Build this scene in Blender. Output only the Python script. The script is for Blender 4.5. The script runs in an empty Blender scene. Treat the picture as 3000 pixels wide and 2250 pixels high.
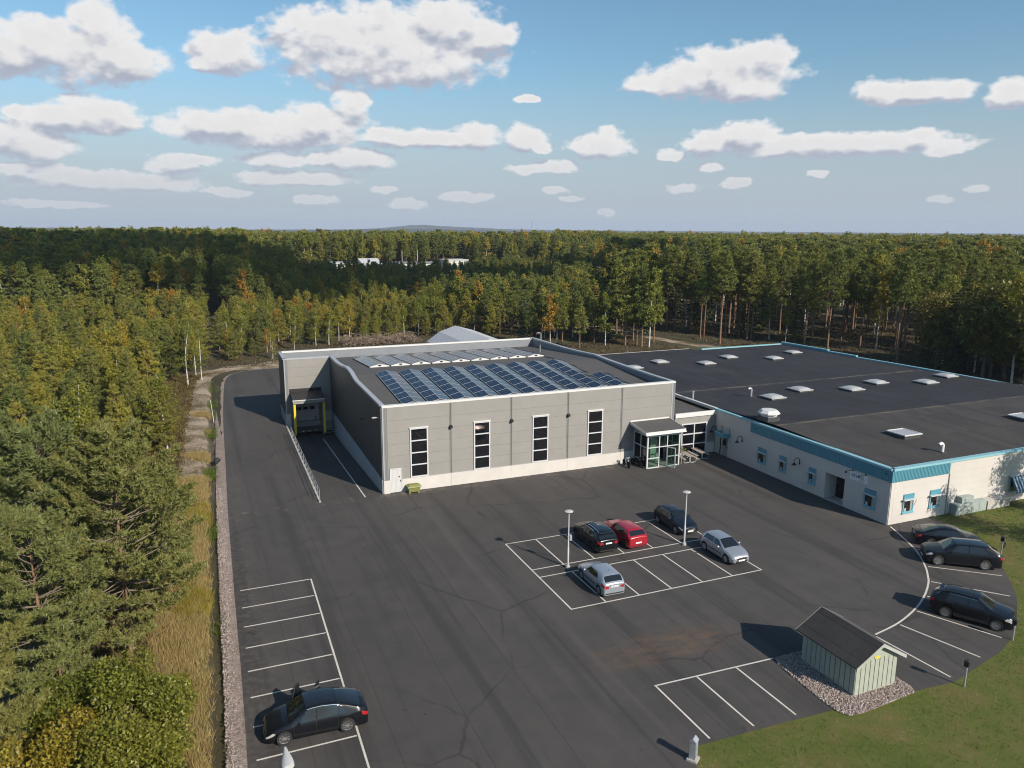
import bpy, math, random
import numpy as np
from mathutils import Vector, Matrix

sc = bpy.context.scene
COL = sc.collection
R = math.radians
rnd = random.Random(7)

# ------------------------------------------------------------------ camera
cam_d = bpy.data.cameras.new('camera')
cam_o = bpy.data.objects.new('camera', cam_d)
COL.objects.link(cam_o)
cam_d.sensor_width = 36.0
cam_d.lens = 26.9703
cam_d.clip_start = 0.5
cam_d.clip_end = 40000
CAM = Vector((-14.9194, -64.8407, 23.6250))
_r = Vector((0.921773, -0.387695, 0.005140))
_u = Vector((0.073467, 0.187659, 0.979483))
_f = Vector((0.380705, 0.902483, -0.201462))
cam_o.matrix_world = Matrix(((_r.x, _u.x, -_f.x, CAM.x), (_r.y, _u.y, -_f.y, CAM.y), (_r.z, _u.z, -_f.z, CAM.z), (0, 0, 0, 1)))
sc.camera = cam_o

# ------------------------------------------------------------------ sun, sky, exposure
SUN_DIR = Vector((0.3222, -0.7945, 0.5148)).normalized()   # towards the sun
SUN_EL = math.asin(SUN_DIR.z)
SUN_AZ = math.atan2(SUN_DIR.x, SUN_DIR.y)
sun_d = bpy.data.lights.new('sun', 'SUN')
sun_d.energy = 4.7
sun_d.angle = R(0.55)
sun_d.color = (1.0, 0.90, 0.775)
sun_o = bpy.data.objects.new('sun', sun_d)
COL.objects.link(sun_o)
sun_o.location = (60, -150, 100)
sun_o.rotation_euler = SUN_DIR.to_track_quat('Z', 'Y').to_euler()

sc.view_settings.view_transform = 'Standard'
sc.view_settings.look = 'None'
sc.view_settings.exposure = 0.28
sc.view_settings.gamma = 1.0
sc.view_settings.use_curve_mapping = False
sc.cycles.max_bounces = 6
sc.cycles.diffuse_bounces = 3
sc.cycles.glossy_bounces = 3
sc.cycles.transmission_bounces = 5
sc.cycles.transparent_max_bounces = 8
sc.cycles.volume_bounces = 0
sc.cycles.caustics_reflective = False
sc.cycles.caustics_refractive = False
sc.cycles.sample_clamp_indirect = 6.0
sc.cycles.use_denoising = True
sc.cycles.denoising_prefilter = 'ACCURATE'
sc.cycles.filter_width = 1.1
sc.cycles.use_adaptive_sampling = True
sc.cycles.adaptive_threshold = 0.02

# cumulus blobs: azimuth from +Y (deg), elevation (deg), half widths (deg)
CLOUDS = [(-3.9,11.79,1.8,1.54),(-6.6,10.73,2.8,1.53),(-2.9,10.05,2.6,1.33),(-8.8,9.98,1.9,1.51),(3.6,11.3,1.6,1.15),(2.4,10.3,1.3,0.7),
 (13.6,12.22,5.4,2.65),(9.9,12.34,3.4,1.94),(18.0,13.22,4.2,1.82),(21.3,12.7,1.9,1.14),(15.4,10.75,4.2,1.6),(11.6,10.71,3.2,1.15),
 (5.3,6.47,4.3,1.33),(2.7,6.51,3.3,1.16),(9.3,6.77,3.5,1.5),(11.6,8.2,1.4,1.19),(-4.7,6.8,2.9,1.15),(-6.8,6.52,2.0,0.81),(-3.2,6.48,1.6,0.78),
 (-8.8,6.51,0.7,0.53),(-8.9,5.04,2.2,1.21),(-7.7,4.29,1.5,0.55),(-5.9,2.84,4.0,0.71),(-8.6,3.29,2.5,0.49),(-1.6,2.67,2.8,0.65),(-0.4,3.74,1.7,0.53),
 (11.4,4.52,2.9,0.87),(6.1,4.39,2.5,0.55),(5.7,3.16,2.2,0.68),(9.2,4.47,0.9,0.62),(15.3,6.01,2.9,0.77),(20.3,6.23,2.0,0.93),(13.4,6.12,1.6,0.56),
 (23.6,6.1,1.7,1.09),(24.9,5.47,1.0,0.47),(29.2,5.62,2.3,0.94),(29.5,6.25,1.0,0.77),(37.5,10.4,3.6,1.7),(39.9,10.86,1.9,1.4),(33.9,9.66,3.4,0.82),
 (38.2,9.22,3.0,1.01),(39.0,5.94,2.4,1.2),(36.6,5.69,1.9,0.91),(41.8,5.42,3.5,0.83),(45.5,5.3,3.3,0.73),(48.8,5.33,2.1,0.79),(51.2,4.95,1.5,0.61),
 (49.8,5.71,1.0,0.62),(47.2,8.63,1.6,0.83),(49.6,8.34,2.0,0.68),(51.4,8.35,1.5,0.8),(54.3,7.99,1.4,0.91),(25.6,4.2,2.0,0.57),(23.9,3.98,1.3,0.45),
 (38.6,2.97,1.0,0.44),(34.8,2.65,1.3,0.35),(37.0,4.14,0.9,0.31),(34.2,4.95,1.0,0.43),(15.2,1.55,1.5,0.45),(8.8,1.8,1.6,0.38),(24.0,8.73,1.0,0.27),
 (53.2,2.43,0.6,0.25),(51.4,1.84,0.8,0.23),(29.7,0.98,0.7,0.26),(25.9,2.6,1.0,0.32),(27.0,1.95,0.8,0.23),(43.8,3.57,0.5,0.24),(13.6,2.5,1.0,0.32),
 (-5.1,10.23,4.7,1.87),(3.5,11.05,2.5,1.43),(13.9,11.66,8.0,2.68),(5.6,6.19,6.7,1.25),(36.8,10.0,5.5,1.49),(-5.3,6.49,3.6,0.99),(44.7,5.42,7.5,0.82),(48.8,8.39,2.8,0.82),(-8.4,4.8,2.7,1.08),(-4.0,2.69,5.3,0.69),(7.9,3.2,3.8,0.56),(17.6,6.05,4.3,0.68),(0.5,4.21,2.3,0.41),(19.6,2.07,2.0,0.39),(3.3,2.18,2.1,0.31),(-7.3,1.24,3.1,0.28)]


class NT:
    """tiny node-tree writer"""
    def __init__(s, tree):
        s.t = tree
        s.n = tree.nodes
    def node(s, typ, **kw):
        nd = s.n.new(typ)
        for k, v in kw.items():
            setattr(nd, k, v)
        return nd
    def put(s, sock, val):
        if val is None:
            return
        if hasattr(val, 'is_output'):
            s.t.links.new(val, sock)
        else:
            sock.default_value = val
    def math(s, op, a, b=None, c=None, clamp=False):
        nd = s.node('ShaderNodeMath', operation=op, use_clamp=clamp)
        s.put(nd.inputs[0], a); s.put(nd.inputs[1], b); s.put(nd.inputs[2], c)
        return nd.outputs[0]
    def vec(s, op, a, b=None, out=0):
        nd = s.node('ShaderNodeVectorMath', operation=op)
        s.put(nd.inputs[0], a); s.put(nd.inputs[1], b)
        return nd.outputs[out]
    def mix(s, f, a, b, blend='MIX'):
        nd = s.node('ShaderNodeMix', data_type='RGBA', blend_type=blend)
        s.put(nd.inputs[0], f); s.put(nd.inputs[6], a); s.put(nd.inputs[7], b)
        return nd.outputs[2]
    def noise(s, vec, scale, detail=4, rough=0.55, dist=0.0):
        nd = s.node('ShaderNodeTexNoise')
        s.put(nd.inputs['Vector'], vec)
        nd.inputs['Scale'].default_value = scale
        nd.inputs['Detail'].default_value = detail
        nd.inputs['Roughness'].default_value = rough
        nd.inputs['Distortion'].default_value = dist
        return nd.outputs[0]
    def rng(s, v, a, b, c=0.0, d=1.0, smooth=False):
        nd = s.node('ShaderNodeMapRange', interpolation_type='SMOOTHSTEP' if smooth else 'LINEAR')
        s.put(nd.inputs[0], v)
        for i, q in enumerate((a, b, c, d)):
            nd.inputs[i + 1].default_value = q
        return nd.outputs[0]
    def ramp(s, f, stops):
        nd = s.node('ShaderNodeValToRGB')
        s.put(nd.inputs[0], f)
        e = nd.color_ramp.elements
        while len(e) < len(stops):
            e.new(0.5)
        for el, (p, c) in zip(e, stops):
            el.position = p
            el.color = (c[0], c[1], c[2], 1)
        return nd.outputs[0]
    def xyz(s, v):
        nd = s.node('ShaderNodeSeparateXYZ')
        s.put(nd.inputs[0], v)
        return nd.outputs
    def comb(s, x, y, z):
        nd = s.node('ShaderNodeCombineXYZ')
        s.put(nd.inputs[0], x); s.put(nd.inputs[1], y); s.put(nd.inputs[2], z)
        return nd.outputs[0]


def cloud_group():
    g = bpy.data.node_groups.new('cloud_field', 'ShaderNodeTree')
    g.interface.new_socket('Dir', in_out='INPUT', socket_type='NodeSocketVector')
    g.interface.new_socket('Density', in_out='OUTPUT', socket_type='NodeSocketFloat')
    g.interface.new_socket('Body', in_out='OUTPUT', socket_type='NodeSocketFloat')
    k = NT(g)
    gi = k.node('NodeGroupInput'); go = k.node('NodeGroupOutput')
    d = gi.outputs[0]
    x, y, z = k.xyz(d)[:3]
    az = k.math('MULTIPLY', k.math('ARCTAN2', x, y), 57.29578)
    el = k.math('MULTIPLY', k.math('ARCSINE', z), 57.29578)
    # warp makes the cauliflower edge
    p0 = k.comb(az, k.math('MULTIPLY', el, 1.5), 0.0)
    w1 = k.noise(p0, 0.55, 2, 0.5)
    w2 = k.noise(k.vec('ADD', p0, (31.7, 11.3, 0)), 0.55, 2, 0.5)
    azw = k.math('ADD', az, k.math('MULTIPLY', k.math('SUBTRACT', w1, 0.5), 1.5))
    elw = k.math('ADD', el, k.math('MULTIPLY', k.math('SUBTRACT', w2, 0.5), 0.7))
    p = k.comb(azw, elw, 0.0)
    cur = None
    for a, e, ra, re in CLOUDS:
        q = k.vec('MULTIPLY', k.vec('SUBTRACT', p, (a, e, 0)), (1 / (ra * 1.2), 1 / (re * 1.16), 0))
        l = k.math('SUBTRACT', 1.0, k.vec('DOT_PRODUCT', q, q, out=1))
        cur = l if cur is None else k.math('SMOOTH_MAX', cur, l, 0.30)
    # the rest of the sky outside the frame carries the same kind of field
    pl = k.vec('MULTIPLY', k.vec('DIVIDE', d, k.comb(k.math('ADD', z, 0.12), k.math('ADD', z, 0.12), 1.0)), (1, 1, 0))
    gen = k.rng(k.noise(pl, 1.15, 5, 0.55), 0.54, 0.72, -0.8, 0.6)
    side = k.rng(k.math('ABSOLUTE', k.math('SUBTRACT', az, 22.7)), 36, 46, 0, 1)
    high = k.rng(el, 16.5, 22, 0, 1)
    outw = k.math('MAXIMUM', side, high)
    cur = k.math('MAXIMUM', cur, k.math('SUBTRACT', k.math('MULTIPLY', k.math('ADD', gen, 1.0), outw), 1.0))
    n1 = k.noise(p0, 0.7, 6, 0.5)
    n3 = k.noise(p0, 0.55, 3, 0.5)
    n4 = k.noise(p0, 1.9, 5, 0.55)
    lowk = k.rng(el, 2.0, 9.0, 0.85, 0.15)
    n1 = k.math('ADD', k.math('MULTIPLY', n1, k.math('SUBTRACT', 1.0, lowk)), k.math('MULTIPLY', n4, lowk))
    n2 = k.node('ShaderNodeTexVoronoi', feature='SMOOTH_F1')
    k.put(n2.inputs['Vector'], p0)
    n2.inputs['Scale'].default_value = 0.62
    n2.inputs['Detail'].default_value = 2
    n2.inputs['Smoothness'].default_value = 0.6
    puff = k.math('SUBTRACT', 0.45, n2.outputs[0])
    den = k.math('ADD', cur, k.math('MULTIPLY', k.math('SUBTRACT', n1, 0.5), 1.7))
    den = k.math('ADD', den, k.math('ADD', k.math('MULTIPLY', puff, 0.42), 0.06))
    soft = k.math('ADD', cur, k.math('ADD', k.math('MULTIPLY', k.math('SUBTRACT', n3, 0.5), 0.75), k.math('MULTIPLY', puff, 0.35)))
    k.put(go.inputs[0], den)
    k.put(go.inputs[1], soft)
    return g


def build_world():
    w = bpy.data.worlds.new('World')
    sc.world = w
    w.use_nodes = True
    t = w.node_tree
    t.nodes.clear()
    k = NT(t)
    out = k.node('ShaderNodeOutputWorld')
    bg = k.node('ShaderNodeBackground')
    bg.inputs[1].default_value = 0.076
    sky = k.node('ShaderNodeTexSky', sky_type='NISHITA')
    sky.sun_disc = False
    sky.sun_elevation = SUN_EL
    sky.sun_rotation = SUN_AZ
    sky.altitude = 100
    sky.air_density = 1.0
    sky.dust_density = 0.6
    sky.ozone_density = 2.2
    geo = k.node('ShaderNodeNewGeometry')
    d = k.vec('SCALE', geo.outputs['Incoming'])
    d.node.inputs[3].default_value = -1.0
    g = cloud_group()
    g1 = k.node('ShaderNodeGroup'); g1.node_tree = g
    k.put(g1.inputs[0], d)
    g2 = k.node('ShaderNodeGroup'); g2.node_tree = g
    up = k.vec('NORMALIZE', k.vec('ADD', d, (0.004, -0.003, 0.013)))
    k.put(g2.inputs[0], up)
    D1, D2 = g1.outputs[0], g2.outputs[0]
    el = k.xyz(d)[2]
    mask = k.rng(D1, -0.06, 0.50, 0, 1, True)
    lit = k.rng(k.math('SUBTRACT', g1.outputs[1], g2.outputs[1]), -0.40, 0.16, 0, 1, True)
    body = k.rng(D1, 0.1, 0.9, 1.0, 0.9)
    cc = k.mix(lit, (4.9, 5.35, 6.5, 1), (9.6, 9.55, 9.6, 1))
    cc = k.mix(1.0, cc, k.comb(body, body, body), 'MULTIPLY')
    tint = k.mix(k.rng(el, 0.0, 0.22, 0, 1, True), (1.05, 1.05, 1.05, 1), (1.10, 1.32, 1.30, 1))
    skyc = k.mix(1.0, sky.outputs[0], tint, 'MULTIPLY')
    low = k.rng(el, 0.0, 0.20, 0.95, 0.0, True)
    skyc = k.mix(low, skyc, (4.75, 5.6, 6.6, 1))
    cc = k.mix(k.rng(el, 0.01, 0.12, 0.5, 0.0, True), cc, (5.6, 6.0, 6.7, 1))
    mask = k.math('MULTIPLY', mask, k.rng(el, 0.0, 0.1, 0.6, 1.0, True))
    up_only = k.rng(el, -0.004, 0.012)
    mask = k.math('MULTIPLY', mask, up_only)
    fin = k.mix(mask, skyc, cc)
    k.put(bg.inputs[0], fin)
    t.links.new(bg.outputs[0], out.inputs[0])
    w.cycles.sampling_method = 'MANUAL'
    w.cycles.sample_map_resolution = 512


build_world()

# ------------------------------------------------------------------ materials
MATS = {}


def M(name, col, rough=0.6, metal=0.0, var=0.0, scale=3.0, bump=0.0, bscale=20.0, coat=0.0, spec=0.5, stretch=None, col2=None, rough_var=0.0):
    """principled material with world-space noise variation and bump"""
    if name in MATS:
        return MATS[name]
    m = bpy.data.materials.new(name)
    m.use_nodes = True
    k = NT(m.node_tree)
    b = m.node_tree.nodes['Principled BSDF']
    b.inputs['Roughness'].default_value = rough
    b.inputs['Metallic'].default_value = metal
    b.inputs['Coat Weight'].default_value = coat
    b.inputs['Coat Roughness'].default_value = 0.04
    b.inputs['Specular IOR Level'].default_value = spec
    c = (*col, 1)
    if var or bump or rough_var:
        pos = k.node('ShaderNodeNewGeometry').outputs['Position']
        if stretch:
            pos = k.vec('MULTIPLY', pos, stretch)
        if var:
            n = k.noise(pos, scale, 5, 0.6)
            if col2 is None:
                lo = tuple(q * (1 - var) for q in col) + (1,)
                hi = tuple(min(1, q * (1 + var)) for q in col) + (1,)
            else:
                lo, hi = c, (*col2, 1)
            k.put(b.inputs['Base Color'], k.mix(k.rng(n, 0.3, 0.7), lo, hi))
        else:
            b.inputs['Base Color'].default_value = c
        if rough_var:
            k.put(b.inputs['Roughness'], k.rng(k.noise(pos, scale * 0.7, 4), 0.3, 0.7, rough - rough_var, rough + rough_var))
        if bump:
            bn = k.node('ShaderNodeBump')
            bn.inputs['Strength'].default_value = bump
            bn.inputs['Distance'].default_value = 0.02
            k.put(bn.inputs['Height'], k.noise(pos, bscale, 4, 0.6))
            k.put(b.inputs['Normal'], bn.outputs[0])
    else:
        b.inputs['Base Color'].default_value = c
    MATS[name] = m
    return m


def leaf_mat(name, stops, trans=0.35, island=0.35, gain=1.0):
    """foliage: colour picked per tree, varied per leaf, partly translucent"""
    m = bpy.data.materials.new(name)
    m.use_nodes = True
    t = m.node_tree
    t.nodes.clear()
    k = NT(t)
    out = k.node('ShaderNodeOutputMaterial')
    oi = k.node('ShaderNodeObjectInfo')
    geo = k.node('ShaderNodeNewGeometry')
    base = k.ramp(oi.outputs['Random'], [(p, tuple(q * gain for q in c)) for p, c in stops])
    hs = k.node('ShaderNodeHueSaturation')
    k.put(hs.inputs['Hue'], k.rng(geo.outputs['Random Per Island'], 0, 1, 0.5 - 0.014, 0.5 + 0.022))
    k.put(hs.inputs['Value'], k.rng(k.math('FRACT', k.math('MULTIPLY', geo.outputs['Random Per Island'], 7.31)), 0, 1, 1 - island, 1 + island))
    k.put(hs.inputs['Color'], base)
    nz = k.noise(geo.outputs['Position'], 0.45, 2)
    colr = k.mix(k.rng(nz, 0.35, 0.7, 0.0, 0.18), hs.outputs[0], (0.16, 0.15, 0.035, 1))
    df = k.node('ShaderNodeBsdfDiffuse'); tr = k.node('ShaderNodeBsdfTranslucent')
    k.put(df.inputs[0], colr)
    k.put(tr.inputs[0], k.mix(0.4, colr, (0.26, 0.27, 0.05, 1)))
    mx = k.node('ShaderNodeMixShader')
    mx.inputs[0].default_value = trans
    t.links.new(df.outputs[0], mx.inputs[1]); t.links.new(tr.outputs[0], mx.inputs[2])
    gl = k.node('ShaderNodeBsdfGlossy'); gl.inputs['Roughness'].default_value = 0.45
    gl.inputs[0].default_value = (0.5, 0.5, 0.45, 1)
    mx2 = k.node('ShaderNodeMixShader'); mx2.inputs[0].default_value = 0.04
    t.links.new(mx.outputs[0], mx2.inputs[1]); t.links.new(gl.outputs[0], mx2.inputs[2])
    t.links.new(mx2.outputs[0], out.inputs[0])
    MATS[name] = m
    return m


def glass_mat(name, tint, trans=0.6, rough=0.02):
    m = bpy.data.materials.new(name)
    m.use_nodes = True
    t = m.node_tree
    t.nodes.clear()
    k = NT(t)
    out = k.node('ShaderNodeOutputMaterial')
    fr = k.node('ShaderNodeFresnel'); fr.inputs[0].default_value = 1.5
    tp = k.node('ShaderNodeBsdfTransparent'); tp.inputs[0].default_value = (*tint, 1)
    df = k.node('ShaderNodeBsdfDiffuse'); df.inputs[0].default_value = (0.03, 0.05, 0.045, 1)
    a = k.node('ShaderNodeMixShader'); a.inputs[0].default_value = 1 - trans
    t.links.new(tp.outputs[0], a.inputs[1]); t.links.new(df.outputs[0], a.inputs[2])
    gl = k.node('ShaderNodeBsdfGlossy'); gl.inputs['Roughness'].default_value = rough
    b = k.node('ShaderNodeMixShader')
    t.links.new(fr.outputs[0], b.inputs[0]); t.links.new(a.outputs[0], b.inputs[1]); t.links.new(gl.outputs[0], b.inputs[2])
    t.links.new(b.outputs[0], out.inputs[0])
    MATS[name] = m
    return m


def ground_mats():
    # ---- asphalt
    m = bpy.data.materials.new('asphalt'); m.use_nodes = True
    k = NT(m.node_tree); b = m.node_tree.nodes['Principled BSDF']
    pos = k.node('ShaderNodeNewGeometry').outputs['Position']
    big = k.noise(pos, 0.09, 4, 0.6)
    mid = k.noise(pos, 0.7, 5, 0.6)
    fine = k.noise(pos, 14, 3, 0.7)
    along = k.noise(k.vec('MULTIPLY', pos, (1.1, 0.035, 1)), 0.55, 4, 0.6)      # wheel tracks run along the drive
    base = k.ramp(k.math('ADD', k.math('MULTIPLY', big, 0.5), k.math('MULTIPLY', mid, 0.5)), [(0.33, (0.044, 0.041, 0.039)), (0.68, (0.076, 0.070, 0.065))])
    base = k.mix(k.rng(along, 0.38, 0.48, 0.62, 0.0), base, (0.028, 0.0265, 0.027, 1))
    base = k.mix(k.rng(along, 0.58, 0.72, 0.0, 0.4), base, (0.105, 0.095, 0.087, 1))
    base = k.mix(k.rng(fine, 0.3, 0.75, 0.0, 0.30), base, (0.125, 0.116, 0.109, 1))
    # paving lanes: straight joints every 3.6 m along the drive
    x, y, z = k.xyz(pos)[:3]
    wob = k.math('ADD', x, k.math('MULTIPLY', k.noise(k.vec('MULTIPLY', pos, (0.3, 0.3, 0)), 1.0, 2), 0.25))
    lane = k.math('PINGPONG', wob, 1.85)
    base = k.mix(k.rng(lane, 0.0, 0.055, 0.45, 0.0), base, (0.026, 0.025, 0.025, 1))
    # pale scuffs
    sc1 = k.noise(k.vec('MULTIPLY', pos, (2.2, 0.7, 1)), 1.6, 6, 0.75, 1.2)
    base = k.mix(k.rng(sc1, 0.66, 0.76, 0.0, 0.5), base, (0.20, 0.18, 0.16, 1))
    sc2 = k.noise(k.vec('MULTIPLY', pos, (0.5, 2.4, 1)), 1.1, 6, 0.75, 1.0)
    base = k.mix(k.rng(sc2, 0.68, 0.78, 0.0, 0.4), base, (0.18, 0.165, 0.15, 1))
    # hairline cracks, some of them sealed
    vc = k.node('ShaderNodeTexVoronoi', feature='DISTANCE_TO_EDGE')
    k.put(vc.inputs['Vector'], k.vec('ADD', pos, k.vec('SCALE', k.comb(k.noise(pos, 0.5, 4), k.noise(k.vec('ADD', pos, (9, 3, 0)), 0.5, 4), 0))))
    vc.inputs['Scale'].default_value = 0.085
    crack = k.math('MULTIPLY', k.rng(vc.outputs['Distance'], 0.0, 0.010, 1, 0), k.rng(k.noise(pos, 0.16, 3), 0.46, 0.56))
    base = k.mix(k.math('MULTIPLY', crack, 0.6), base, (0.024, 0.023, 0.023, 1))
    # dark oil drips
    oil = k.noise(pos, 1.3, 3, 0.5)
    base = k.mix(k.rng(oil, 0.69, 0.76, 0.0, 0.55), base, (0.022, 0.021, 0.021, 1))
    # rusty wash across the lower yard
    q = k.vec('MULTIPLY', k.vec('SUBTRACT', pos, (9.0, -31.2, 0)), (1 / 6.0, 1 / 2.0, 0))
    rust = k.math('MULTIPLY', k.rng(k.vec('LENGTH', q, out=1), 0.3, 1.1, 1, 0, True), k.rng(k.noise(k.vec('MULTIPLY', pos, (0.5, 1.3, 1)), 1.3, 6, 0.7), 0.42, 0.68))
    base = k.mix(k.math('MULTIPLY', rust, 0.6), base, (0.18, 0.10, 0.050, 1))
    # grit washed along the left edge and by the walls
    edge = k.math('MULTIPLY', k.rng(x, -13.6, -10.8, 1, 0, True), k.rng(k.noise(pos, 2.2, 5, 0.7), 0.45, 0.7))
    base = k.mix(k.math('MULTIPLY', edge, 0.45), base, (0.17, 0.14, 0.115, 1))
    wall = k.math('MULTIPLY', k.rng(k.math('ABSOLUTE', k.math('ADD', y, 0.5)), 0.0, 1.0, 1, 0, True), k.rng(k.noise(pos, 0.8, 5, 0.7), 0.52, 0.66))
    base = k.mix(k.math('MULTIPLY', wall, 0.6), base, (0.24, 0.19, 0.155, 1))
    k.put(b.inputs['Base Color'], base)
    k.put(b.inputs['Roughness'], k.rng(mid, 0.3, 0.7, 0.78, 0.92))
    b.inputs['Specular IOR Level'].default_value = 0.35
    bn = k.node('ShaderNodeBump'); bn.inputs['Strength'].default_value = 0.35; bn.inputs['Distance'].default_value = 0.01
    k.put(bn.inputs['Height'], k.noise(pos, 45, 3, 0.7)); k.put(b.inputs['Normal'], bn.outputs[0])
    MATS['asphalt'] = m
    # ---- forest floor / open ground
    m = bpy.data.materials.new('forest_floor'); m.use_nodes = True
    k = NT(m.node_tree); b = m.node_tree.nodes['Principled BSDF']
    pos = k.node('ShaderNodeNewGeometry').outputs['Position']
    n1 = k.noise(pos, 0.12, 5, 0.65); n2 = k.noise(pos, 1.1, 6, 0.7)
    c = k.ramp(k.math('ADD', k.math('MULTIPLY', n1, 0.55), k.math('MULTIPLY', n2, 0.45)),
               [(0.34, (0.030, 0.022, 0.014)), (0.47, (0.055, 0.042, 0.020)), (0.56, (0.060, 0.062, 0.022)), (0.68, (0.115, 0.082, 0.045))])
    far = k.rng(k.vec('LENGTH', pos, out=1), 500, 1500, 0, 1)
    c = k.mix(far, c, (0.035, 0.042, 0.020, 1))
    k.put(b.inputs['Base Color'], c)
    b.inputs['Roughness'].default_value = 0.95
    bn = k.node('ShaderNodeBump'); bn.inputs['Strength'].default_value = 0.9; bn.inputs['Distance'].default_value = 0.15
    k.put(bn.inputs['Height'], n2); k.put(b.inputs['Normal'], bn.outputs[0])
    MATS['forest_floor'] = m
    # ---- lawn
    m = bpy.data.materials.new('lawn'); m.use_nodes = True
    k = NT(m.node_tree); b = m.node_tree.nodes['Principled BSDF']
    pos = k.node('ShaderNodeNewGeometry').outputs['Position']
    n1 = k.noise(pos, 0.35, 5, 0.65); n2 = k.noise(pos, 2.6, 5, 0.7); n3 = k.noise(k.vec('MULTIPLY', pos, (1, 2.2, 1)), 16, 4, 0.7)
    f = k.math('ADD', k.math('MULTIPLY', n1, 0.5), k.math('ADD', k.math('MULTIPLY', n2, 0.3), k.math('MULTIPLY', n3, 0.2)))
    c = k.ramp(f, [(0.36, (0.060, 0.098, 0.010)), (0.48, (0.115, 0.140, 0.016)), (0.56, (0.15, 0.135, 0.034)), (0.66, (0.27, 0.20, 0.10))])
    k.put(b.inputs['Base Color'], c)
    b.inputs['Roughness'].default_value = 0.9
    bn = k.node('ShaderNodeBump'); bn.inputs['Strength'].default_value = 1.0; bn.inputs['Distance'].default_value = 0.08
    k.put(bn.inputs['Height'], n3); k.put(b.inputs['Normal'], bn.outputs[0])
    MATS['lawn'] = m
    # ---- sandy verge with soil and pale gravel
    m = bpy.data.materials.new('verge_soil'); m.use_nodes = True
    k = NT(m.node_tree); b = m.node_tree.nodes['Principled BSDF']
    pos = k.node('ShaderNodeNewGeometry').outputs['Position']
    n1 = k.noise(pos, 0.22, 5, 0.65); n2 = k.noise(pos, 3.0, 6, 0.7)
    f = k.math('ADD', k.math('MULTIPLY', n1, 0.6), k.math('MULTIPLY', n2, 0.4))
    c = k.ramp(f, [(0.36, (0.060, 0.045, 0.024)), (0.47, (0.15, 0.115, 0.06)), (0.52, (0.30, 0.235, 0.17)), (0.62, (0.42, 0.34, 0.265))])
    zz = k.xyz(pos)[2]
    yy = k.xyz(pos)[1]
    grown = k.ramp(f, [(0.36, (0.060, 0.050, 0.020)), (0.5, (0.13, 0.115, 0.035)), (0.62, (0.22, 0.175, 0.085))])
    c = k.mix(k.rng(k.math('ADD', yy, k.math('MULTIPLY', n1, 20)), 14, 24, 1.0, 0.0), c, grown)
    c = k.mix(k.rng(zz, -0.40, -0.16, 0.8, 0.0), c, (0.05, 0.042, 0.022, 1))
    k.put(b.inputs['Base Color'], c); b.inputs['Roughness'].default_value = 0.95
    bn = k.node('ShaderNodeBump'); bn.inputs['Strength'].default_value = 0.9; bn.inputs['Distance'].default_value = 0.1
    k.put(bn.inputs['Height'], n2); k.put(b.inputs['Normal'], bn.outputs[0])
    MATS['verge_soil'] = m
    # ---- crushed stone
    m = bpy.data.materials.new('crushed_stone'); m.use_nodes = True
    k = NT(m.node_tree); b = m.node_tree.nodes['Principled BSDF']
    pos = k.node('ShaderNodeNewGeometry').outputs['Position']
    v = k.node('ShaderNodeTexVoronoi'); k.put(v.inputs['Vector'], pos); v.inputs['Scale'].default_value = 14
    cc = k.ramp(k.xyz(v.outputs['Color'])[0], [(0.0, (0.20, 0.155, 0.13)), (0.5, (0.34, 0.265, 0.23)), (1.0, (0.42, 0.36, 0.32))])
    cc = k.mix(k.rng(k.noise(pos, 1.2, 5, 0.7), 0.4, 0.7, 0, 0.6), cc, (0.16, 0.12, 0.09, 1))
    k.put(b.inputs['Base Color'], cc); b.inputs['Roughness'].default_value = 0.9
    bn = k.node('ShaderNodeBump'); bn.inputs['Strength'].default_value = 1.0; bn.inputs['Distance'].default_value = 0.05
    k.put(bn.inputs['Height'], v.outputs['Distance']); k.put(b.inputs['Normal'], bn.outputs[0])
    MATS['crushed_stone'] = m
    # ---- loose stones, colour per stone
    m = bpy.data.materials.new('stones'); m.use_nodes = True
    k = NT(m.node_tree); b = m.node_tree.nodes['Principled BSDF']
    geo = k.node('ShaderNodeNewGeometry')
    k.put(b.inputs['Base Color'], k.ramp(geo.outputs['Random Per Island'], [(0, (0.15, 0.12, 0.105)), (0.4, (0.31, 0.245, 0.215)), (0.75, (0.39, 0.325, 0.29)), (1, (0.50, 0.45, 0.42))]))
    b.inputs['Roughness'].default_value = 0.85
    MATS['stones'] = m
    # ---- bituminous roof felt in strips
    for nm, c0, c1, strip in (('roof_felt_dark', (0.023, 0.025, 0.030), (0.035, 0.036, 0.040), 0.95), ('roof_felt_grey', (0.082, 0.080, 0.080), (0.105, 0.100, 0.096), 0.0),
                              ('roof_felt_brown', (0.044, 0.041, 0.040), (0.066, 0.061, 0.057), 0.95)):
        m = bpy.data.materials.new(nm); m.use_nodes = True
        k = NT(m.node_tree); b = m.node_tree.nodes['Principled BSDF']
        pos = k.node('ShaderNodeNewGeometry').outputs['Position']
        f = k.math('ADD', k.math('MULTIPLY', k.noise(pos, 0.2, 5, 0.6), 0.6), k.math('MULTIPLY', k.noise(pos, 3, 4, 0.7), 0.4))
        c = k.mix(k.rng(f, 0.35, 0.65), (*c0, 1), (*c1, 1))
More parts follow.
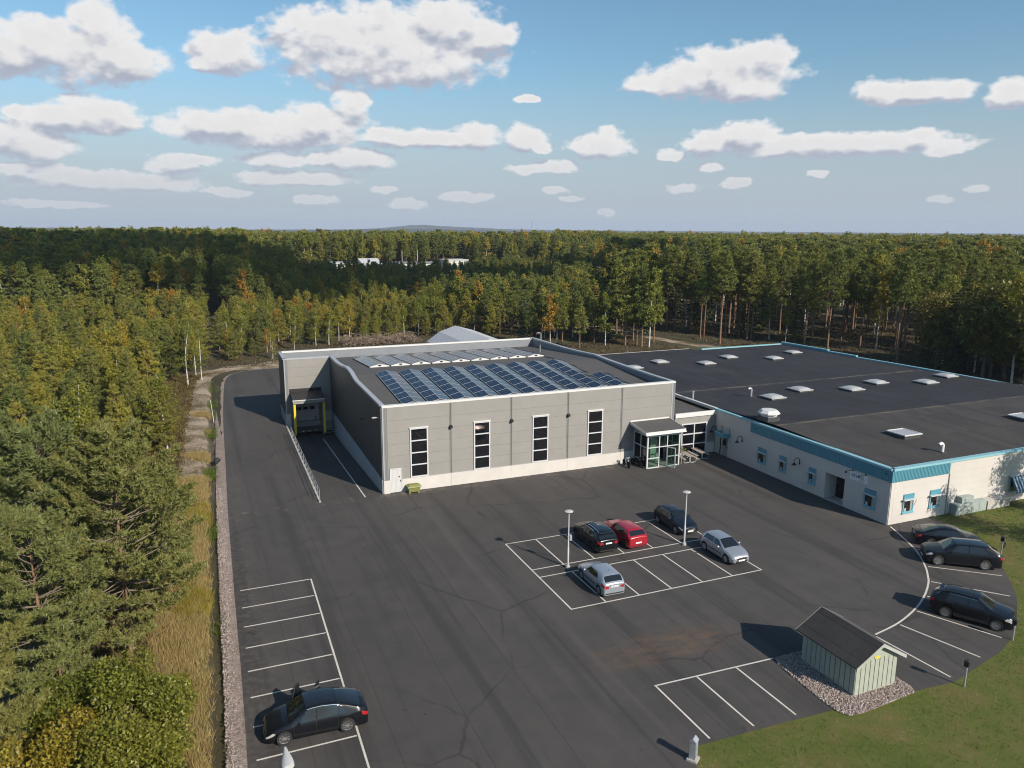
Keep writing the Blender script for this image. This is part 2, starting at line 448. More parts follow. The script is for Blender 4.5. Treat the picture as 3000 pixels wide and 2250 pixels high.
        if strip:
            x, y, z = k.xyz(pos)[:3]
            sx = k.math('DIVIDE', x, strip)
            wn = k.node('ShaderNodeTexWhiteNoise', noise_dimensions='2D')
            k.put(wn.inputs['Vector'], k.comb(k.math('FLOOR', sx), k.math('FLOOR', k.math('DIVIDE', y, 5.5)), 0))
            tone = k.rng(wn.outputs['Value'], 0, 1, 0.86, 1.14)
            c = k.mix(1.0, c, k.comb(tone, tone, tone), 'MULTIPLY')
            fr = k.math('PINGPONG', sx, 0.5)
            c = k.mix(k.rng(fr, 0.0, 0.04, 0.65, 0.0), c, (c0[0] * 0.45, c0[1] * 0.45, c0[2] * 0.45, 1))
            dirt = k.noise(k.vec('MULTIPLY', pos, (1.5, 0.2, 1)), 0.8, 5, 0.7)
            c = k.mix(k.rng(dirt, 0.6, 0.75, 0, 0.35), c, (0.13, 0.115, 0.095, 1))
            # silt left where the slopes meet
            for yy, wd in ((8.6, 0.5), (-8.9, 0.35)):
                dd = k.rng(k.math('ABSOLUTE', k.math('SUBTRACT', y, yy)), 0.0, wd, 1, 0)
                dd = k.math('MULTIPLY', dd, k.rng(k.noise(k.vec('MULTIPLY', pos, (0.5, 2, 1)), 0.9, 5, 0.7), 0.4, 0.62))
                c = k.mix(k.math('MULTIPLY', dd, 0.8), c, (0.20, 0.17, 0.125, 1))
        k.put(b.inputs['Base Color'], c); b.inputs['Roughness'].default_value = 0.85
        b.inputs['Specular IOR Level'].default_value = 0.3
        bn = k.node('ShaderNodeBump'); bn.inputs['Strength'].default_value = 0.3; bn.inputs['Distance'].default_value = 0.01
        k.put(bn.inputs['Height'], k.noise(pos, 40, 3, 0.7)); k.put(b.inputs['Normal'], bn.outputs[0])
        MATS[nm] = m
    # ---- white road paint, worn
    m = bpy.data.materials.new('road_paint'); m.use_nodes = True
    k = NT(m.node_tree); b = m.node_tree.nodes['Principled BSDF']
    pos = k.node('ShaderNodeNewGeometry').outputs['Position']
    w = k.rng(k.noise(pos, 5, 6, 0.75), 0.58, 0.72)
    c = k.mix(k.rng(k.noise(pos, 1.2, 3), 0.3, 0.7), (0.56, 0.52, 0.46, 1), (0.66, 0.62, 0.56, 1))
    k.put(b.inputs['Base Color'], k.mix(k.math('MULTIPLY', w, 0.6), c, (0.10, 0.095, 0.09, 1))); b.inputs['Roughness'].default_value = 0.75
    MATS['road_paint'] = m


ground_mats()
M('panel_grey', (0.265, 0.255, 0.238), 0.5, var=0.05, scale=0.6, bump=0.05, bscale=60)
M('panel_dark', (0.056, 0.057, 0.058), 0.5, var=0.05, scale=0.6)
M('panel_core', (0.10, 0.10, 0.10), 0.8)
M('flashing_grey', (0.20, 0.20, 0.20), 0.45)
M('cap_metal', (0.42, 0.435, 0.46), 0.4, metal=0.25)
M('cap_white', (0.63, 0.625, 0.61), 0.45)
M('upstand', (0.20, 0.215, 0.235), 0.6, var=0.08, scale=1.0)
M('plinth', (0.56, 0.53, 0.495), 0.8, var=0.06, scale=0.7, bump=0.1, bscale=15)
M('white_metal', (0.56, 0.565, 0.57), 0.4)
M('frame_white', (0.56, 0.565, 0.58), 0.4)
M('frame_blue', (0.16, 0.40, 0.50), 0.45)
M('black_glass', (0.006, 0.007, 0.009), 0.04, spec=0.6)
M('dim_glass', (0.022, 0.021, 0.018), 0.06, spec=0.6)
M('fascia_blue', (0.085, 0.265, 0.34), 0.5, var=0.05, scale=0.5)
M('trim_blue', (0.24, 0.46, 0.52), 0.45)
M('white_panel', (0.55, 0.52, 0.485), 0.75, var=0.045, scale=0.5, bump=0.1, bscale=25)
M('black_metal', (0.014, 0.014, 0.016), 0.45)
M('dark_steel', (0.055, 0.055, 0.06), 0.5)
M('galvanised', (0.45, 0.47, 0.49), 0.42, metal=0.5, var=0.12, scale=4)
M('yellow_paint', (0.72, 0.54, 0.03), 0.5, var=0.08, scale=2)
M('door_grey', (0.30, 0.305, 0.31), 0.5)
M('concrete', (0.42, 0.40, 0.37), 0.9, var=0.15, scale=1.5, bump=0.2)
M('retaining', (0.36, 0.37, 0.38), 0.8, var=0.10, scale=1.0, bump=0.1)
M('solar_cell', (0.006, 0.011, 0.028), 0.14, spec=0.55)
M('solar_frame', (0.62, 0.63, 0.64), 0.4, metal=0.5)
M('acrylic', (0.44, 0.44, 0.445), 0.25, coat=0.3, var=0.08, scale=1.2)
M('kerb_alu', (0.52, 0.52, 0.51), 0.5, metal=0.3)
M('green_plastic', (0.20, 0.215, 0.06), 0.55, var=0.12, scale=3)
M('shed_green', (0.34, 0.365, 0.305), 0.75, var=0.08, scale=2.0, bump=0.1)
M('shed_gap', (0.05, 0.055, 0.05), 0.9)
M('cabinet_green', (0.32, 0.37, 0.35), 0.55, var=0.08, scale=2)
M('timber_grey', (0.36, 0.32, 0.28), 0.85, var=0.2, scale=5)
M('bark_pine', (0.20, 0.118, 0.072), 0.9, var=0.35, scale=3, bump=0.4, bscale=14)
M('bark_grey', (0.125, 0.105, 0.085), 0.9, var=0.35, scale=3, bump=0.4, bscale=14)
M('twig', (0.19, 0.15, 0.115), 0.9)
M('tent_sheet', (0.50, 0.505, 0.515), 0.6, var=0.06, scale=0.3)
M('rubber', (0.018, 0.018, 0.018), 0.8)
M('alloy', (0.52, 0.52, 0.53), 0.3, metal=0.8)
M('alloy_dark', (0.05, 0.05, 0.055), 0.35, metal=0.5)
M('red_lens', (0.35, 0.012, 0.018), 0.2, coat=0.6)
M('clear_lens', (0.55, 0.57, 0.58), 0.15, metal=0.3, coat=0.8)
M('plate_white', (0.75, 0.75, 0.73), 0.5)
M('chrome', (0.7, 0.7, 0.7), 0.15, metal=1.0)
M('car_glass', (0.010, 0.013, 0.015), 0.04, spec=0.7, coat=0.4)
M('black_trim', (0.02, 0.02, 0.021), 0.6)
M('lamp_white', (0.50, 0.50, 0.49), 0.4)
M('lamp_pole', (0.58, 0.59, 0.60), 0.4, metal=0.3)
M('sign_white', (0.72, 0.74, 0.75), 0.5)
M('sign_blue', (0.02, 0.09, 0.22), 0.5)
M('far_white', (0.55, 0.55, 0.54), 0.6)
M('far_roof', (0.20, 0.20, 0.21), 0.6)
M('porch_floor', (0.30, 0.30, 0.27), 0.7)
M('porch_wall', (0.42, 0.50, 0.43), 0.6)
M('straw', (0.42, 0.33, 0.17), 0.9)
glass_mat('porch_glass', (0.72, 0.86, 0.80), 0.92)


def birch_bark():
    m = bpy.data.materials.new('bark_birch'); m.use_nodes = True
    k = NT(m.node_tree); b = m.node_tree.nodes['Principled BSDF']
    pos = k.node('ShaderNodeNewGeometry').outputs['Position']
    n = k.noise(k.vec('MULTIPLY', pos, (1, 1, 3.5)), 2.2, 4, 0.7)
    k.put(b.inputs['Base Color'], k.ramp(n, [(0.36, (0.06, 0.055, 0.05)), (0.46, (0.48, 0.46, 0.43)), (0.7, (0.66, 0.64, 0.60))]))
    b.inputs['Roughness'].default_value = 0.8
    MATS['bark_birch'] = m


birch_bark()
leaf_mat('needles_pine', [(0.0, (0.072, 0.088, 0.026)), (0.35, (0.105, 0.108, 0.026)), (0.7, (0.138, 0.130, 0.026)), (1.0, (0.172, 0.146, 0.024))], 0.28, 0.20, gain=2.00)
leaf_mat('needles_near', [(0.0, (0.098, 0.112, 0.040)), (0.6, (0.112, 0.120, 0.040)), (1.0, (0.130, 0.124, 0.036))], 0.25, 0.25, gain=1.95)
leaf_mat('needles_tall', [(0.0, (0.060, 0.076, 0.022)), (0.5, (0.084, 0.094, 0.022)), (1.0, (0.115, 0.112, 0.024))], 0.25, 0.20, gain=2.40)
leaf_mat('needles_spruce', [(0.0, (0.028, 0.042, 0.018)), (0.6, (0.040, 0.056, 0.022)), (1.0, (0.062, 0.070, 0.024))], 0.15, 0.20, gain=1.70)
leaf_mat('leaves_birch', [(0.0, (0.090, 0.106, 0.018)), (0.5, (0.140, 0.138, 0.020)), (0.82, (0.215, 0.165, 0.022)), (1.0, (0.235, 0.118, 0.020))], 0.4, 0.25, gain=1.85)
leaf_mat('leaves_bush', [(0.0, (0.070, 0.090, 0.014)), (0.6, (0.115, 0.110, 0.016)), (1.0, (0.150, 0.115, 0.016))], 0.35, 0.40, gain=1.90)
leaf_mat('leaves_dense', [(0.0, (0.040, 0.058, 0.014)), (0.6, (0.060, 0.070, 0.014)), (1.0, (0.110, 0.085, 0.018))], 0.3, 0.25, gain=1.70)  # shade over the right-edge trees is put into this dark green
leaf_mat('heath', [(0.0, (0.075, 0.050, 0.026)), (0.5, (0.095, 0.055, 0.030)), (1.0, (0.075, 0.072, 0.022))], 0.2, 0.5, gain=1.30)
leaf_mat('grass_straw', [(0.0, (0.34, 0.25, 0.11)), (0.5, (0.34, 0.25, 0.11)), (1.0, (0.34, 0.25, 0.11))], 0.3, 0.35, gain=1.25)
leaf_mat('grass_gold', [(0.0, (0.24, 0.19, 0.025)), (1.0, (0.24, 0.19, 0.025))], 0.35, 0.35, gain=1.40)
leaf_mat('grass_green', [(0.0, (0.066, 0.094, 0.014)), (1.0, (0.066, 0.094, 0.014))], 0.35, 0.40, gain=1.90)
leaf_mat('brush_twigs', [(0.0, (0.27, 0.20, 0.16)), (1.0, (0.27, 0.20, 0.16))], 0.0, 0.4)

# ------------------------------------------------------------------ mesh helpers


class Fr:
    """local frame of a wall: s along, n outwards, z up"""
    def __init__(s, o, d, n):
        s.o = Vector((o[0], o[1], o[2] if len(o) > 2 else 0)); s.d = Vector((d[0], d[1], 0)).normalized(); s.n = Vector((n[0], n[1], 0)).normalized()
    def __call__(s, p):
        return s.o + s.d * p[0] + s.n * p[1] + Vector((0, 0, p[2]))


class MB:
    def __init__(s, fr=None, off=None):
        s.v = []; s.f = []; s.m = []; s.fr = fr; s.off = Vector(off) if off is not None else None
    def add(s, vs, fs, mi=0):
        b = len(s.v)
        for p in vs:
            q = s.fr(p) if s.fr else Vector(p)
            s.v.append(tuple(q - s.off) if s.off is not None else tuple(q))
        for f in fs:
            s.f.append([i + b for i in f]); s.m.append(mi)
        return s
    def box(s, x0, y0, z0, x1, y1, z1, mi=0):
        x0, x1 = min(x0, x1), max(x0, x1); y0, y1 = min(y0, y1), max(y0, y1); z0, z1 = min(z0, z1), max(z0, z1)
        return s.add([(x0, y0, z0), (x1, y0, z0), (x1, y1, z0), (x0, y1, z0), (x0, y0, z1), (x1, y0, z1), (x1, y1, z1), (x0, y1, z1)],
                     [(0, 3, 2, 1), (4, 5, 6, 7), (0, 1, 5, 4), (1, 2, 6, 5), (2, 3, 7, 6), (3, 0, 4, 7)], mi)
    def prism(s, poly, n0, n1, mi=0):
        """polygon in (s, z) extruded along n"""
        k = len(poly)
        vs = [(p[0], n0, p[1]) for p in poly] + [(p[0], n1, p[1]) for p in poly]
        fs = [tuple(range(k)), tuple(range(2 * k - 1, k - 1, -1))] + [(i, i + k, (i + 1) % k + k, (i + 1) % k) for i in range(k)]
        return s.add(vs, fs, mi)
    def slab(s, poly, z0, z1, mi=0):
        k = len(poly)
        vs = [(p[0], p[1], z0) for p in poly] + [(p[0], p[1], z1) for p in poly]
        fs = [tuple(range(k - 1, -1, -1)), tuple(range(k, 2 * k))] + [(i, (i + 1) % k, (i + 1) % k + k, i + k) for i in range(k)]
        return s.add(vs, fs, mi)
    def tube(s, path, r, n=8, mi=0, cap=True):
        path = [Vector(p) for p in path]
        rs = r if isinstance(r, (list, tuple)) else [r] * len(path)
        vs = []; fs = []
        for i, p in enumerate(path):
            a = path[max(i - 1, 0)]; b = path[min(i + 1, len(path) - 1)]
            t = (b - a).normalized()
            ref = Vector((0, 0, 1)) if abs(t.z) < 0.9 else Vector((1, 0, 0))
            u = t.cross(ref).normalized(); w = u.cross(t)
            for j in range(n):
                an = 2 * math.pi * j / n
                vs.append(tuple(p + (u * math.cos(an) + w * math.sin(an)) * rs[i]))
        for i in range(len(path) - 1):
            for j in range(n):
                fs.append((i * n + j, i * n + (j + 1) % n, (i + 1) * n + (j + 1) % n, (i + 1) * n + j))
        if cap:
            fs.append(tuple(range(n - 1, -1, -1))); e = (len(path) - 1) * n
            fs.append(tuple(range(e, e + n)))
        return s.add(vs, fs, mi)
    def lathe(s, prof, n=20, c=(0, 0, 0), axis='z', mi=0):
        vs = []; fs = []
        for (r, h) in prof:
            for j in range(n):
                a = 2 * math.pi * j / n
                q = (r * math.cos(a), r * math.sin(a), h)
                if axis == 'y':
                    q = (r * math.cos(a), h, r * math.sin(a))
                elif axis == 'x':
                    q = (h, r * math.cos(a), r * math.sin(a))
                vs.append((q[0] + c[0], q[1] + c[1], q[2] + c[2]))
        for i in range(len(prof) - 1):
            for j in range(n):
                fs.append((i * n + j, i * n + (j + 1) % n, (i + 1) * n + (j + 1) % n, (i + 1) * n + j))
        if prof[0][0] > 1e-4:
            fs.append(tuple(range(n - 1, -1, -1)))
        if prof[-1][0] > 1e-4:
            fs.append(tuple(range((len(prof) - 1) * n, len(prof) * n)))
        return s.add(vs, fs, mi)
    def obj(s, name, mats, parent=None, smooth=False, angle=40):
        me = bpy.data.meshes.new(name)
        me.from_pydata(s.v, [], s.f)
        for m in (mats if isinstance(mats, (list, tuple)) else [mats]):
            me.materials.append(MATS[m])
        if len(set(s.m)) > 1:
            me.polygons.foreach_set('material_index', s.m)
        if smooth:
            me.polygons.foreach_set('use_smooth', [True] * len(s.f))
            me.set_sharp_from_angle(angle=R(angle))
        me.update()
        o = bpy.data.objects.new(name, me)
        COL.objects.link(o)
        o.parent = parent
        return o


def fix_normals(o):
    import bmesh
    bm = bmesh.new(); bm.from_mesh(o.data)
    bmesh.ops.recalc_face_normals(bm, faces=bm.faces)
    bm.to_mesh(o.data); bm.free()
    return o


def tag(o, label=None, cat=None, group=None, kind=None):
    if label: o['label'] = label
    if cat: o['category'] = cat
    if group: o['group'] = group
    if kind: o['kind'] = kind
    return o


def thing(name, label, cat, loc=(0, 0, 0), rz=0.0, group=None):
    o = bpy.data.objects.new(name, None)
    COL.objects.link(o)
    o.location = loc; o.rotation_euler = (0, 0, rz)
    o.empty_display_size = 0.2
    return tag(o, label, cat, group)


def dup(o, parent=None):
    c = o.copy(); COL.objects.link(c); c.parent = parent
    for ch in list(o.children):
        dup(ch, c)
    return c


def mesh_np(name, V, F4, mats, mi=None, parent=None, smooth=False):
    """fast mesh from numpy: V (n,3), F4 (m,4) quads or (m,3) triangles"""
    me = bpy.data.meshes.new(name)
    V = np.asarray(V, np.float32); F4 = np.asarray(F4, np.int32)
    k = F4.shape[1]
    me.vertices.add(len(V)); me.vertices.foreach_set('co', V.ravel())
    me.loops.add(F4.size); me.loops.foreach_set('vertex_index', F4.ravel())
    me.polygons.add(len(F4))
    me.polygons.foreach_set('loop_start', np.arange(0, F4.size, k, dtype=np.int32))
    me.polygons.foreach_set('loop_total', np.full(len(F4), k, np.int32))
    for m in (mats if isinstance(mats, (list, tuple)) else [mats]):
        me.materials.append(MATS[m])
    if mi is not None:
        me.polygons.foreach_set('material_index', np.asarray(mi, np.int32))
    if smooth:
        me.polygons.foreach_set('use_smooth', np.ones(len(F4), bool))
    me.update(calc_edges=True)
    if parent == 'mesh':
        return me
    o = bpy.data.objects.new(name, me)
    COL.objects.link(o)
    o.parent = parent
    return o


def flat(name, pts, z, mat, kind='structure', parent=None):
    """one flat sheet from a polygon outline (may be concave)"""
    import bmesh
    bm = bmesh.new()
    vs = [bm.verts.new((p[0], p[1], z)) for p in pts]
    es = [bm.edges.new((vs[i], vs[(i + 1) % len(vs)])) for i in range(len(vs))]
    bmesh.ops.triangle_fill(bm, use_beauty=True, edges=es)
    for f in bm.faces:
        if f.normal.z < 0:
            f.normal_flip()
    me = bpy.data.meshes.new(name); bm.to_mesh(me); bm.free()
    me.materials.append(MATS[mat])
    o = bpy.data.objects.new(name, me); COL.objects.link(o); o.parent = parent
    if kind: o['kind'] = kind
    return o


def curve_pts(pts, n=8):
    """Catmull-Rom through points"""
    out = []
    P = [np.array(p, float) for p in pts]
    for i in range(len(P) - 1):
        p0 = P[max(i - 1, 0)]; p1 = P[i]; p2 = P[i + 1]; p3 = P[min(i + 2, len(P) - 1)]
        for t in np.linspace(0, 1, n, endpoint=False):
            out.append(0.5 * ((2 * p1) + (-p0 + p2) * t + (2 * p0 - 5 * p1 + 4 * p2 - p3) * t ** 2 + (-p0 + 3 * p1 - 3 * p2 + p3) * t ** 3))
    out.append(P[-1])
    return out


# ------------------------------------------------------------------ ground, yard, lawn
def drop(x, y):
    d = math.hypot(x - CAM.x, y - CAM.y)
    return -max(0.0, d - 700) * 0.0115


def build_ground():
    xs = [-12000, -8000, -5000, -3000, -2000, -1300, -900, -650, -450, -300, -200, -120, -80, -50, -30, -24, -19.2, -18.6, -13.2, -12.6, -5.6, 10, 29.5, 45, 60, 80, 100, 130, 180, 250, 350, 500, 700, 1000, 1500, 2200, 3200, 5000, 8000, 12000]
    ys = [-400, -200, -100, -60, -40, -20, 0.2, 10, 20, 28, 33.8, 50, 68, 70, 85, 110, 140, 180, 240, 320, 420, 550, 700, 900, 1200, 1600, 2200, 3000, 4200, 6000, 8500, 12000]
    V = []; F = []
    for y in ys:
        for x in xs:
            z = -0.03 + drop(x, y)
            if -18.7 < x < -13.0 and y < 68.5:
                z = -0.75
            V.append((x, y, z))
    nx = len(xs)
    for j in range(len(ys) - 1):
        for i in range(nx - 1):
            cx = (xs[i] + xs[i + 1]) / 2; cy = (ys[j] + ys[j + 1]) / 2
            if -5.7 < cx < 29.6 and 0.1 < cy < 33.9:
                continue
            F.append((j * nx + i, j * nx + i + 1, (j + 1) * nx + i + 1, (j + 1) * nx + i))
    tag(mesh_np('ground', V, F, 'forest_floor'), kind='structure')
    # wooded ridges on the horizon
    m = M('far_forest', (0.030, 0.042, 0.020), 0.95, var=0.4, scale=0.02)
    for (d, a0, a1, prof) in ((2600, -14, 62, [(-14, -2), (10, -3), (20, 2), (28, -1), (45, 0), (50, 2), (62, 3)]),
                              (4600, -14, 62, [(-14, 6), (-6, 4), (4, -10), (12, 2), (17, 4), (22, -4), (30, -8), (42, -14), (55, -8), (62, -4)]),
                              (7200, -14, 62, [(-14, -6), (4, -16), (11, -14), (13.2, 2), (14.6, 17), (15.6, 30), (16.3, 31), (17.6, 21), (19.5, 12), (23, -6), (30, -10), (50, -14), (62, -12)])):
        vs = []; fs = []
        N = 240
        r2 = random.Random(int(d))
        for i in range(N + 1):
            a = a0 + (a1 - a0) * i / N
            h = float(np.interp(a, [p[0] for p in prof], [p[1] for p in prof])) + r2.uniform(-1.2, 1.2) * d / 5000
            ca, sa = math.sin(R(a)), math.cos(R(a))
            base = drop(CAM.x + ca * d, CAM.y + sa * d) - 3
            for dd, zz in ((d * 0.93, base), (d, h), (d * 1.07, base)):
                vs.append((CAM.x + ca * dd, CAM.y + sa * dd, zz))
        for i in range(N):
            for j in range(2):
                fs.append((i * 3 + j, i * 3 + 3 + j, i * 3 + 4 + j, i * 3 + 1 + j))
        o = mesh_np('hill', vs, fs, 'far_forest', smooth=True)
        tag(o, kind='structure')


LEFT_EDGE = [(-15.2, -56), (-14.35, -42), (-14.0, -32.5), (-13.77, -24.7), (-13.66, -19.4), (-13.4, -8.8), (-13.15, 1.2), (-12.68, 15), (-11.98, 35.5), (-10.95, 55.5), (-10.3, 61.5), (-9.3, 64.6), (-7.6, 66.5), (-4.9, 67.5), (-1.6, 67.7)]
ARC = [(36.04, -22.89), (35.11, -24.87), (33.85, -27.18), (32.18, -29.28), (31.0, -30.46), (30.02, -31.3), (28.26, -32.45), (26.2, -33.5), (23.63, -34.42), (21.2, -34.9)]
RIGHT_EDGE = [(21.2, -40.1), (24.0, -39.5), (26.6, -38.9), (29.15, -37.8), (33.1, -35.35), (35.16, -33.56), (37.4, -31.2), (39.25, -28.75), (40.42, -26.1), (40.85, -24.4), (40.95, -22.62)]


def build_yard():
    le = curve_pts(LEFT_EDGE, 6)
    re_ = curve_pts(RIGHT_EDGE, 5)
    out = [tuple(p) for p in le] + [(8, 67.9), (8, 34.25), (-5.05, 34.25), (-5.15, 28.4), (-5.62, 0.0), (0.0, 0.0), (30.7, 0.0), (36.05, 0.0), (36.05, -22.55)]
    out += [(40.9, -22.55)] + [tuple(p) for p in re_[::-1]][1:] + [(13.35, -39.5), (9.6, -39.3), (6.9, -39.2), (5.4, -39.15), (4.5, -40.2), (4.1, -43), (3.8, -56)]
    yard = flat('asphalt_yard', out, 0.0, 'asphalt')
    # loading ramp down to the dock
    mb = MB()
    mb.add([(-5.62, 0.0, 0.0), (0.0, 0.0, 0.0), (0.35, 22.0, -1.10), (-5.2, 22.0, -1.10), (0.42, 28.5, -1.15), (-5.1, 28.5, -1.15)], [(0, 1, 2, 3), (3, 2, 4, 5)])
    tag(mb.obj('ramp', 'asphalt'), kind='structure')
    lawn = [(3.0, -70), (60, -75), (110, -60), (110, -22.6), (36, -22.6), (20, -30), (4.0, -38)]
    flat('lawn', lawn, -0.012, 'lawn')
    W = 0.05

    def line(a, b, w=0.05, z=0.005):
        a = Vector((a[0], a[1], 0)); b = Vector((b[0], b[1], 0)); d = (b - a).normalized(); n = Vector((-d.y, d.x, 0)) * w
        p = [a - n, b - n, b + n, a + n]
        m_ = MB()
        m_.add([(q.x, q.y, z) for q in p], [(0, 1, 2, 3)])
        return m_.obj('parking_line', 'road_paint', yard)
    # centre block: two rows of six bays, 2.5 m wide
    bx, by, L_, g = 5.894, -25.331, 4.83, 1.246
    x1 = bx + 15
    line((bx - W, by), (x1 + W, by))
    line((bx, by + W + 0.003), (bx, by + 2 * L_ + g - W - 0.003)); line((x1, by + W + 0.003), (x1, by + 2 * L_ + g - W - 0.003))
    line((bx - W, by + 2 * L_ + g), (x1 + W, by + 2 * L_ + g))
    for yy in (by + L_, by + L_ + g):
        line((bx + W + 0.003, yy), (x1 - W - 0.003, yy))
    for i in range(1, 6):
        line((bx + 2.5 * i, by + W + 0.003), (bx + 2.5 * i, by + L_ - W - 0.003))
        line((bx + 2.5 * i, by + L_ + g + W + 0.003), (bx + 2.5 * i, by + 2 * L_ + g - W - 0.003))
    # left row
    line((-8.62, -14.8), (-9.15, -39.5))
    for i in range(11):
        y = -14.83 - 2.508 * i
        xl = -13.18 - 0.062 * i; xr = -8.66 - 0.0535 * i
        line((xl, y), (xr - 0.06, y))
    # three bays by the shed
    line((6.16, -34.34), (13.8, -34.62))
    line((6.22, -34.40), (6.23, -38.93)); line((8.74, -34.50), (8.78, -38.99)); line((11.27, -34.60), (11.3, -39.08))
    # ramp centre line
    mb = MB(); mb.add([(-1.79, -0.25, 0.006), (-1.67, -0.25, 0.006), (-1.67, 0.0, 0.006), (-1.79, 0.0, 0.006), (-1.36, 24.5, -1.109), (-1.48, 24.5, -1.109)], [(0, 1, 2, 3), (3, 2, 4, 5)])
    mb.obj('lane_line', 'road_paint', yard)
    # bent line and the fan of bays outside it
    P = curve_pts(ARC, 6)
    V = []; F = []
    for i, p in enumerate(P):
        a = P[max(0, i - 1)]; b = P[min(len(P) - 1, i + 1)]
        t = (b - a) / np.linalg.norm(b - a); n = np.array((-t[1], t[0])) * 0.06
        V += [(p[0] - n[0], p[1] - n[1], 0.005), (p[0] + n[0], p[1] + n[1], 0.005)]
        if i: F.append((2 * i - 2, 2 * i, 2 * i + 1, 2 * i - 1))
    mesh_np('curved_line', V, F, 'road_paint', parent=yard)
    for a, b in (((34.05, -26.95), (38.2, -30.0)), ((32.25, -29.35), (35.8, -32.42)), ((30.36, -31.13), (33.38, -34.67)), ((28.25, -32.55), (30.8, -36.4)),
                 ((25.93, -33.72), (27.83, -38.0)), ((23.52, -34.55), (24.68, -38.99)), ((21.05, -35.0), (21.37, -39.72))):
        d = (Vector(b) - Vector(a)).normalized() * 0.08
        line((a[0] + d.x, a[1] + d.y), b)


def offset_strip(name, offs, mat, z_noise=0.0, seed=1):
    le = curve_pts(LEFT_EDGE, 8)
    r2 = random.Random(seed)
    V = []; F = []
    k = len(offs)
    for i, p in enumerate(le):
        a = le[max(0, i - 1)]; b = le[min(len(le) - 1, i + 1)]
        t = (b - a) / np.linalg.norm(b - a); n = np.array((-t[1], t[0]))
        for o_, z in offs:
            jit = r2.uniform(-z_noise, z_noise)
            V.append((p[0] + n[0] * (o_ + jit), p[1] + n[1] * (o_ + jit), z + (jit * 0.5 if o_ > 0.05 else 0)))
        if i:
            for j in range(k - 1):
                F.append(((i - 1) * k + j, i * k + j, i * k + j + 1, (i - 1) * k + j + 1))
    o = mesh_np(name, V, [f[::-1] for f in F], mat, smooth=True)
    return tag(o, kind='structure')


def build_verge():
    offs = [(-0.05, -0.006), (0.25, -0.02), (0.55, -0.05), (0.9, -0.10)]
    offset_strip('gravel_shoulder', offs, 'crushed_stone', 0.04, 3)
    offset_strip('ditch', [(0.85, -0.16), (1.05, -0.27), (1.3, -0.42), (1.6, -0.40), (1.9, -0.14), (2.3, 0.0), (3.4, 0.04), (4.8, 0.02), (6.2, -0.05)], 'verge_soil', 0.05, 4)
    # pale sand at the head of the drive and a forest track behind the low hall
    flat('sand_bank', [tuple(p) for p in curve_pts([(-8.5, 67.8), (-7.0, 70.5), (-4.0, 73.8), (0, 76.5), (4, 75.5), (8, 73), (8, 68.0)], 4)] , -0.010, 'verge_soil')
    tr = curve_pts([(83.5, 57.5), (81.5, 61), (79.5, 66), (78.3, 72), (77.6, 80), (77, 88), (75.8, 98)], 6)
    V = []; F = []
    for i, p in enumerate(tr):
        a = tr[max(0, i - 1)]; b = tr[min(len(tr) - 1, i + 1)]
        t = (b - a) / np.linalg.norm(b - a); n = np.array((-t[1], t[0])) * (1.5 + 0.3 * math.sin(i))
        V += [(p[0] - n[0], p[1] - n[1], -0.008), (p[0] + n[0], p[1] + n[1], -0.008)]
        if i: F.append((2 * i - 2, 2 * i - 1, 2 * i + 1, 2 * i))
    tag(mesh_np('path', V, [f[::-1] for f in F], 'verge_soil'), kind='structure')


build_ground()
build_yard()
build_verge()

# ------------------------------------------------------------------ grey industrial hall


def split_openings(s0, s1, z0, z1, ops):
    """rectangles left of [s0,s1]x[z0,z1] after removing the openings"""
    rects = [(s0, s1, z0, z1)]
    for (a, b, c, d) in ops:
        new = []
        for (p, q, r, t) in rects:
            if b <= p or a >= q or d <= r or c >= t:
                new.append((p, q, r, t)); continue
            if a > p: new.append((p, a, r, t))
            if b < q: new.append((b, q, r, t))
            m0, m1 = max(a, p), min(b, q)
            if c > r: new.append((m0, m1, r, c))
            if d < t: new.append((m0, m1, d, t))
        rects = new
    return [q for q in rects if q[1] - q[0] > 0.03 and q[3] - q[2] > 0.03]


def prof_at(prof, s):
    return float(np.interp(s, [p[0] for p in prof], [p[1] for p in prof]))


def window(parent, fr, s0, s1, z0, z1, cols, rows, fmat='frame_white', gmat='black_glass', n0=0.04, n1=0.14, bar=0.09, row_z=None, name='window'):
    mb = MB(fr)
    mb.box(s0, n0, z0, s0 + bar, n1, z1); mb.box(s1 - bar, n0, z0, s1, n1, z1)
    mb.box(s0 + bar, n0, z0, s1 - bar, n1, z0 + bar); mb.box(s0 + bar, n0, z1 - bar, s1 - bar, n1, z1)
    cs = [s0 + bar / 2 + (s1 - s0 - bar) * i / cols for i in range(cols + 1)]
    zs = row_z or [z0 + bar / 2 + (z1 - z0 - bar) * i / rows for i in range(rows + 1)]
    h = bar * 0.45
    for c in cs[1:-1]:
        mb.box(c - h, n0, z0 + bar, c + h, n1 - 0.01, z1 - bar)
    for z in zs[1:-1]:
        for i in range(cols):
            mb.box(cs[i] + h + 0.001, n0, z - h, cs[i + 1] - h - 0.001, n1 - 0.02, z + h)
    f = mb.obj(name, fmat, parent)
    for i in range(cols):
        for j in range(len(zs) - 1):
            p = MB(fr)
            p.box(cs[i] + h * 0.9, n0, zs[j] + h * 0.9, cs[i + 1] - h * 0.9, n0 + 0.04, zs[j + 1] - h * 0.9)
            p.obj('pane', gmat, f)
    return f


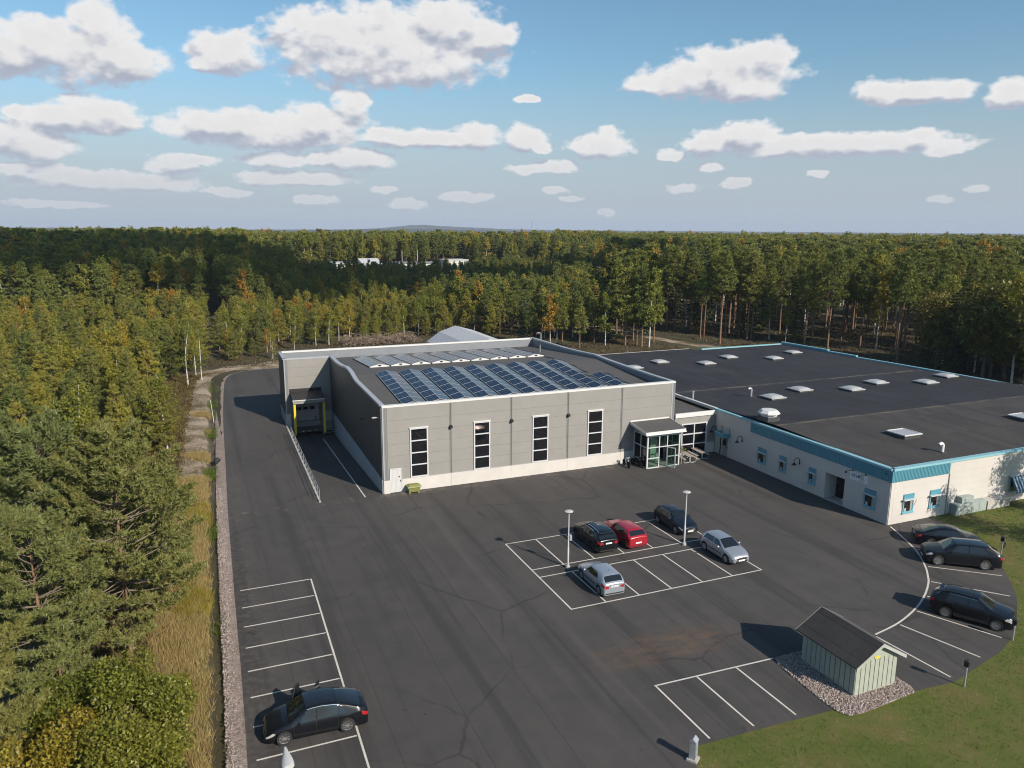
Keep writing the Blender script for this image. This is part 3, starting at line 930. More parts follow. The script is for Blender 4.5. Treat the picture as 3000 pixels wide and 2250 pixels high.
def build_hall():
    A = (0, 0); B = (30.7, 0); C = (30.05, 34.0); D_ = (0.49, 34.0); E_ = (-5.0, 34.1); F_ = (-5.08, 28.4); G_ = (0.41, 28.4)
    T = thing('industrial_hall', 'tall grey clad hall with four tall windows and solar panels on its roof', 'building', (15, 17, 0))
    off = (15, 17, 0)

    class BM(MB):
        def __init__(s, fr):
            super().__init__(fr, off)

    def panelled(fr, s0, s1, zb, prof, cols, rowh, ops, name='wall_panel', mat='panel_grey', gap=0.012):
        for ci in range(len(cols) - 1):
            a, b = cols[ci] + gap, cols[ci + 1] - gap
            z = zb
            while True:
                zmin = min(prof_at(prof, a), prof_at(prof, b)) - 0.22
                last = z + rowh * 1.45 > zmin
                if last:
                    inner = [p for p in prof if a < p[0] < b]
                    poly = [(a, z + gap), (b, z + gap), (b, prof_at(prof, b) - 0.2)] + [(p[0], p[1] - 0.2) for p in inner[::-1]] + [(a, prof_at(prof, a) - 0.2)]
                    BM(fr).prism(poly, 0.0, 0.06).obj(name, mat, T)
                    break
                for (p, q, r, t) in split_openings(a, b, z + gap, z + rowh, ops):
                    BM(fr).box(p, 0.0, r, q, 0.06, t).obj(name, mat, T)
                z += rowh

    flatp = [(0, 8.1), (60, 8.1)]
    left_prof = [(0, 8.12), (11.8, 8.16), (13.2, 8.32), (14.65, 8.56), (16.2, 8.66), (17.65, 8.64), (19.9, 8.36), (22.1, 8.2), (24, 8.12), (34, 8.1)]
    right_prof = [(0, 8.08), (4, 8.08), (8.4, 8.16), (13, 8.26), (16.3, 8.42), (19.9, 8.24), (23.7, 8.12), (34, 8.1)]
    frF = Fr(A, (1, 0), (0, -1)); frL = Fr(A, (0.0144, 1), (-1, 0.0144)); frR = Fr(B, (-0.0191, 1), (1, 0.0191))
    frB = Fr(F_, (1, 0), (0, -1)); frBL = Fr(F_, (0.014, 1), (-1, 0.014)); frN = Fr(E_, (1, -0.003), (0.003, 1))
    # core walls carry the panels
    for nm, fr, L, prof, zb in (('front', frF, 30.7, flatp, 0), ('left', frL, 28.42, left_prof, -1.3), ('right', frR, 34, right_prof, 0), ('dock', frB, 5.5, flatp, -1.3), ('dockside', frBL, 5.7, flatp, -0.1), ('rear', frN, 35.05, flatp, 0)):
        pts = [(0, zb), (L, zb), (L, prof_at(prof, L) - 0.19)] + [(p[0], p[1] - 0.19) for p in prof[::-1] if 0 < p[0] < L] + [(0, prof_at(prof, 0) - 0.19)]
        fix_normals(BM(fr).prism(pts, -0.30 if nm != 'left' else -0.29, -0.002).obj('wall', 'upstand', T))
        # cap flashing on top of the parapet
        capm = 'cap_white' if nm in ('front', 'rear') else 'cap_metal'
        xs = sorted({0.0, L} | {p[0] for p in prof if 0 < p[0] < L})
        if nm in ('front', 'rear', 'dock', 'dockside'):
            xs = list(np.linspace(0, L, max(2, int(L / 3.0))))
        e0 = 0.33 if nm not in ('front', 'rear') else 0.0
        for i in range(len(xs) - 1):
            a, b = xs[i] + (e0 if i == 0 and nm in ('left', 'right') else 0), xs[i + 1]
            za, zb_ = prof_at(prof, a), prof_at(prof, b)
            fix_normals(BM(fr).prism([(a + 0.002, za - 0.19), (b - 0.002, zb_ - 0.19), (b - 0.002, zb_), (a + 0.002, za)], -0.34, 0.085).obj('parapet_cap', capm, T))
    wins = [(2.48, 4.15), (8.57, 10.19), (14.54, 16.22), (20.52, 22.22)]
    bays = [0.42, 6.34, 12.35, 18.35, 24.39, 30.3]
    door = (0.56, 1.68, 0.0, 2.24)
    ops = [(a + 0.03, b - 0.03, 1.2, 5.82) for a, b in wins] + [door]
    panelled(frF, 0, 30.7, 1.24, flatp, bays, 1.09, ops)
    cols = [0.4, 4.4, 8.4, 12.4, 16.4, 20.4, 24.4, 28.2]
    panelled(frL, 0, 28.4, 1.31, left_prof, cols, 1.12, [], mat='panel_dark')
    panelled(frB, 0, 5.5, 1.32, flatp, [0.35, 5.42], 1.12, [(0.55, 4.15, -2, 4.0)])
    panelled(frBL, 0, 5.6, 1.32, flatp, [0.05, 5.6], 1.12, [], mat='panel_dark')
    panelled(frR, 0, 34, 4.6, right_prof, [0.05, 8.5, 17, 25.5, 33.9], 1.1, [])
    # plinth elements
    for a, b in zip(bays[:-1], bays[1:]):
        a = 0.0 if a == bays[0] else a; b = 30.7 if b == bays[-1] else b
        for (p, q, r, t) in split_openings(a + 0.008, b - 0.008, 0, 1.225, [door]):
            BM(frF).box(p, 0.0, r, q, 0.105, t).obj('plinth_panel', 'plinth', T)
    BM(frF).box(1.70, 0.0, 1.225, 30.3, 0.125, 1.25).obj('drip_flashing', 'cap_metal', T)
    for a, b in zip(cols[:-1], cols[1:]):
        a = 0.0 if a == cols[0] else a; b = 28.38 if b == cols[-1] else b
        fix_normals(BM(frL).prism([(a + 0.008, -0.06 - a * 0.05), (b - 0.008, -0.06 - min(b, 22) * 0.05), (b - 0.008, 1.30), (a + 0.008, 1.30)], 0.0, 0.105).obj('plinth_panel', 'retaining', T))
    BM(frB).box(0.0, 0.0, -1.3, 0.55, 0.10, 1.30).obj('plinth_panel', 'plinth', T)
    BM(frB).box(4.2, 0.0, -1.3, 5.38, 0.10, 1.30).obj('plinth_panel', 'plinth', T)
    BM(frBL).box(0.0, 0.0, -0.1, 5.6, 0.10, 1.30).obj('plinth_panel', 'retaining', T)
    # corner and joint covers
    for c in bays[1:-1]:
        for dx in (-0.11, 0.03):
            BM(frF).box(c + dx, 0.06, 1.26, c + dx + 0.08, 0.085, 7.9).obj('joint_cover', 'flashing_grey', T)
    for fr, s in ((frF, 0.0), (frF, 30.28), (frB, 0.0)):
        BM(fr).box(s, 0.0, 1.26, s + 0.12, 0.09, 7.9).obj('corner_trim', 'cap_metal', T)
        BM(fr).box(s + 0.13, 0.0, 1.26, s + 0.26, 0.075, 7.9).obj('corner_trim', 'flashing_grey', T)
        BM(fr).box(s + 0.27, 0.0, 1.26, s + 0.41, 0.085, 7.9).obj('corner_trim', 'flashing_grey', T)
    BM(frL).box(0.0, 0.0, 1.31, 0.38, 0.08, 7.9).obj('corner_trim', 'flashing_grey', T)
    # windows
    for a, b in wins:
        def fr2(p, fr=frF): return fr(p) - Vector(off)
        f = window(T, fr2, a, b, 1.25, 5.85, 1, 4, n0=0.03, n1=0.15, bar=0.11)
        MB(fr2).box(a - 0.06, 0.03, 5.852, b + 0.06, 0.19, 5.92).obj('head_flashing', 'cap_white', f)
    # side door with ribs
    fr2 = lambda p: frF(p) - Vector(off)
    d = MB(fr2)
    d.box(0.58, 0.0, 0.04, 1.66, 0.07, 2.20)
    d = d.obj('door', 'white_metal', T)
    for i in range(8):
        MB(fr2).box(0.69 + i * 0.117, 0.071, 0.10, 0.755 + i * 0.117, 0.085, 2.12).obj('slat', 'white_metal', d)
    m = MB(fr2); m.box(0.56, 0.0, 2.205, 1.68, 0.13, 2.28); m.box(0.56, 0, 0.0, 0.578, 0.13, 2.2); m.box(1.662, 0, 0, 1.68, 0.13, 2.2)
    m.obj('door_frame', 'frame_white', d)
    MB(fr2).box(1.53, 0.086, 1.02, 1.58, 0.14, 1.16).obj('handle', 'black_metal', d)
    MB(fr2).box(1.36, 0.087, 1.42, 1.48, 0.092, 1.55).obj('notice', 'red_lens', d)
    # spot lamps on the joint covers, one small lamp on the gable
    for c, z in ((6.33, 5.67), (12.36, 5.66), (18.36, 5.65)):
        q = MB(fr2); q.box(c - 0.13, 0.09, z - 0.10, c + 0.13, 0.15, z + 0.14); q.prism([(c - 0.11, z - 0.14), (c + 0.11, z - 0.14), (c + 0.13, z + 0.06), (c - 0.13, z + 0.06)], 0.16, 0.34)
        fix_normals(q.obj('wall_lamp', 'black_metal', T))
    q = MB(lambda p: frL(p) - Vector(off)); q.tube([(0.6, 0.05, 6.9), (0.6, 0.55, 6.98)], 0.04, 6); q.box(0.5, 0.45, 6.93, 0.72, 0.75, 7.0)
    q.obj('wall_lamp', 'lamp_white', T)
    q = MB(lambda p: frL(p) - Vector(off)); q.tube([(7.5, 0.05, 5.2), (7.5, 0.35, 5.25)], 0.03, 6); q.box(7.38, 0.3, 5.1, 7.62, 0.5, 5.3)
    q.obj('wall_lamp', 'dark_steel', T)
    # roof: shallow gable between the parapets
    def rz(y): return 7.05 + (y - 0.3) * 0.0625 if y < 15.5 else 8.0 - (y - 15.5) * 0.0594
    V = []; F = []
    ys = [0.3, 5, 10, 13, 14.5, 15.5, 16.5, 18, 22, 28.6, 33.8]
    for i, y in enumerate(ys):
        V += [(0.3 + y * 0.0144 - off[0], y - off[1], rz(y)), (30.42 - y * 0.0191 - off[0], y - off[1], rz(y))]
        if i: F.append((2 * i - 2, 2 * i - 1, 2 * i + 1, 2 * i))
    k = len(V)
    V += [(-4.85 - off[0], 28.6 - off[1], rz(28.6)), (-4.75 - off[0], 33.8 - off[1], rz(33.8))]
    F.append((k, 2 * 9, 2 * 10, k + 1))
    mb = MB(); mb.v = V; mb.f = [list(f) for f in F]; mb.m = [0] * len(F)
    mb.obj('roof', 'roof_felt_grey', T)
    MB(None, off).tube([(27.2, 25.6, rz(25.6)), (27.2, 25.6, rz(25.6) + 1.0)], 0.07, 8).obj('vent_pipe', 'galvanised', T)
    q = MB(None, off)
    for dx in (0.0, 0.45):
        q.tube([(30.5 + dx * 0.1, 32.2 + dx, 7.2), (30.5, 32.2 + dx, 8.7), (30.35, 32.2 + dx, 8.95), (30.05, 32.2 + dx, 9.0), (29.9, 32.2 + dx, 8.8)], 0.035, 6)
    q.obj('roof_ladder', 'galvanised', T)
    # solar tents
    cell = MB(); cell.box(0, 0, 0, 1, 1, 1)
    words = ['first', 'second', 'third', 'fourth', 'fifth', 'sixth', 'seventh', 'eighth', 'ninth', 'tenth']

    def solar_row(name_i, x0, yN, n, pl, slope_x, back):
        wid = 1.14; rise = 0.27
        if back:
            lab = f'white gabled tent of solar panels, {words[name_i]} from the left behind the roof ridge'
        elif n < 7:
            lab = 'short tent of only three panels deep at the right end of the front solar rows'
        else:
            lab = f'long dark blue tent of solar panels, {words[name_i]} from the left on the front slope'
        z0 = rz(yN) + 0.13
        S = thing('solar_array', lab, 'solar panels', (x0, yN, z0), 0, 'rear tents of solar panels' if back else 'front tents of solar panels')
        sl = (rz(yN + n * pl) - rz(yN)) / (n * pl)
        for side in (0, 1):
            for i in range(n):
                ya, yb = i * pl + 0.015, (i + 1) * pl - 0.015
                sx = slope_x
                if side == 0:
                    xa, xb, za, zb = 0.0, wid - 0.02, 0.0, rise
                else:
                    xa, xb, za, zb = wid + 0.02, 2 * wid, rise, 0.0
                P = [(xa + sx * ya, ya, za + sl * ya), (xb + sx * ya, ya, zb + sl * ya), (xb + sx * yb, yb, zb + sl * yb), (xa + sx * yb, yb, za + sl * yb)]
                q = MB(); q.add([(p[0], p[1], p[2] - 0.035) for p in P] + P, [(0, 3, 2, 1), (4, 5, 6, 7), (0, 1, 5, 4), (1, 2, 6, 5), (2, 3, 7, 6), (3, 0, 4, 7)])
                po = q.obj('solar_panel', 'solar_frame', S)
                # 6 x 10 cells read as two fields of three strips
                c = MB()
                for cu in range(2):
                    for cv in range(3):
                        u0, u1 = 0.03 + cu * 0.475, 0.03 + cu * 0.475 + 0.465
                        v0, v1 = 0.02 + cv * 0.322, 0.02 + cv * 0.322 + 0.315
                        pts = []
                        for u, v in ((u0, v0), (u1, v0), (u1, v1), (u0, v1)):
                            a = [P[0][j] + (P[1][j] - P[0][j]) * u for j in range(3)]; b = [P[3][j] + (P[2][j] - P[3][j]) * u for j in range(3)]
                            r_ = [a[j] + (b[j] - a[j]) * v for j in range(3)]
                            pts.append((r_[0], r_[1], r_[2] + 0.004))
                        c.add(pts, [(0, 1, 2, 3)])
                c.obj('cell', 'solar_cell', po)
        e = MB()
        e.add([(0.0, 0.0, -0.10), (2 * wid, 0.0, -0.10), (2 * wid, 0, -0.02), (wid, 0, rise - 0.045), (0, 0, -0.02)], [(0, 1, 2, 3, 4)])
        e.obj('gable_end', 'cap_white' if back else 'dark_steel', S)
        L = n * pl
        e = MB(); e.add([(slope_x * L, L, -0.10 + sl * L), (2 * wid + slope_x * L, L, -0.10 + sl * L), (2 * wid + slope_x * L, L, -0.03 + sl * L), (wid + slope_x * L, L, rise - 0.045 + sl * L), (slope_x * L, L, -0.03 + sl * L)], [(4, 3, 2, 1, 0)])
        e.obj('gable_end', 'dark_steel', S)
        if back:
            h = MB(); h.lathe([(0.15, -0.012), (0.15, -0.002)], 12, (0, 0, 0), 'y')
            h.v = [(p[0] * 1.35 + wid, p[1], p[2] * 0.62 + 0.075) for p in h.v]
            h.obj('vent_hole', 'black_metal', S)
        r_ = MB()
        for xx in (0.1, 2 * wid - 0.1):
            r_.tube([(xx, -0.15, -0.10), (xx + slope_x * L, L + 0.15, -0.10 + sl * L)], 0.03, 5)
        r_.obj('mounting_rail', 'dark_steel', S)
    for i in range(9):
        solar_row(i, 2.72 + 2.50 * i, 3.0, 7, 1.735, 0.024, False)
    solar_row(9, 2.72 + 2.50 * 9, 3.0, 3, 1.735, 0.024, False)
    for i in range(9):
        solar_row(i, 3.62 + 2.465 * i, 20.9, 6, 1.70, 0.005, True)
    c = MB()
    rr = random.Random(4)
    pts = [(26.0 + 0.12 * math.sin(i * 1.7) - (0.5 if i > 12 else 0), 20.9 + 10.2 - i * 0.8, rz(31.1 - i * 0.8) + 0.05) for i in range(28)]
    c.tube([p for p in pts if p[1] > 9], 0.05, 5)
    tag(c.obj('cable_tray', 'dark_steel'), 'thin dark cable run lying along the right ends of the solar tents', 'cable')
    return T


build_hall()


def build_dock():
    fr = Fr((-5.08, 28.4, 0), (1, 0), (0, -1))
    loc = (-2.9, 27.5, -1.15)
    T = thing('loading_dock', 'recessed loading dock with yellow posts, ribbed canopy and grey sectional door', 'dock', loc)

    def m(): return MB(fr, loc)
    # coordinates: s from -5.08, n towards the yard
    m().box(0.70, 0.12, -1.1, 0.86, 2.2, 3.35).obj('side_wall', 'flashing_grey', T)
    m().box(3.98, 0.12, -1.1, 4.12, 2.2, 3.35).obj('side_wall', 'flashing_grey', T)
    d = m().box(1.0, 0.06, 0.38, 3.86, 0.14, 3.3).obj('sectional_door', 'door_grey', T)
    for i in range(4):
        z = 0.40 + i * 0.72
        m().box(1.02, 0.141, z, 3.84, 0.165, z + 0.70).obj('door_section', 'door_grey', d)
    for i in range(3):
        m().box(1.2 + i * 0.78, 0.166, 1.72, 1.78 + i * 0.78, 0.18, 2.08).obj('window', 'black_glass', d)
    m().box(3.35, 0.166, 0.62, 3.58, 0.20, 0.75).obj('handle', 'black_metal', d)
    m().box(0.88, 0.12, -0.55, 3.96, 2.05, -0.30).obj('dock_leveller', 'dark_steel', T)
    m().box(0.88, 0.12, -0.30, 3.96, 0.5, 0.36).obj('dock_sill', 'flashing_grey', T)
    for s in (0.62, 4.02):
        m().box(s, 2.2, -0.75, s + 0.24, 2.5, 3.02).obj('guide_post', 'yellow_paint', T)
        m().box(s + 0.02, 2.35, -1.1, s + 0.22, 2.75, -0.76).obj('bumper', 'rubber', T)
    for i in range(3):
        m().box(1.5 + i * 0.75, 2.06, -0.52, 1.75 + i * 0.75, 2.09, -0.44).obj('reflector', 'cap_white' if i < 2 else 'yellow_paint', T)
    # canopy of ribbed sheet
    c = m()
    fix_normals(c.add([(0.55, 0.1, 3.95), (4.22, 0.1, 3.95), (4.22, 2.62, 3.42), (0.55, 2.62, 3.42), (0.55, 0.1, 3.99), (4.22, 0.1, 3.99), (4.22, 2.62, 3.46), (0.55, 2.62, 3.46)],
                      [(0, 3, 2, 1), (4, 5, 6, 7), (0, 1, 5, 4), (1, 2, 6, 5), (2, 3, 7, 6), (3, 0, 4, 7)]).obj('canopy', 'black_trim', T))
    can = T.children[-1]
    for i in range(18):
        s = 0.62 + i * 0.2
        fix_normals(m().add([(s, 0.12, 3.99), (s + 0.1, 0.12, 3.99), (s + 0.1, 2.6, 3.468), (s, 2.6, 3.468), (s + 0.02, 0.12, 4.04), (s + 0.08, 0.12, 4.04), (s + 0.08, 2.6, 3.518), (s + 0.02, 2.6, 3.518)],
                            [(0, 3, 2, 1), (4, 5, 6, 7), (0, 1, 5, 4), (1, 2, 6, 5), (2, 3, 7, 6), (3, 0, 4, 7)]).obj('rib', 'dark_steel', can))
    m().box(0.52, 0.07, 3.99, 4.25, 0.16, 4.36).obj('wall_flashing', 'black_trim', T)
    m().box(0.50, 2.63, 3.40, 4.27, 2.70, 3.50).obj('eaves_trim', 'cap_white', T)
    m().box(0.56, 2.50, 3.03, 4.20, 2.62, 3.40).obj('header', 'panel_grey', T)
    m().box(3.6, 2.621, 3.27, 4.05, 2.63, 3.34).obj('label_plate', 'cap_white', T)
    # metal stairs beside the dock
    loc2 = (-0.15, 27.0, -1.15)
    S = thing('metal_stairs', 'short galvanised stair beside the loading dock in the shaded corner', 'stairs', loc2)
    for i in range(6):
        n = 0.35 + (5 - i) * 0.27; z = -0.95 + i * 0.22
        MB(fr, loc2).box(4.32, n, z, 5.35, n + 0.26, z + 0.04).obj('tread', 'galvanised', S)
    for s in (4.27, 5.36):
        q = MB(fr, loc2); q.tube([(s, 2.0, -1.1), (s, 0.3, 0.2)], 0.05, 6)
        q.obj('stringer', 'dark_steel', S)
        q = MB(fr, loc2); q.tube([(s, 1.9, -1.05), (s, 1.9, -0.05), (s, 0.3, 1.2), (s, 0.15, 1.2), (s, 0.15, 0.2)], 0.025, 6)
        q.obj('handrail', 'galvanised', S)
    # retaining wall and its railing
    a = Vector((-5.68, -0.1, 0)); b = Vector((-5.18, 28.3, 0))
    frw = Fr(a, b - a, (1, -0.0176))
    L = (b - a).length
    Wl = thing('retaining_wall', 'low concrete wall holding the drive above the sunken loading ramp', 'wall', a)
    for i in range(6):
        s0, s1 = L * i / 6, L * (i + 1) / 6
        fix_normals(MB(frw, a).prism([(s0 + 0.006, -0.15 - s0 * 0.052), (s1 - 0.006, -0.15 - s1 * 0.052), (s1 - 0.006, 0.06), (s0 + 0.006, 0.06)], -0.06, 0.12).obj('wall_panel', 'concrete', Wl))
    Rl = thing('railing', 'long galvanised guard railing on the wall beside the sunken ramp', 'railing', (a.x, a.y, 0.06))
    o2 = (a.x, a.y, 0.06)
    n = 17
    for i in range(n):
        s = 0.25 + i * (22.6 / (n - 1))
        q = MB(frw, o2); q.tube([(s, 0.03, 0.06), (s, 0.03, 1.12)], 0.028, 6); q.box(s - 0.06, -0.03, 0.061, s + 0.06, 0.09, 0.075)
        q.obj('post', 'galvanised', Rl)
    for z in (1.14, 0.62):
        MB(frw, o2).tube([(0.2, 0.03, z), (22.9, 0.03, z)], 0.026, 6).obj('rail', 'galvanised', Rl)


build_dock()


def build_connector_and_porch():
    off = (33.3, 0.0, 0)
    T = thing('link_building', 'low flat roofed link with a large six pane window between the two halls', 'building', off)
    fr = Fr((30.78, -0.12), (1, 0), (0, -1))

    def m(): return MB(fr, off)
    L = 5.18
    for (a, b, c, d) in split_openings(0, L, 0, 4.15, [(0.95, 4.0, 0.02, 3.42)]):
        m().box(a, -0.3, c, b, 0.0, d).obj('wall', 'panel_grey', T)
    m().box(4.0, 0.0, 0.0, L, 0.06, 1.15).obj('plinth_panel', 'plinth', T)
    m().box(0.0, -0.05, 4.16, L, 0.14, 4.62).obj('fascia', 'cap_white', T)
    m().box(0.0, -16.0, 4.16, L - 0.02, -0.06, 4.28).obj('roof', 'roof_felt_grey', T)
    m().box(L - 0.5, -15.0, 4.285, L - 0.3, -0.3, 4.30).obj('silt_strip', 'verge_soil', T)
    f = lambda p: fr(p) - Vector(off)
    window(T, f, 0.85, 4.08, 0.02, 3.45, 2, 3, n0=-0.05, n1=0.10, bar=0.12)
    # ---- glazed entrance porch
    off2 = (27.8, -1.4, 0)
    P = thing('entrance_porch', 'glazed entrance porch with sloping dark roof and its door standing open', 'porch', off2)

    def p(): return MB(None, off2)
    x0, x1, y0 = 25.85, 29.72, -2.72
    p().box(x0, y0, 0.004, x1, -0.13, 0.03).obj('floor', 'porch_floor', P)
    p().box(x0 + 0.05, -0.18, 0.03, x1 - 0.05, -0.135, 3.9).obj('inner_wall', 'porch_wall', P)
    for a in (26.2, 27.1, 28.7):
        p().box(a, -0.24, 0.1, a + 0.75, -0.19, 2.9).obj('inner_pane', 'black_glass', P)
    for (a, b) in ((x0, y0), (x1 - 0.14, y0), (x0, -0.28), (x1 - 0.14, -0.28)):
        p().box(a, b, 0.0, a + 0.14, b + 0.14, 3.32).obj('corner_post', 'frame_white', P)
    p().box(x0, y0, 3.325, x1, y0 + 0.14, 3.62).obj('header', 'white_metal', P)
    hd = P.children[-1]
    for i in range(7):
        p().box(x0 + 0.02 + i * 0.55, y0 - 0.012, 3.34, x0 + 0.54 + i * 0.55, y0 - 0.002, 3.56).obj('cover_panel', 'cap_white', hd)
    # roof slab
    fix_normals(p().add([(25.42, -3.08, 3.64), (30.05, -3.08, 3.64), (30.05, -0.13, 4.05), (25.42, -0.13, 4.05), (25.42, -3.08, 3.84), (30.05, -3.08, 3.84), (30.05, -0.13, 4.25), (25.42, -0.13, 4.25)],
                        [(0, 3, 2, 1), (4, 5, 6, 7), (0, 1, 5, 4), (1, 2, 6, 5), (2, 3, 7, 6), (3, 0, 4, 7)]).obj('roof', 'roof_felt_grey', P))
    p().box(25.40, -3.12, 3.62, 30.07, -3.085, 3.88).obj('eaves_trim', 'cap_white', P)
    p().tube([(25.4, -3.17, 3.60), (30.1, -3.17, 3.60)], 0.06, 8).obj('gutter', 'white_metal', P)
    p().tube([(29.86, -3.0, 3.58), (29.86, -2.86, 3.3), (29.86, -2.86, 0.15)], 0.045, 8).obj('downpipe', 'galvanised', P)
    for xx in (25.38, 30.055):
        fix_normals(p().add([(xx, -3.08, 3.62), (xx + 0.03, -3.08, 3.62), (xx + 0.03, -0.13, 4.03), (xx, -0.13, 4.03), (xx, -3.08, 3.90), (xx + 0.03, -3.08, 3.90), (xx + 0.03, -0.13, 4.31), (xx, -0.13, 4.31)],
                            [(0, 3, 2, 1), (4, 5, 6, 7), (0, 1, 5, 4), (1, 2, 6, 5), (2, 3, 7, 6), (3, 0, 4, 7)]).obj('verge_trim', 'white_metal', P))
    p().box(25.42, -0.125, 4.26, 30.05, -0.07, 4.40).obj('wall_flashing', 'cap_white', P)
    # glazing bars and panes, front
    bars = [25.99, 27.28, 28.22, 29.58]
    zs = [0.08, 1.0, 2.1, 3.3]
    b_ = p()
    for x in bars[1:3]:
        b_.box(x - 0.045, y0 + 0.02, 0.03, x + 0.045, y0 + 0.12, 3.32)
    for z in (0.03, 2.1, 3.24):
        for i in range(3):
            if z == 0.03 and i == 1: continue
            b_.box(bars[i] + 0.046, y0 + 0.025, z, bars[i + 1] - 0.046, y0 + 0.115, z + 0.09)
    b_.box(bars[0] + 0.046, y0 + 0.025, 1.0, bars[1] - 0.046, y0 + 0.115, 1.09)
    b_.box(bars[2] + 0.046, y0 + 0.025, 1.0, bars[3] - 0.046, y0 + 0.115, 1.09)
    b_.obj('glazing_bars', 'frame_white', P)
    cells = [(0, 0.12, 1.0), (0, 1.09, 2.1), (0, 2.19, 3.24), (1, 2.19, 3.24), (2, 0.12, 1.0), (2, 1.09, 2.1), (2, 2.19, 3.24)]
    for i, z0, z1 in cells:
        p().box(bars[i] + 0.046, y0 + 0.06, z0, bars[i + 1] - 0.046, y0 + 0.072, z1).obj('pane', 'porch_glass', P)
    for x in (x0, x1 - 0.14):
        q = p()
        q.box(x + 0.03, -1.5, 0.03, x + 0.11, -1.41, 3.6)
        for (ya, yb) in ((y0 + 0.142, -1.502), (-1.408, -0.282)):
            for z in (0.03, 2.1, 3.3):
                q.box(x + 0.03, ya, z, x + 0.11, yb, z + 0.08)
        q.obj('glazing_bars', 'frame_white', P)
        for (ya, yb) in ((y0 + 0.142, -1.502), (-1.408, -0.282)):
            for z0, z1 in ((0.11, 2.1), (2.18, 3.3)):
                p().box(x + 0.064, ya, z0, x + 0.076, yb, z1).obj('pane', 'porch_glass', P)
    # open door leaf
    h = Vector((28.17, y0 - 0.02, 0)); d = Vector((0.50, -0.866, 0))
    fd = Fr(h, d, (-d.y, d.x))
    dm = MB(fd, off2)
    dm.box(0.0, -0.03, 0.05, 0.08, 0.03, 2.12); dm.box(0.86, -0.03, 0.05, 0.94, 0.03, 2.12); dm.box(0.081, -0.03, 0.05, 0.859, 0.03, 0.15); dm.box(0.081, -0.03, 2.03, 0.859, 0.03, 2.12)
    dl = dm.obj('door', 'frame_white', P)
    MB(fd, off2).box(0.081, -0.006, 0.15, 0.859, 0.006, 2.03).obj('pane', 'porch_glass', dl)
    MB(fd, off2).tube([(0.80, 0.09, 0.8), (0.80, 0.09, 1.4)], 0.018, 6).obj('handle', 'galvanised', dl)
    # column-like stand and potted plant inside
    q = p(); q.lathe([(0.22, 0.03), (0.16, 0.5), (0.13, 0.95), (0.16, 1.0), (0.0, 1.0)], 14, (28.0, -1.15, 0))
    q.obj('pedestal', 'white_metal', P)


build_connector_and_porch()

# ------------------------------------------------------------------ low white building with the black roof


def text_mesh(txt, size, name, mat, parent, M4, extrude=0.01):
    cu = bpy.data.curves.new(name, 'FONT')
    cu.body = txt; cu.size = size; cu.extrude = extrude; cu.align_x = 'CENTER'; cu.align_y = 'CENTER'
    o = bpy.data.objects.new(name, cu)
    COL.objects.link(o)
    dg = bpy.context.evaluated_depsgraph_get()
    me = bpy.data.meshes.new_from_object(o.evaluated_get(dg))
    bpy.data.objects.remove(o)
    me.transform(M4)
    me.materials.clear(); me.materials.append(MATS[mat])
    ob = bpy.data.objects.new(name, me)
    COL.objects.link(ob); ob.parent = parent
    return ob


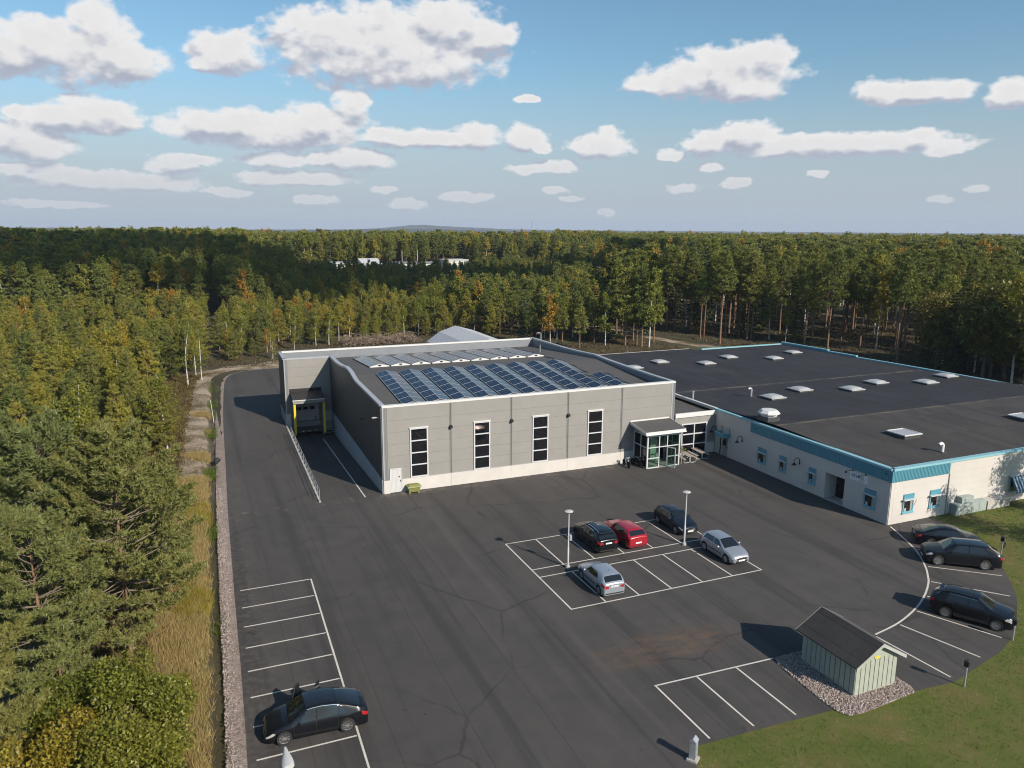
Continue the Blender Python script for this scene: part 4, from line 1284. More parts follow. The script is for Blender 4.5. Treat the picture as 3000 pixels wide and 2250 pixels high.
def build_low_hall():
    off = (56, 5, 0)
    T = thing('low_hall', 'sprawling low white hall with black felt roof and blue metal fascia along its eaves', 'building', off)
    X = 36.0; Y = -22.6
    frW = Fr((X, 0), (0, -1), (-1, 0))       # shaded wall, s runs from the link towards the camera
    frS = Fr((X, Y), (1, 0), (0, -1))        # sunny wall

    def f1(p): return frW(p) - Vector(off)
    def f2(p): return frS(p) - Vector(off)
    H = 4.78
    recess = (15.80, 17.98, 0.0, 2.44)
    # solid core so that the joints close
    for (a, b, c, d) in split_openings(-0.2, 22.6, 0, 4.55, [recess]):
        MB(f1).box(a, -0.3, c, b, 0.0, d).obj('wall', 'white_panel', T)
    MB(f2).box(0.301, -0.3, 0, 44, 0.0, 4.55).obj('wall', 'white_panel', T)
    rowh = 0.61
    vj1 = [0.25, 5.72, 6.03, 11.38, 16.78, 22.22, 22.6]
    wins1 = [(7.04, 8.20, 0.90, 2.40), (10.06, 10.95, 0.92, 2.40), (13.84, 14.71, 0.90, 2.38), (20.15, 21.32, 0.92, 2.45)]
    dr1 = (1.15, 2.48, 0.0, 2.08)
    for i in range(len(vj1) - 1):
        z = 0.02
        while z < 4.4:
            z1 = min(z + rowh, 4.56)
            for (a, b, c, d) in split_openings(vj1[i] + 0.006, vj1[i + 1] - 0.006, z + 0.006, z1, [recess, dr1]):
                MB(f1).box(a, 0.0, c, b, 0.05, d).obj('wall_panel', 'white_panel', T)
            z = z1 if z1 < 4.5 else 9
    vj2 = [0.0, 0.35, 6.6, 12.7, 18.9, 25.1]
    for i in range(len(vj2) - 1):
        z = 0.02
        while z < 4.4:
            z1 = min(z + rowh, 4.56)
            MB(f2).box(vj2[i] + 0.006, 0.0, z + 0.006, vj2[i + 1] - 0.006, 0.05, z1).obj('wall_panel', 'white_panel', T)
            z = z1 if z1 < 4.5 else 9
    # blue ribbed fascia
    def fascia(f, s0, s1, z0, z1):
        MB(f).box(s0, 0.051, z0, s1, 0.10, z1).obj('fascia', 'fascia_blue', T)
        fa = T.children[-1]
        n = int((s1 - s0) / 0.16)
        q = MB(f)
        for i in range(n):
            a = s0 + (i + 0.25) * (s1 - s0) / n
            q.box(a, 0.101, z0 + 0.005, a + 0.07, 0.125, z1 - 0.06)
        o = q.obj('ribs', 'fascia_blue', fa); o['kind'] = 'stuff'
        return fa
    fascia(f1, 5.74, 22.73, 3.62, 4.60)
    fascia(f2, -0.12, 6.48, 3.64, 4.60)
    for f, s0, s1 in ((f1, -0.05, 22.60), (f2, 0.0, 43.9)):
        n = int((s1 - s0) / 2.6)
        for i in range(n):
            a, b = s0 + (s1 - s0) * i / n, s0 + (s1 - s0) * (i + 1) / n
            MB(f).box(a + 0.003, -0.30, 4.60, b - 0.003, 0.16, 4.78).obj('parapet_cap', 'trim_blue', T)
    for s in (0.9, 16.2):
        pass
    for f, s, z in ((f1, 6.65, 4.2), (f1, 22.1, 4.25)):
        MB(f).box(s - 0.06, 0.126, z - 0.06, s + 0.06, 0.17, z + 0.06).obj('overflow_spout', 'black_metal', T)
    # windows with blue blind boxes and folding-arm awnings
    def blind_window(f, s0, s1, z0, z1, lab=None):
        zt = z1 - 0.36
        w = window(T, f, s0, s1, z0, zt, 1, 1, 'frame_blue', 'dim_glass', n0=0.045, n1=0.13, bar=0.11)
        MB(f).box(s0 + 0.02, 0.045, zt + 0.003, s1 - 0.02, 0.13, z1).obj('blind_panel', 'fascia_blue', w)
        MB(f).box(s0 - 0.04, 0.05, z0 - 0.05, s1 + 0.04, 0.20, z0 - 0.002).obj('sill', 'frame_blue', w)
        q = MB(f)
        q.box(s0 - 0.12, 0.20, zt - 0.10, s1 + 0.16, 0.36, zt - 0.02)
        q.obj('awning_bar', 'white_metal', w)
        q = MB(f)
        for s in (s0 - 0.06, s1 + 0.08):
            q.tube([(s, 0.12, z0 + 0.55), (s, 0.29, zt - 0.07)], 0.02, 5)
        q.obj('awning_arm', 'galvanised', w)
        # things on the inner sill
        MB(f).box(s0 + 0.2, 0.086, z0 + 0.12, s0 + 0.42, 0.1, z0 + 0.40).obj('window_ornament', 'clear_lens', w)
        MB(f).box(s1 - 0.36, 0.086, z0 + 0.11, s1 - 0.13, 0.095, zt - 0.12).obj('curtain', 'door_grey', w)
    for w in wins1:
        blind_window(f1, *w)
    for w in ((1.42, 2.62, 0.86, 2.44), (4.44, 5.66, 0.92, 2.40)):
        blind_window(f2, *w)
    # recessed entrance
    a, b, c, d = recess
    MB(f1).box(a, -1.35, 0.0, b, -1.30, d).obj('recess_back', 'white_panel', T)
    MB(f1).box(a - 0.05, -1.30, 0.0, a, -0.302, d).obj('recess_side', 'white_panel', T)
    MB(f1).box(b, -1.30, 0.0, b + 0.05, -0.302, d).obj('recess_side', 'white_panel', T)
    MB(f1).box(a, -1.30, d, b, -0.302, d + 0.05).obj('recess_ceiling', 'white_panel', T)
    MB(f1).box(a, -1.30, 0.0, b, 0.04, 0.06).obj('step', 'concrete', T)
    dd = MB(f1).box(a + 0.06, -1.299, 0.07, a + 1.1, -1.25, 2.25).obj('door', 'black_metal', T)
    MB(f1).box(a + 0.16, -1.249, 1.25, a + 1.0, -1.235, 2.1).obj('pane', 'black_glass', dd)
    MB(f1).box(a + 0.16, -1.249, 0.3, a + 1.0, -1.235, 1.05).obj('pane', 'black_glass', dd)
    q = MB(f1); q.lathe([(0.0, 0.0), (0.12, 0.02), (0.14, 0.26), (0.0, 0.30)], 10, (a + 1.45, -0.75, 0.06)); q.obj('ash_bin', 'white_metal', T)
    # side door under a blue canopy box
    a, b, c, d = dr1
    q = MB(f1).box(a + 0.28, 0.0, 0.03, b - 0.03, 0.05, 2.03).obj('door', 'door_grey', T)
    MB(f1).box(a + 0.42, 0.051, 1.15, b - 0.35, 0.065, 1.9).obj('pane', 'dim_glass', q)
    MB(f1).box(b - 0.25, 0.051, 0.95, b - 0.16, 0.10, 1.15).obj('handle', 'black_metal', q)
    m = MB(f1); m.box(a + 0.18, 0, 0, a + 0.275, 0.09, 2.08); m.box(b - 0.025, 0, 0, b, 0.09, 2.08)
    m.obj('door_frame', 'frame_white', q)
    MB(f1).box(a - 0.02, 0.0, 0.0, a + 0.16, 0.045, 2.08).obj('side_light', 'black_glass', q)
    cn = MB(f1); z0, z1 = 2.16, 2.62; s0, s1 = 1.22, 2.66
    cn.box(s0, 0.86, z0, s1, 0.92, z1); cn.box(s0, 0.05, z0, s0 + 0.06, 0.859, z1); cn.box(s1 - 0.06, 0.05, z0, s1, 0.859, z1); cn.box(s0 + 0.061, 0.05, z0, s1 - 0.061, 0.859, z0 + 0.05)
    co = cn.obj('canopy', 'fascia_blue', T)
    cn = MB(f1); cn.box(s0 - 0.02, 0.84, z1 + 0.001, s1 + 0.02, 0.94, z1 + 0.05); cn.box(s0 - 0.02, 0.05, z1 + 0.001, s0 + 0.08, 0.839, z1 + 0.05); cn.box(s1 - 0.08, 0.05, z1 + 0.001, s1 + 0.02, 0.839, z1 + 0.05)
    cn.obj('canopy_cap', 'trim_blue', co)
    for s in (s0 + 0.1, s1 - 0.1):
        MB(f1).tube([(s, 0.07, z1 + 0.05), (s, 0.07, z1 + 0.55)], 0.03, 6).obj('hanger', 'black_metal', co)
    MB(f1).tube([(a + 0.05, 0.09, 0.1), (a + 0.05, 0.09, 2.1)], 0.045, 8).obj('downpipe', 'black_metal', T)
    # swan-neck lamps
    for s, z in ((4.58, 2.35), (12.62, 2.35), (0.42, 2.40)):
        q = MB(f1)
        P = [(s, 0.07, z), (s, 0.10, z + 0.25)]
        for i in range(9):
            an = math.pi * i / 8
            P.append((s, 0.10 + 0.30 * (1 - math.cos(an)), z + 0.25 + 0.30 * math.sin(an)))
        P.append((s, 0.70, z + 0.12))
        q.tube(P, 0.032, 7); q.lathe([(0.04, 0.15), (0.06, 0.10), (0.24, -0.08), (0.22, -0.08), (0.03, 0.08)], 12, (s, 0.70, z))
        q.box(s - 0.07, 0.05, z - 0.12, s + 0.07, 0.10, z + 0.10)
        lo = q.obj('wall_lamp', 'black_metal', T)
        q = MB(f1); q.lathe([(0.0, -0.14), (0.09, -0.10), (0.07, 0.0)], 10, (s, 0.70, z)); q.obj('bulb', 'acrylic', lo)
    # sign with lettering and two bracket lights
    sg = MB(f1).box(18.54, 0.052, 2.74, 20.36, 0.11, 3.44).obj('sign', 'sign_white', T)
    c = frW((19.40, 0.113, 3.10)) - Vector(off)
    base = Matrix.Translation(c) @ Matrix(((0, 0, -1, 0), (-1, 0, 0, 0), (0, 1, 0, 0), (0, 0, 0, 1)))
    text_mesh('BE', 0.42, 'lettering', 'sign_blue', sg, base @ Matrix.Translation((-0.50, 0.02, 0)))
    text_mesh('VEL', 0.42, 'lettering', 'sign_blue', sg, base @ Matrix.Translation((0.33, 0.02, 0)))
    q = MB(lambda p: base @ Vector(p)); q.add([(-0.16, 0.2, 0), (-0.24, -0.02, 0), (-0.17, -0.02, 0), (-0.25, -0.22, 0), (-0.08, 0.04, 0), (-0.15, 0.04, 0), (-0.07, 0.2, 0)], [(0, 1, 2, 3, 4, 5, 6)])
    q.obj('bolt_emblem', 'sign_blue', sg)
    q = MB(lambda p: base @ Vector(p)); q.box(0.05, -0.26, 0.0, 0.62, -0.22, 0.006); q.obj('underline', 'sign_blue', sg)
    for s in (18.75, 20.1):
        q = MB(f1); q.tube([(s, 0.06, 3.52), (s - 0.1, 0.75, 3.50)], 0.02, 6); q.box(s - 0.06, 0.05, 3.47, s + 0.06, 0.12, 3.57)
        q.lathe([(0.03, 0.08), (0.10, -0.1), (0.0, -0.1)], 10, (s - 0.1, 0.75, 3.46))
        q.obj('sign_lamp', 'black_metal', T)
    # sunny wall extras: downpipe, striped awning
    MB(f2).tube([(6.52, 0.09, 0.05), (6.52, 0.09, 3.6)], 0.05, 8).obj('downpipe', 'galvanised', T)
    MB(f2).tube([(6.75, 0.08, 0.05), (6.75, 0.08, 1.1)], 0.03, 6).obj('downpipe', 'galvanised', T)
    aw = MB(f2).box(14.1, 0.06, 2.42, 18.0, 0.25, 2.56).obj('awning', 'white_metal', T)
    M('stripe_blue', (0.035, 0.10, 0.20), 0.8); M('stripe_white', (0.55, 0.60, 0.62), 0.8)
    for i in range(20):
        s = 14.14 + i * 0.19
        MB(f2).add([(s, 0.2, 2.45), (s + 0.19, 0.2, 2.45), (s + 0.19, 0.85, 1.30), (s, 0.85, 1.30), (s + 0.19, 0.85, 1.08), (s, 0.85, 1.08)], [(0, 1, 2, 3), (3, 2, 4, 5)]).obj('stripe', 'stripe_blue' if i % 2 == 0 else 'stripe_white', aw)
    window(T, f2, 14.3, 17.9, 0.95, 2.35, 3, 1, 'frame_blue', 'black_glass', n0=0.052, n1=0.11, bar=0.09)
    # roof in three slopes
    def rz(y):
        return float(np.interp(y, [-22.6, -8.9, 8.6, 33], [4.58, 5.02, 4.62, 4.86]))
    xr = lambda y: float(np.interp(y, [-22.6, -4, 15, 33], [80.0, 78.3, 76.8, 74.6]))
    mb = MB(None, off)
    ys = [-22.35, -8.9, 8.6, 32.8]
    mb.add([(36.25, ys[0], rz(ys[0])), (xr(ys[0]), ys[0], rz(ys[0])), (xr(ys[1]), ys[1], rz(ys[1])), (36.25, ys[1], rz(ys[1]))], [(0, 1, 2, 3)], 1)  # lighter brownish felt: this slope's sunlit tone is put into the colour
    mb.add([(36.25, ys[1], rz(ys[1])), (xr(ys[1]), ys[1], rz(ys[1])), (xr(ys[2]), ys[2], rz(ys[2])), (36.25, ys[2], rz(ys[2])), (xr(ys[3]), ys[3], rz(ys[3])), (36.25, ys[3], rz(ys[3]))], [(0, 1, 2, 3), (3, 2, 4, 5)], 0)
    mb.add([(30.9, 9.0, 4.45), (36.25, 9.0, 4.5), (36.25, 32.8, 4.7), (30.4, 32.8, 4.6)], [(0, 1, 2, 3)], 0)
    # the rear range carries on a little behind
    mb.add([(36.25, 32.9, 4.55), (58.6, 33.3, 4.55), (58.6, 36.5, 4.5), (30.4, 36.5, 4.5)], [(0, 1, 2, 3)], 0)
    mb.obj('roof', ['roof_felt_dark', 'roof_felt_brown'], T)
    # outer rear and right walls with their light blue caps
    R_ = [(79.9, -22.6), (78.4, -4.0), (77.7, 5.0), (76.9, 14.0), (76.2, 19.0), (75.6, 24.0), (74.7, 33.2)]
    tops = [4.9, 4.85, 4.85, 4.85, 5.05, 5.25, 5.05]
    for i in range(len(R_) - 1):
        a, b = Vector(R_[i]), Vector(R_[i + 1])
        fr = Fr(R_[i], b - a, ((b - a).y, -(b - a).x))
        f = lambda p, fr=fr: fr(p) - Vector(off)
        L = (b - a).length
        z = max(tops[i], 4.8) if i < 2 else tops[i]
        MB(f).box(0.001, -0.25, 0, L - 0.001, 0.0, z - 0.16).obj('wall', 'fascia_blue', T)
        MB(f).box(0.002, -0.30, z - 0.159, L - 0.002, 0.12, z).obj('parapet_cap', 'trim_blue', T)
    fr = Fr((58.6, 33.3), (74.5 - 58.6, -0.1), (0.006, 1))
    f = lambda p: fr(p) - Vector(off)
    for i in range(6):
        MB(f).box(i * 2.65, -0.28, 4.64, i * 2.65 + 2.645, 0.12, 4.98).obj('parapet_cap', 'trim_blue', T)
    MB(f).box(0, -0.2, 0, 15.9, 0.0, 4.63).obj('wall', 'white_panel', T)
    fr3 = Fr((30.4, 36.5), (1, 0), (0, 1))
    MB(lambda p: fr3(p) - Vector(off)).box(0, -0.2, 0, 28.2, 0.0, 4.52).obj('wall', 'white_panel', T)
    MB(None, off).box(31.0, 32.82, 4.62, 58.5, 32.98, 4.74).obj('parapet_cap', 'kerb_alu', T)
    # upstand towards the link and the hall
    MB(None, off).box(35.9, -0.15, 4.5, 36.22, 9.0, 4.80).obj('upstand', 'cap_white', T)
    return T, rz


LOW, low_rz = build_low_hall()


def build_roof_items():
    def skylight(x, y, s, label):
        z = low_rz(y)
        T = thing('roof_light', label, 'roof light', (x, y, z), 0, 'domed roof lights on the black roof')
        q = MB(); q.box(-s - 0.04, -s - 0.04, -0.05, s + 0.04, s + 0.04, 0.18); q.obj('kerb', 'dark_steel', T)
        q = MB(); q.box(-s - 0.10, -s - 0.10, 0.181, s + 0.10, s + 0.10, 0.27); q.obj('frame', 'kerb_alu', T)
        N = 8; V = []; F = []
        for i in range(N + 1):
            for j in range(N + 1):
                u = -1 + 2 * i / N; v = -1 + 2 * j / N
                V.append((u * s, v * s, 0.272 + 0.22 * s * (max(0, 1 - u ** 4) * max(0, 1 - v ** 4)) ** 0.6))
        for i in range(N):
            for j in range(N):
                a = i * (N + 1) + j
                F.append((a, a + N + 1, a + N + 2, a + 1))
        mesh_np('dome', V, F, 'acrylic', parent=T, smooth=True)
    spots = [(40.1, 23.1, 'leftmost in the rear row, half hidden by the grey hall parapet'), (45.9, 25.6, 'second from the left in the rear row'), (51.5, 22.4, 'third from the left in the rear row, set nearer the camera'),
             (57.7, 25.4, 'tall one in the middle of the rear row'), (63.4, 22.3, 'fourth towards the right in the rear row, near side'), (69.8, 25.4, 'rightmost and farthest, close to the rear parapet'),
             (44.9, 1.4, 'nearest left of the middle row, right of the bent vent pipe'), (51.0, 3.7, 'second of the middle row'), (56.8, 1.5, 'third of the middle row, near the roof centre'),
             (63.0, 3.6, 'fourth of the middle row, small and flat'), (68.7, 1.2, 'fifth of the middle row, on the right'), (75.0, 3.4, 'last of the middle row beside the right parapet')]
    for i, (x, y, l) in enumerate(spots):
        skylight(x, y, 0.88 if i < 6 else 0.95, 'pale domed roof light, ' + l)
    # smoke hatches with louvres
    for x, y, lab in ((45.2, -15.7, 'white louvred smoke hatch on the lighter brownish front part of the roof'), (61.9, -15.7, 'white louvred smoke hatch cut by the right edge of the picture')):
        z = low_rz(y)
        T = thing('smoke_hatch', lab, 'roof hatch', (x, y, z), 0, 'louvred hatches on the black roof')
        MB().box(-1.0, -0.95, -0.03, 1.0, 0.95, 0.30).obj('kerb', 'dark_steel', T)
        q = MB(); q.box(-1.1, -1.05, 0.301, 1.1, -0.95, 0.40); q.box(-1.1, 0.95, 0.301, 1.1, 1.05, 0.40); q.box(-1.1, -0.949, 0.301, -1.0, 0.949, 0.40); q.box(1.0, -0.949, 0.301, 1.1, 0.949, 0.40)
        q.obj('frame', 'cap_white', T)
        for i in range(7):
            xx = -0.98 + i * 0.28
            MB().add([(xx, -0.94, 0.33), (xx + 0.26, -0.94, 0.37), (xx + 0.26, 0.94, 0.37), (xx, 0.94, 0.33)], [(0, 1, 2, 3)]).obj('louvre', 'acrylic', T)
    # big white fan housing
    x, y = 36.75, -6.9
    T = thing('roof_fan', 'big white ventilation hood by the roof edge above the shaded wall', 'ventilation hood', (x + 0.3, y, low_rz(y)))
    MB().box(-0.75, -0.75, -0.05, 0.75, 0.75, 0.45).obj('base', 'dark_steel', T)
    q = MB(); q.lathe([(0.78, 0.46), (0.84, 0.70), (0.80, 0.71), (1.06, 0.72), (1.06, 0.82), (0.78, 1.08), (0.0, 1.12)], 8, (0, 0, 0)); q.obj('hood', 'cap_white', T)
    # goose-neck pipes and short stacks
    for (x, y, r, h, mat, lab) in ((43.4, 3.3, 0.14, 0.75, 'galvanised', 'bent grey vent pipe rising from the black roof beside a domed light'), (44.3, -20.4, 0.15, 0.55, 'cap_white', 'thick white hooked vent pipe on the front roof slope casting a dark shadow')):
        z = low_rz(y)
        T = thing('vent_pipe', lab, 'vent pipe', (x, y, z))
        P = [(0, 0, -0.05), (0, 0, h)]
        for i in range(1, 8):
            an = math.pi * 0.8 * i / 7
            P.append((-(r * 1.6) * (1 - math.cos(an)), 0.0, h + r * 1.6 * math.sin(an)))
        q = MB(); q.tube(P, r, 10); q.obj('pipe', mat, T, smooth=True)
        MB().box(-r * 1.8, -r * 1.8, -0.03, r * 1.8, r * 1.8, 0.05).obj('flange', 'dark_steel', T)
    T = thing('vent_stack', 'short straight vent stack close to the kinked roof edge by the link', 'vent pipe', (36.6, 4.9, low_rz(4.9)))
    q = MB(); q.lathe([(0.11, -0.03), (0.11, 0.75), (0.15, 0.76), (0.15, 0.9), (0.0, 0.92)], 12); q.obj('pipe', 'galvanised', T)


build_roof_items()


def build_cabinets():
    T = thing('electric_cabinet', 'long grey green electrical cabinet with a smaller box stacked on its left part', 'cabinet', (44.85, -23.0, 0))
    for i in range(4):
        MB().box(-1.85 + i * 0.93, -0.28, 0.02, -0.93 + i * 0.93, 0.30, 0.93 if i else 0.97).obj('cabinet_body', 'cabinet_green', T)
        b = T.children[-1]
        MB().box(-1.80 + i * 0.93, -0.30, 0.10, -0.98 + i * 0.93, -0.281, 0.88).obj('door', 'cabinet_green', b)
        MB().box(-1.02 + i * 0.93, -0.32, 0.62, -0.98 + i * 0.93, -0.301, 0.72).obj('lock', 'cap_white', b)
    MB().box(-1.15, -0.22, 0.98, 0.25, 0.30, 1.5).obj('upper_box', 'cabinet_green', T)
    T = thing('concrete_box', 'pale grey box with sloped lid beside the green electrical cabinet', 'cabinet', (48.3, -23.0, 0))
    MB().box(-1.4, -0.28, 0.0, 1.4, 0.30, 0.72).obj('box', 'concrete', T)
    fix_normals(MB().add([(-1.43, -0.32, 0.721), (1.43, -0.32, 0.721), (1.43, 0.32, 0.721), (-1.43, 0.32, 0.721), (-1.43, -0.32, 0.76), (1.43, -0.32, 0.76), (1.43, 0.32, 0.90), (-1.43, 0.32, 0.90)],
                         [(0, 3, 2, 1), (4, 5, 6, 7), (0, 1, 5, 4), (1, 2, 6, 5), (2, 3, 7, 6), (3, 0, 4, 7)]).obj('lid', 'concrete', T))


build_cabinets()

# ------------------------------------------------------------------ shed


def build_shed():
    off = (16.49, -37.3, 0)
    T = thing('shed', 'small pale green board and batten shed with dark gabled felt roof on pink gravel', 'shed', off)
    x0, x1, y0, y1 = 15.06, 17.92, -39.1, -35.4
    zb, ze, zr = 0.16, 1.92, 2.78
    xm = (x0 + x1) / 2
    MB(None, off).box(x0 + 0.06, y0 + 0.06, 0.0, x1 - 0.06, y1 - 0.06, zb).obj('plinth', 'concrete', T)
    MB(None, off).box(x0 + 0.03, y0 + 0.03, zb, x1 - 0.03, y1 - 0.03, ze).obj('core', 'shed_green', T)
    fix_normals(MB(Fr((x0, y0), (1, 0), (0, -1)), off).prism([(0.03, ze), (x1 - x0 - 0.03, ze), (xm - x0, zr - 0.04)], -0.10, 0.02).obj('gable_panel', 'shed_green', T))
    fix_normals(MB(Fr((x0, y1), (1, 0), (0, 1)), off).prism([(0.03, ze), (x1 - x0 - 0.03, ze), (xm - x0, zr - 0.04)], -0.10, 0.02).obj('gable_panel', 'shed_green', T))

    def boards(fr, L, n):
        w = L / n
        for i in range(n):
            MB(fr, off).box(i * w + 0.022, -0.03, zb - 0.02, (i + 1) * w - 0.022, 0.012, ze - 0.005).obj('board', 'shed_green', T)
            if i:
                MB(fr, off).box(i * w - 0.0215, -0.03, zb - 0.02, i * w + 0.0215, -0.012, ze - 0.005).obj('groove', 'shed_gap', T)
    boards(Fr((x0, y0), (1, 0), (0, -1)), x1 - x0, 9)
    boards(Fr((x0, y1), (0, -1), (-1, 0)), y1 - y0, 11)
    boards(Fr((x1, y0), (0, 1), (1, 0)), y1 - y0, 11)
    boards(Fr((x1, y1), (-1, 0), (0, 1)), x1 - x0, 9)
    for sx in (-1, 1):
        xe = xm + sx * (1.43 + 0.30); zee = ze - 0.14
        P = [(xm, y0 - 0.28, zr), (xe, y0 - 0.28, zee), (xe, y1 + 0.25, zee), (xm, y1 + 0.25, zr)]
        if sx > 0: P = P[::-1]
        q = MB(None, off); q.add([(p[0], p[1], p[2] + 0.02) for p in P] + [(p[0], p[1], p[2] + 0.08) for p in P], [(0, 1, 2, 3), (7, 6, 5, 4), (0, 4, 5, 1), (1, 5, 6, 2), (2, 6, 7, 3), (3, 7, 4, 0)])
        fix_normals(q.obj('roof', 'roof_felt_grey' if sx > 0 else 'roof_felt_brown', T))  # right slope's sunlight is put into a paler felt colour
        ro = T.children[-1]
        # thin barge boards
        for yy in (y0 - 0.30, y1 + 0.252):
            q = MB(None, off); a = (xm, yy, zr - 0.10); b = (xe, yy, zee - 0.10)
            q.add([a, b, (xe, yy, zee + 0.09), (xm, yy, zr + 0.09), (xm, yy + 0.018, zr - 0.1), (xe, yy + 0.018, zee - 0.1), (xe, yy + 0.018, zee + 0.09), (xm, yy + 0.018, zr + 0.09)],
                  [(0, 1, 2, 3), (7, 6, 5, 4), (0, 4, 5, 1), (1, 5, 6, 2), (2, 6, 7, 3), (3, 7, 4, 0)])
            fix_normals(q.obj('barge_board', 'shed_green' if sx < 0 else 'kerb_alu', ro))
    MB(None, off).box(xm - 0.25, y0 - 0.05, ze + 0.02, xm + 0.12, y0 - 0.03, ze + 0.13).obj('notice', 'yellow_paint', T)
    MB(None, off).box(x1 + 0.02, y0 + 0.3, 0.1, x1 + 0.06, y0 + 1.1, 1.5).obj('door', 'white_metal', T)
    # stones round the shed
    bed = [(13.93, -34.62), (13.61, -35.19), (13.44, -36.86), (13.39, -38.21), (13.35, -39.13), (13.39, -39.61), (13.66, -40.17), (14.42, -40.26), (15.9, -40.18), (18.31, -39.99), (18.6, -39.64), (18.65, -37.5), (18.5, -34.9), (15.84, -34.68)]
    flat('gravel_bed', bed, 0.012, 'crushed_stone')
    scatter_stones('stones', bed, 7000, (0.035, 0.075), 0.02)


def inside(poly, x, y):
    """vectorised point in polygon"""
    c = np.zeros(x.shape, bool)
    n = len(poly)
    for i in range(n):
        x1, y1 = poly[i]; x2, y2 = poly[(i + 1) % n]
        if y1 == y2: continue
        t = ((y1 > y) != (y2 > y)) & (x < (x2 - x1) * (y - y1) / (y2 - y1) + x1)
        c ^= t
    return c


OCT = np.array([(1, 0, 0), (-1, 0, 0), (0, 1, 0), (0, -1, 0), (0, 0, 1), (0, 0, -1)], float)
OCTF = np.array([(0, 2, 4), (2, 1, 4), (1, 3, 4), (3, 0, 4), (2, 0, 5), (1, 2, 5), (3, 1, 5), (0, 3, 5)])


def scatter_stones(name, poly, n, size, z, seed=5, zf=None):
    g = np.random.default_rng(seed)
    xs = [p[0] for p in poly]; ys = [p[1] for p in poly]
    x = g.uniform(min(xs), max(xs), n * 3); y = g.uniform(min(ys), max(ys), n * 3)
    k = inside(poly, x, y)
    x = x[k][:n]; y = y[k][:n]; m = len(x)
    s = g.uniform(size[0], size[1], (m, 1, 3)) * np.array((1, 1, 0.7))
    th = g.uniform(0, 6.28, m)
    P = OCT[None] * s + g.normal(0, 0.012, (m, 6, 3))
    c, sn = np.cos(th)[:, None], np.sin(th)[:, None]
    X = P[:, :, 0] * c - P[:, :, 1] * sn; Y = P[:, :, 0] * sn + P[:, :, 1] * c
    zz = np.full(m, z) if zf is None else zf(x, y)
    V = np.stack([X + x[:, None], Y + y[:, None], P[:, :, 2] + zz[:, None] + s[:, :, 2] * 0.4], -1).reshape(-1, 3)
    F = (OCTF[None] + (np.arange(m) * 6)[:, None, None]).reshape(-1, 3)
    o = mesh_np(name, V, F, 'stones')
    return tag(o, kind='stuff')


build_shed()
_le = [tuple(p) for p in curve_pts(LEFT_EDGE, 4)]
_strip = [(p[0] - 0.02, p[1]) for p in _le if p[1] < 8] + [(p[0] - 0.92, p[1]) for p in _le[::-1] if p[1] < 8]
scatter_stones('stones', _strip, 9000, (0.03, 0.07), 0, 9, lambda x, y: np.full(len(x), -0.055))

# ------------------------------------------------------------------ lamps, posts, small objects


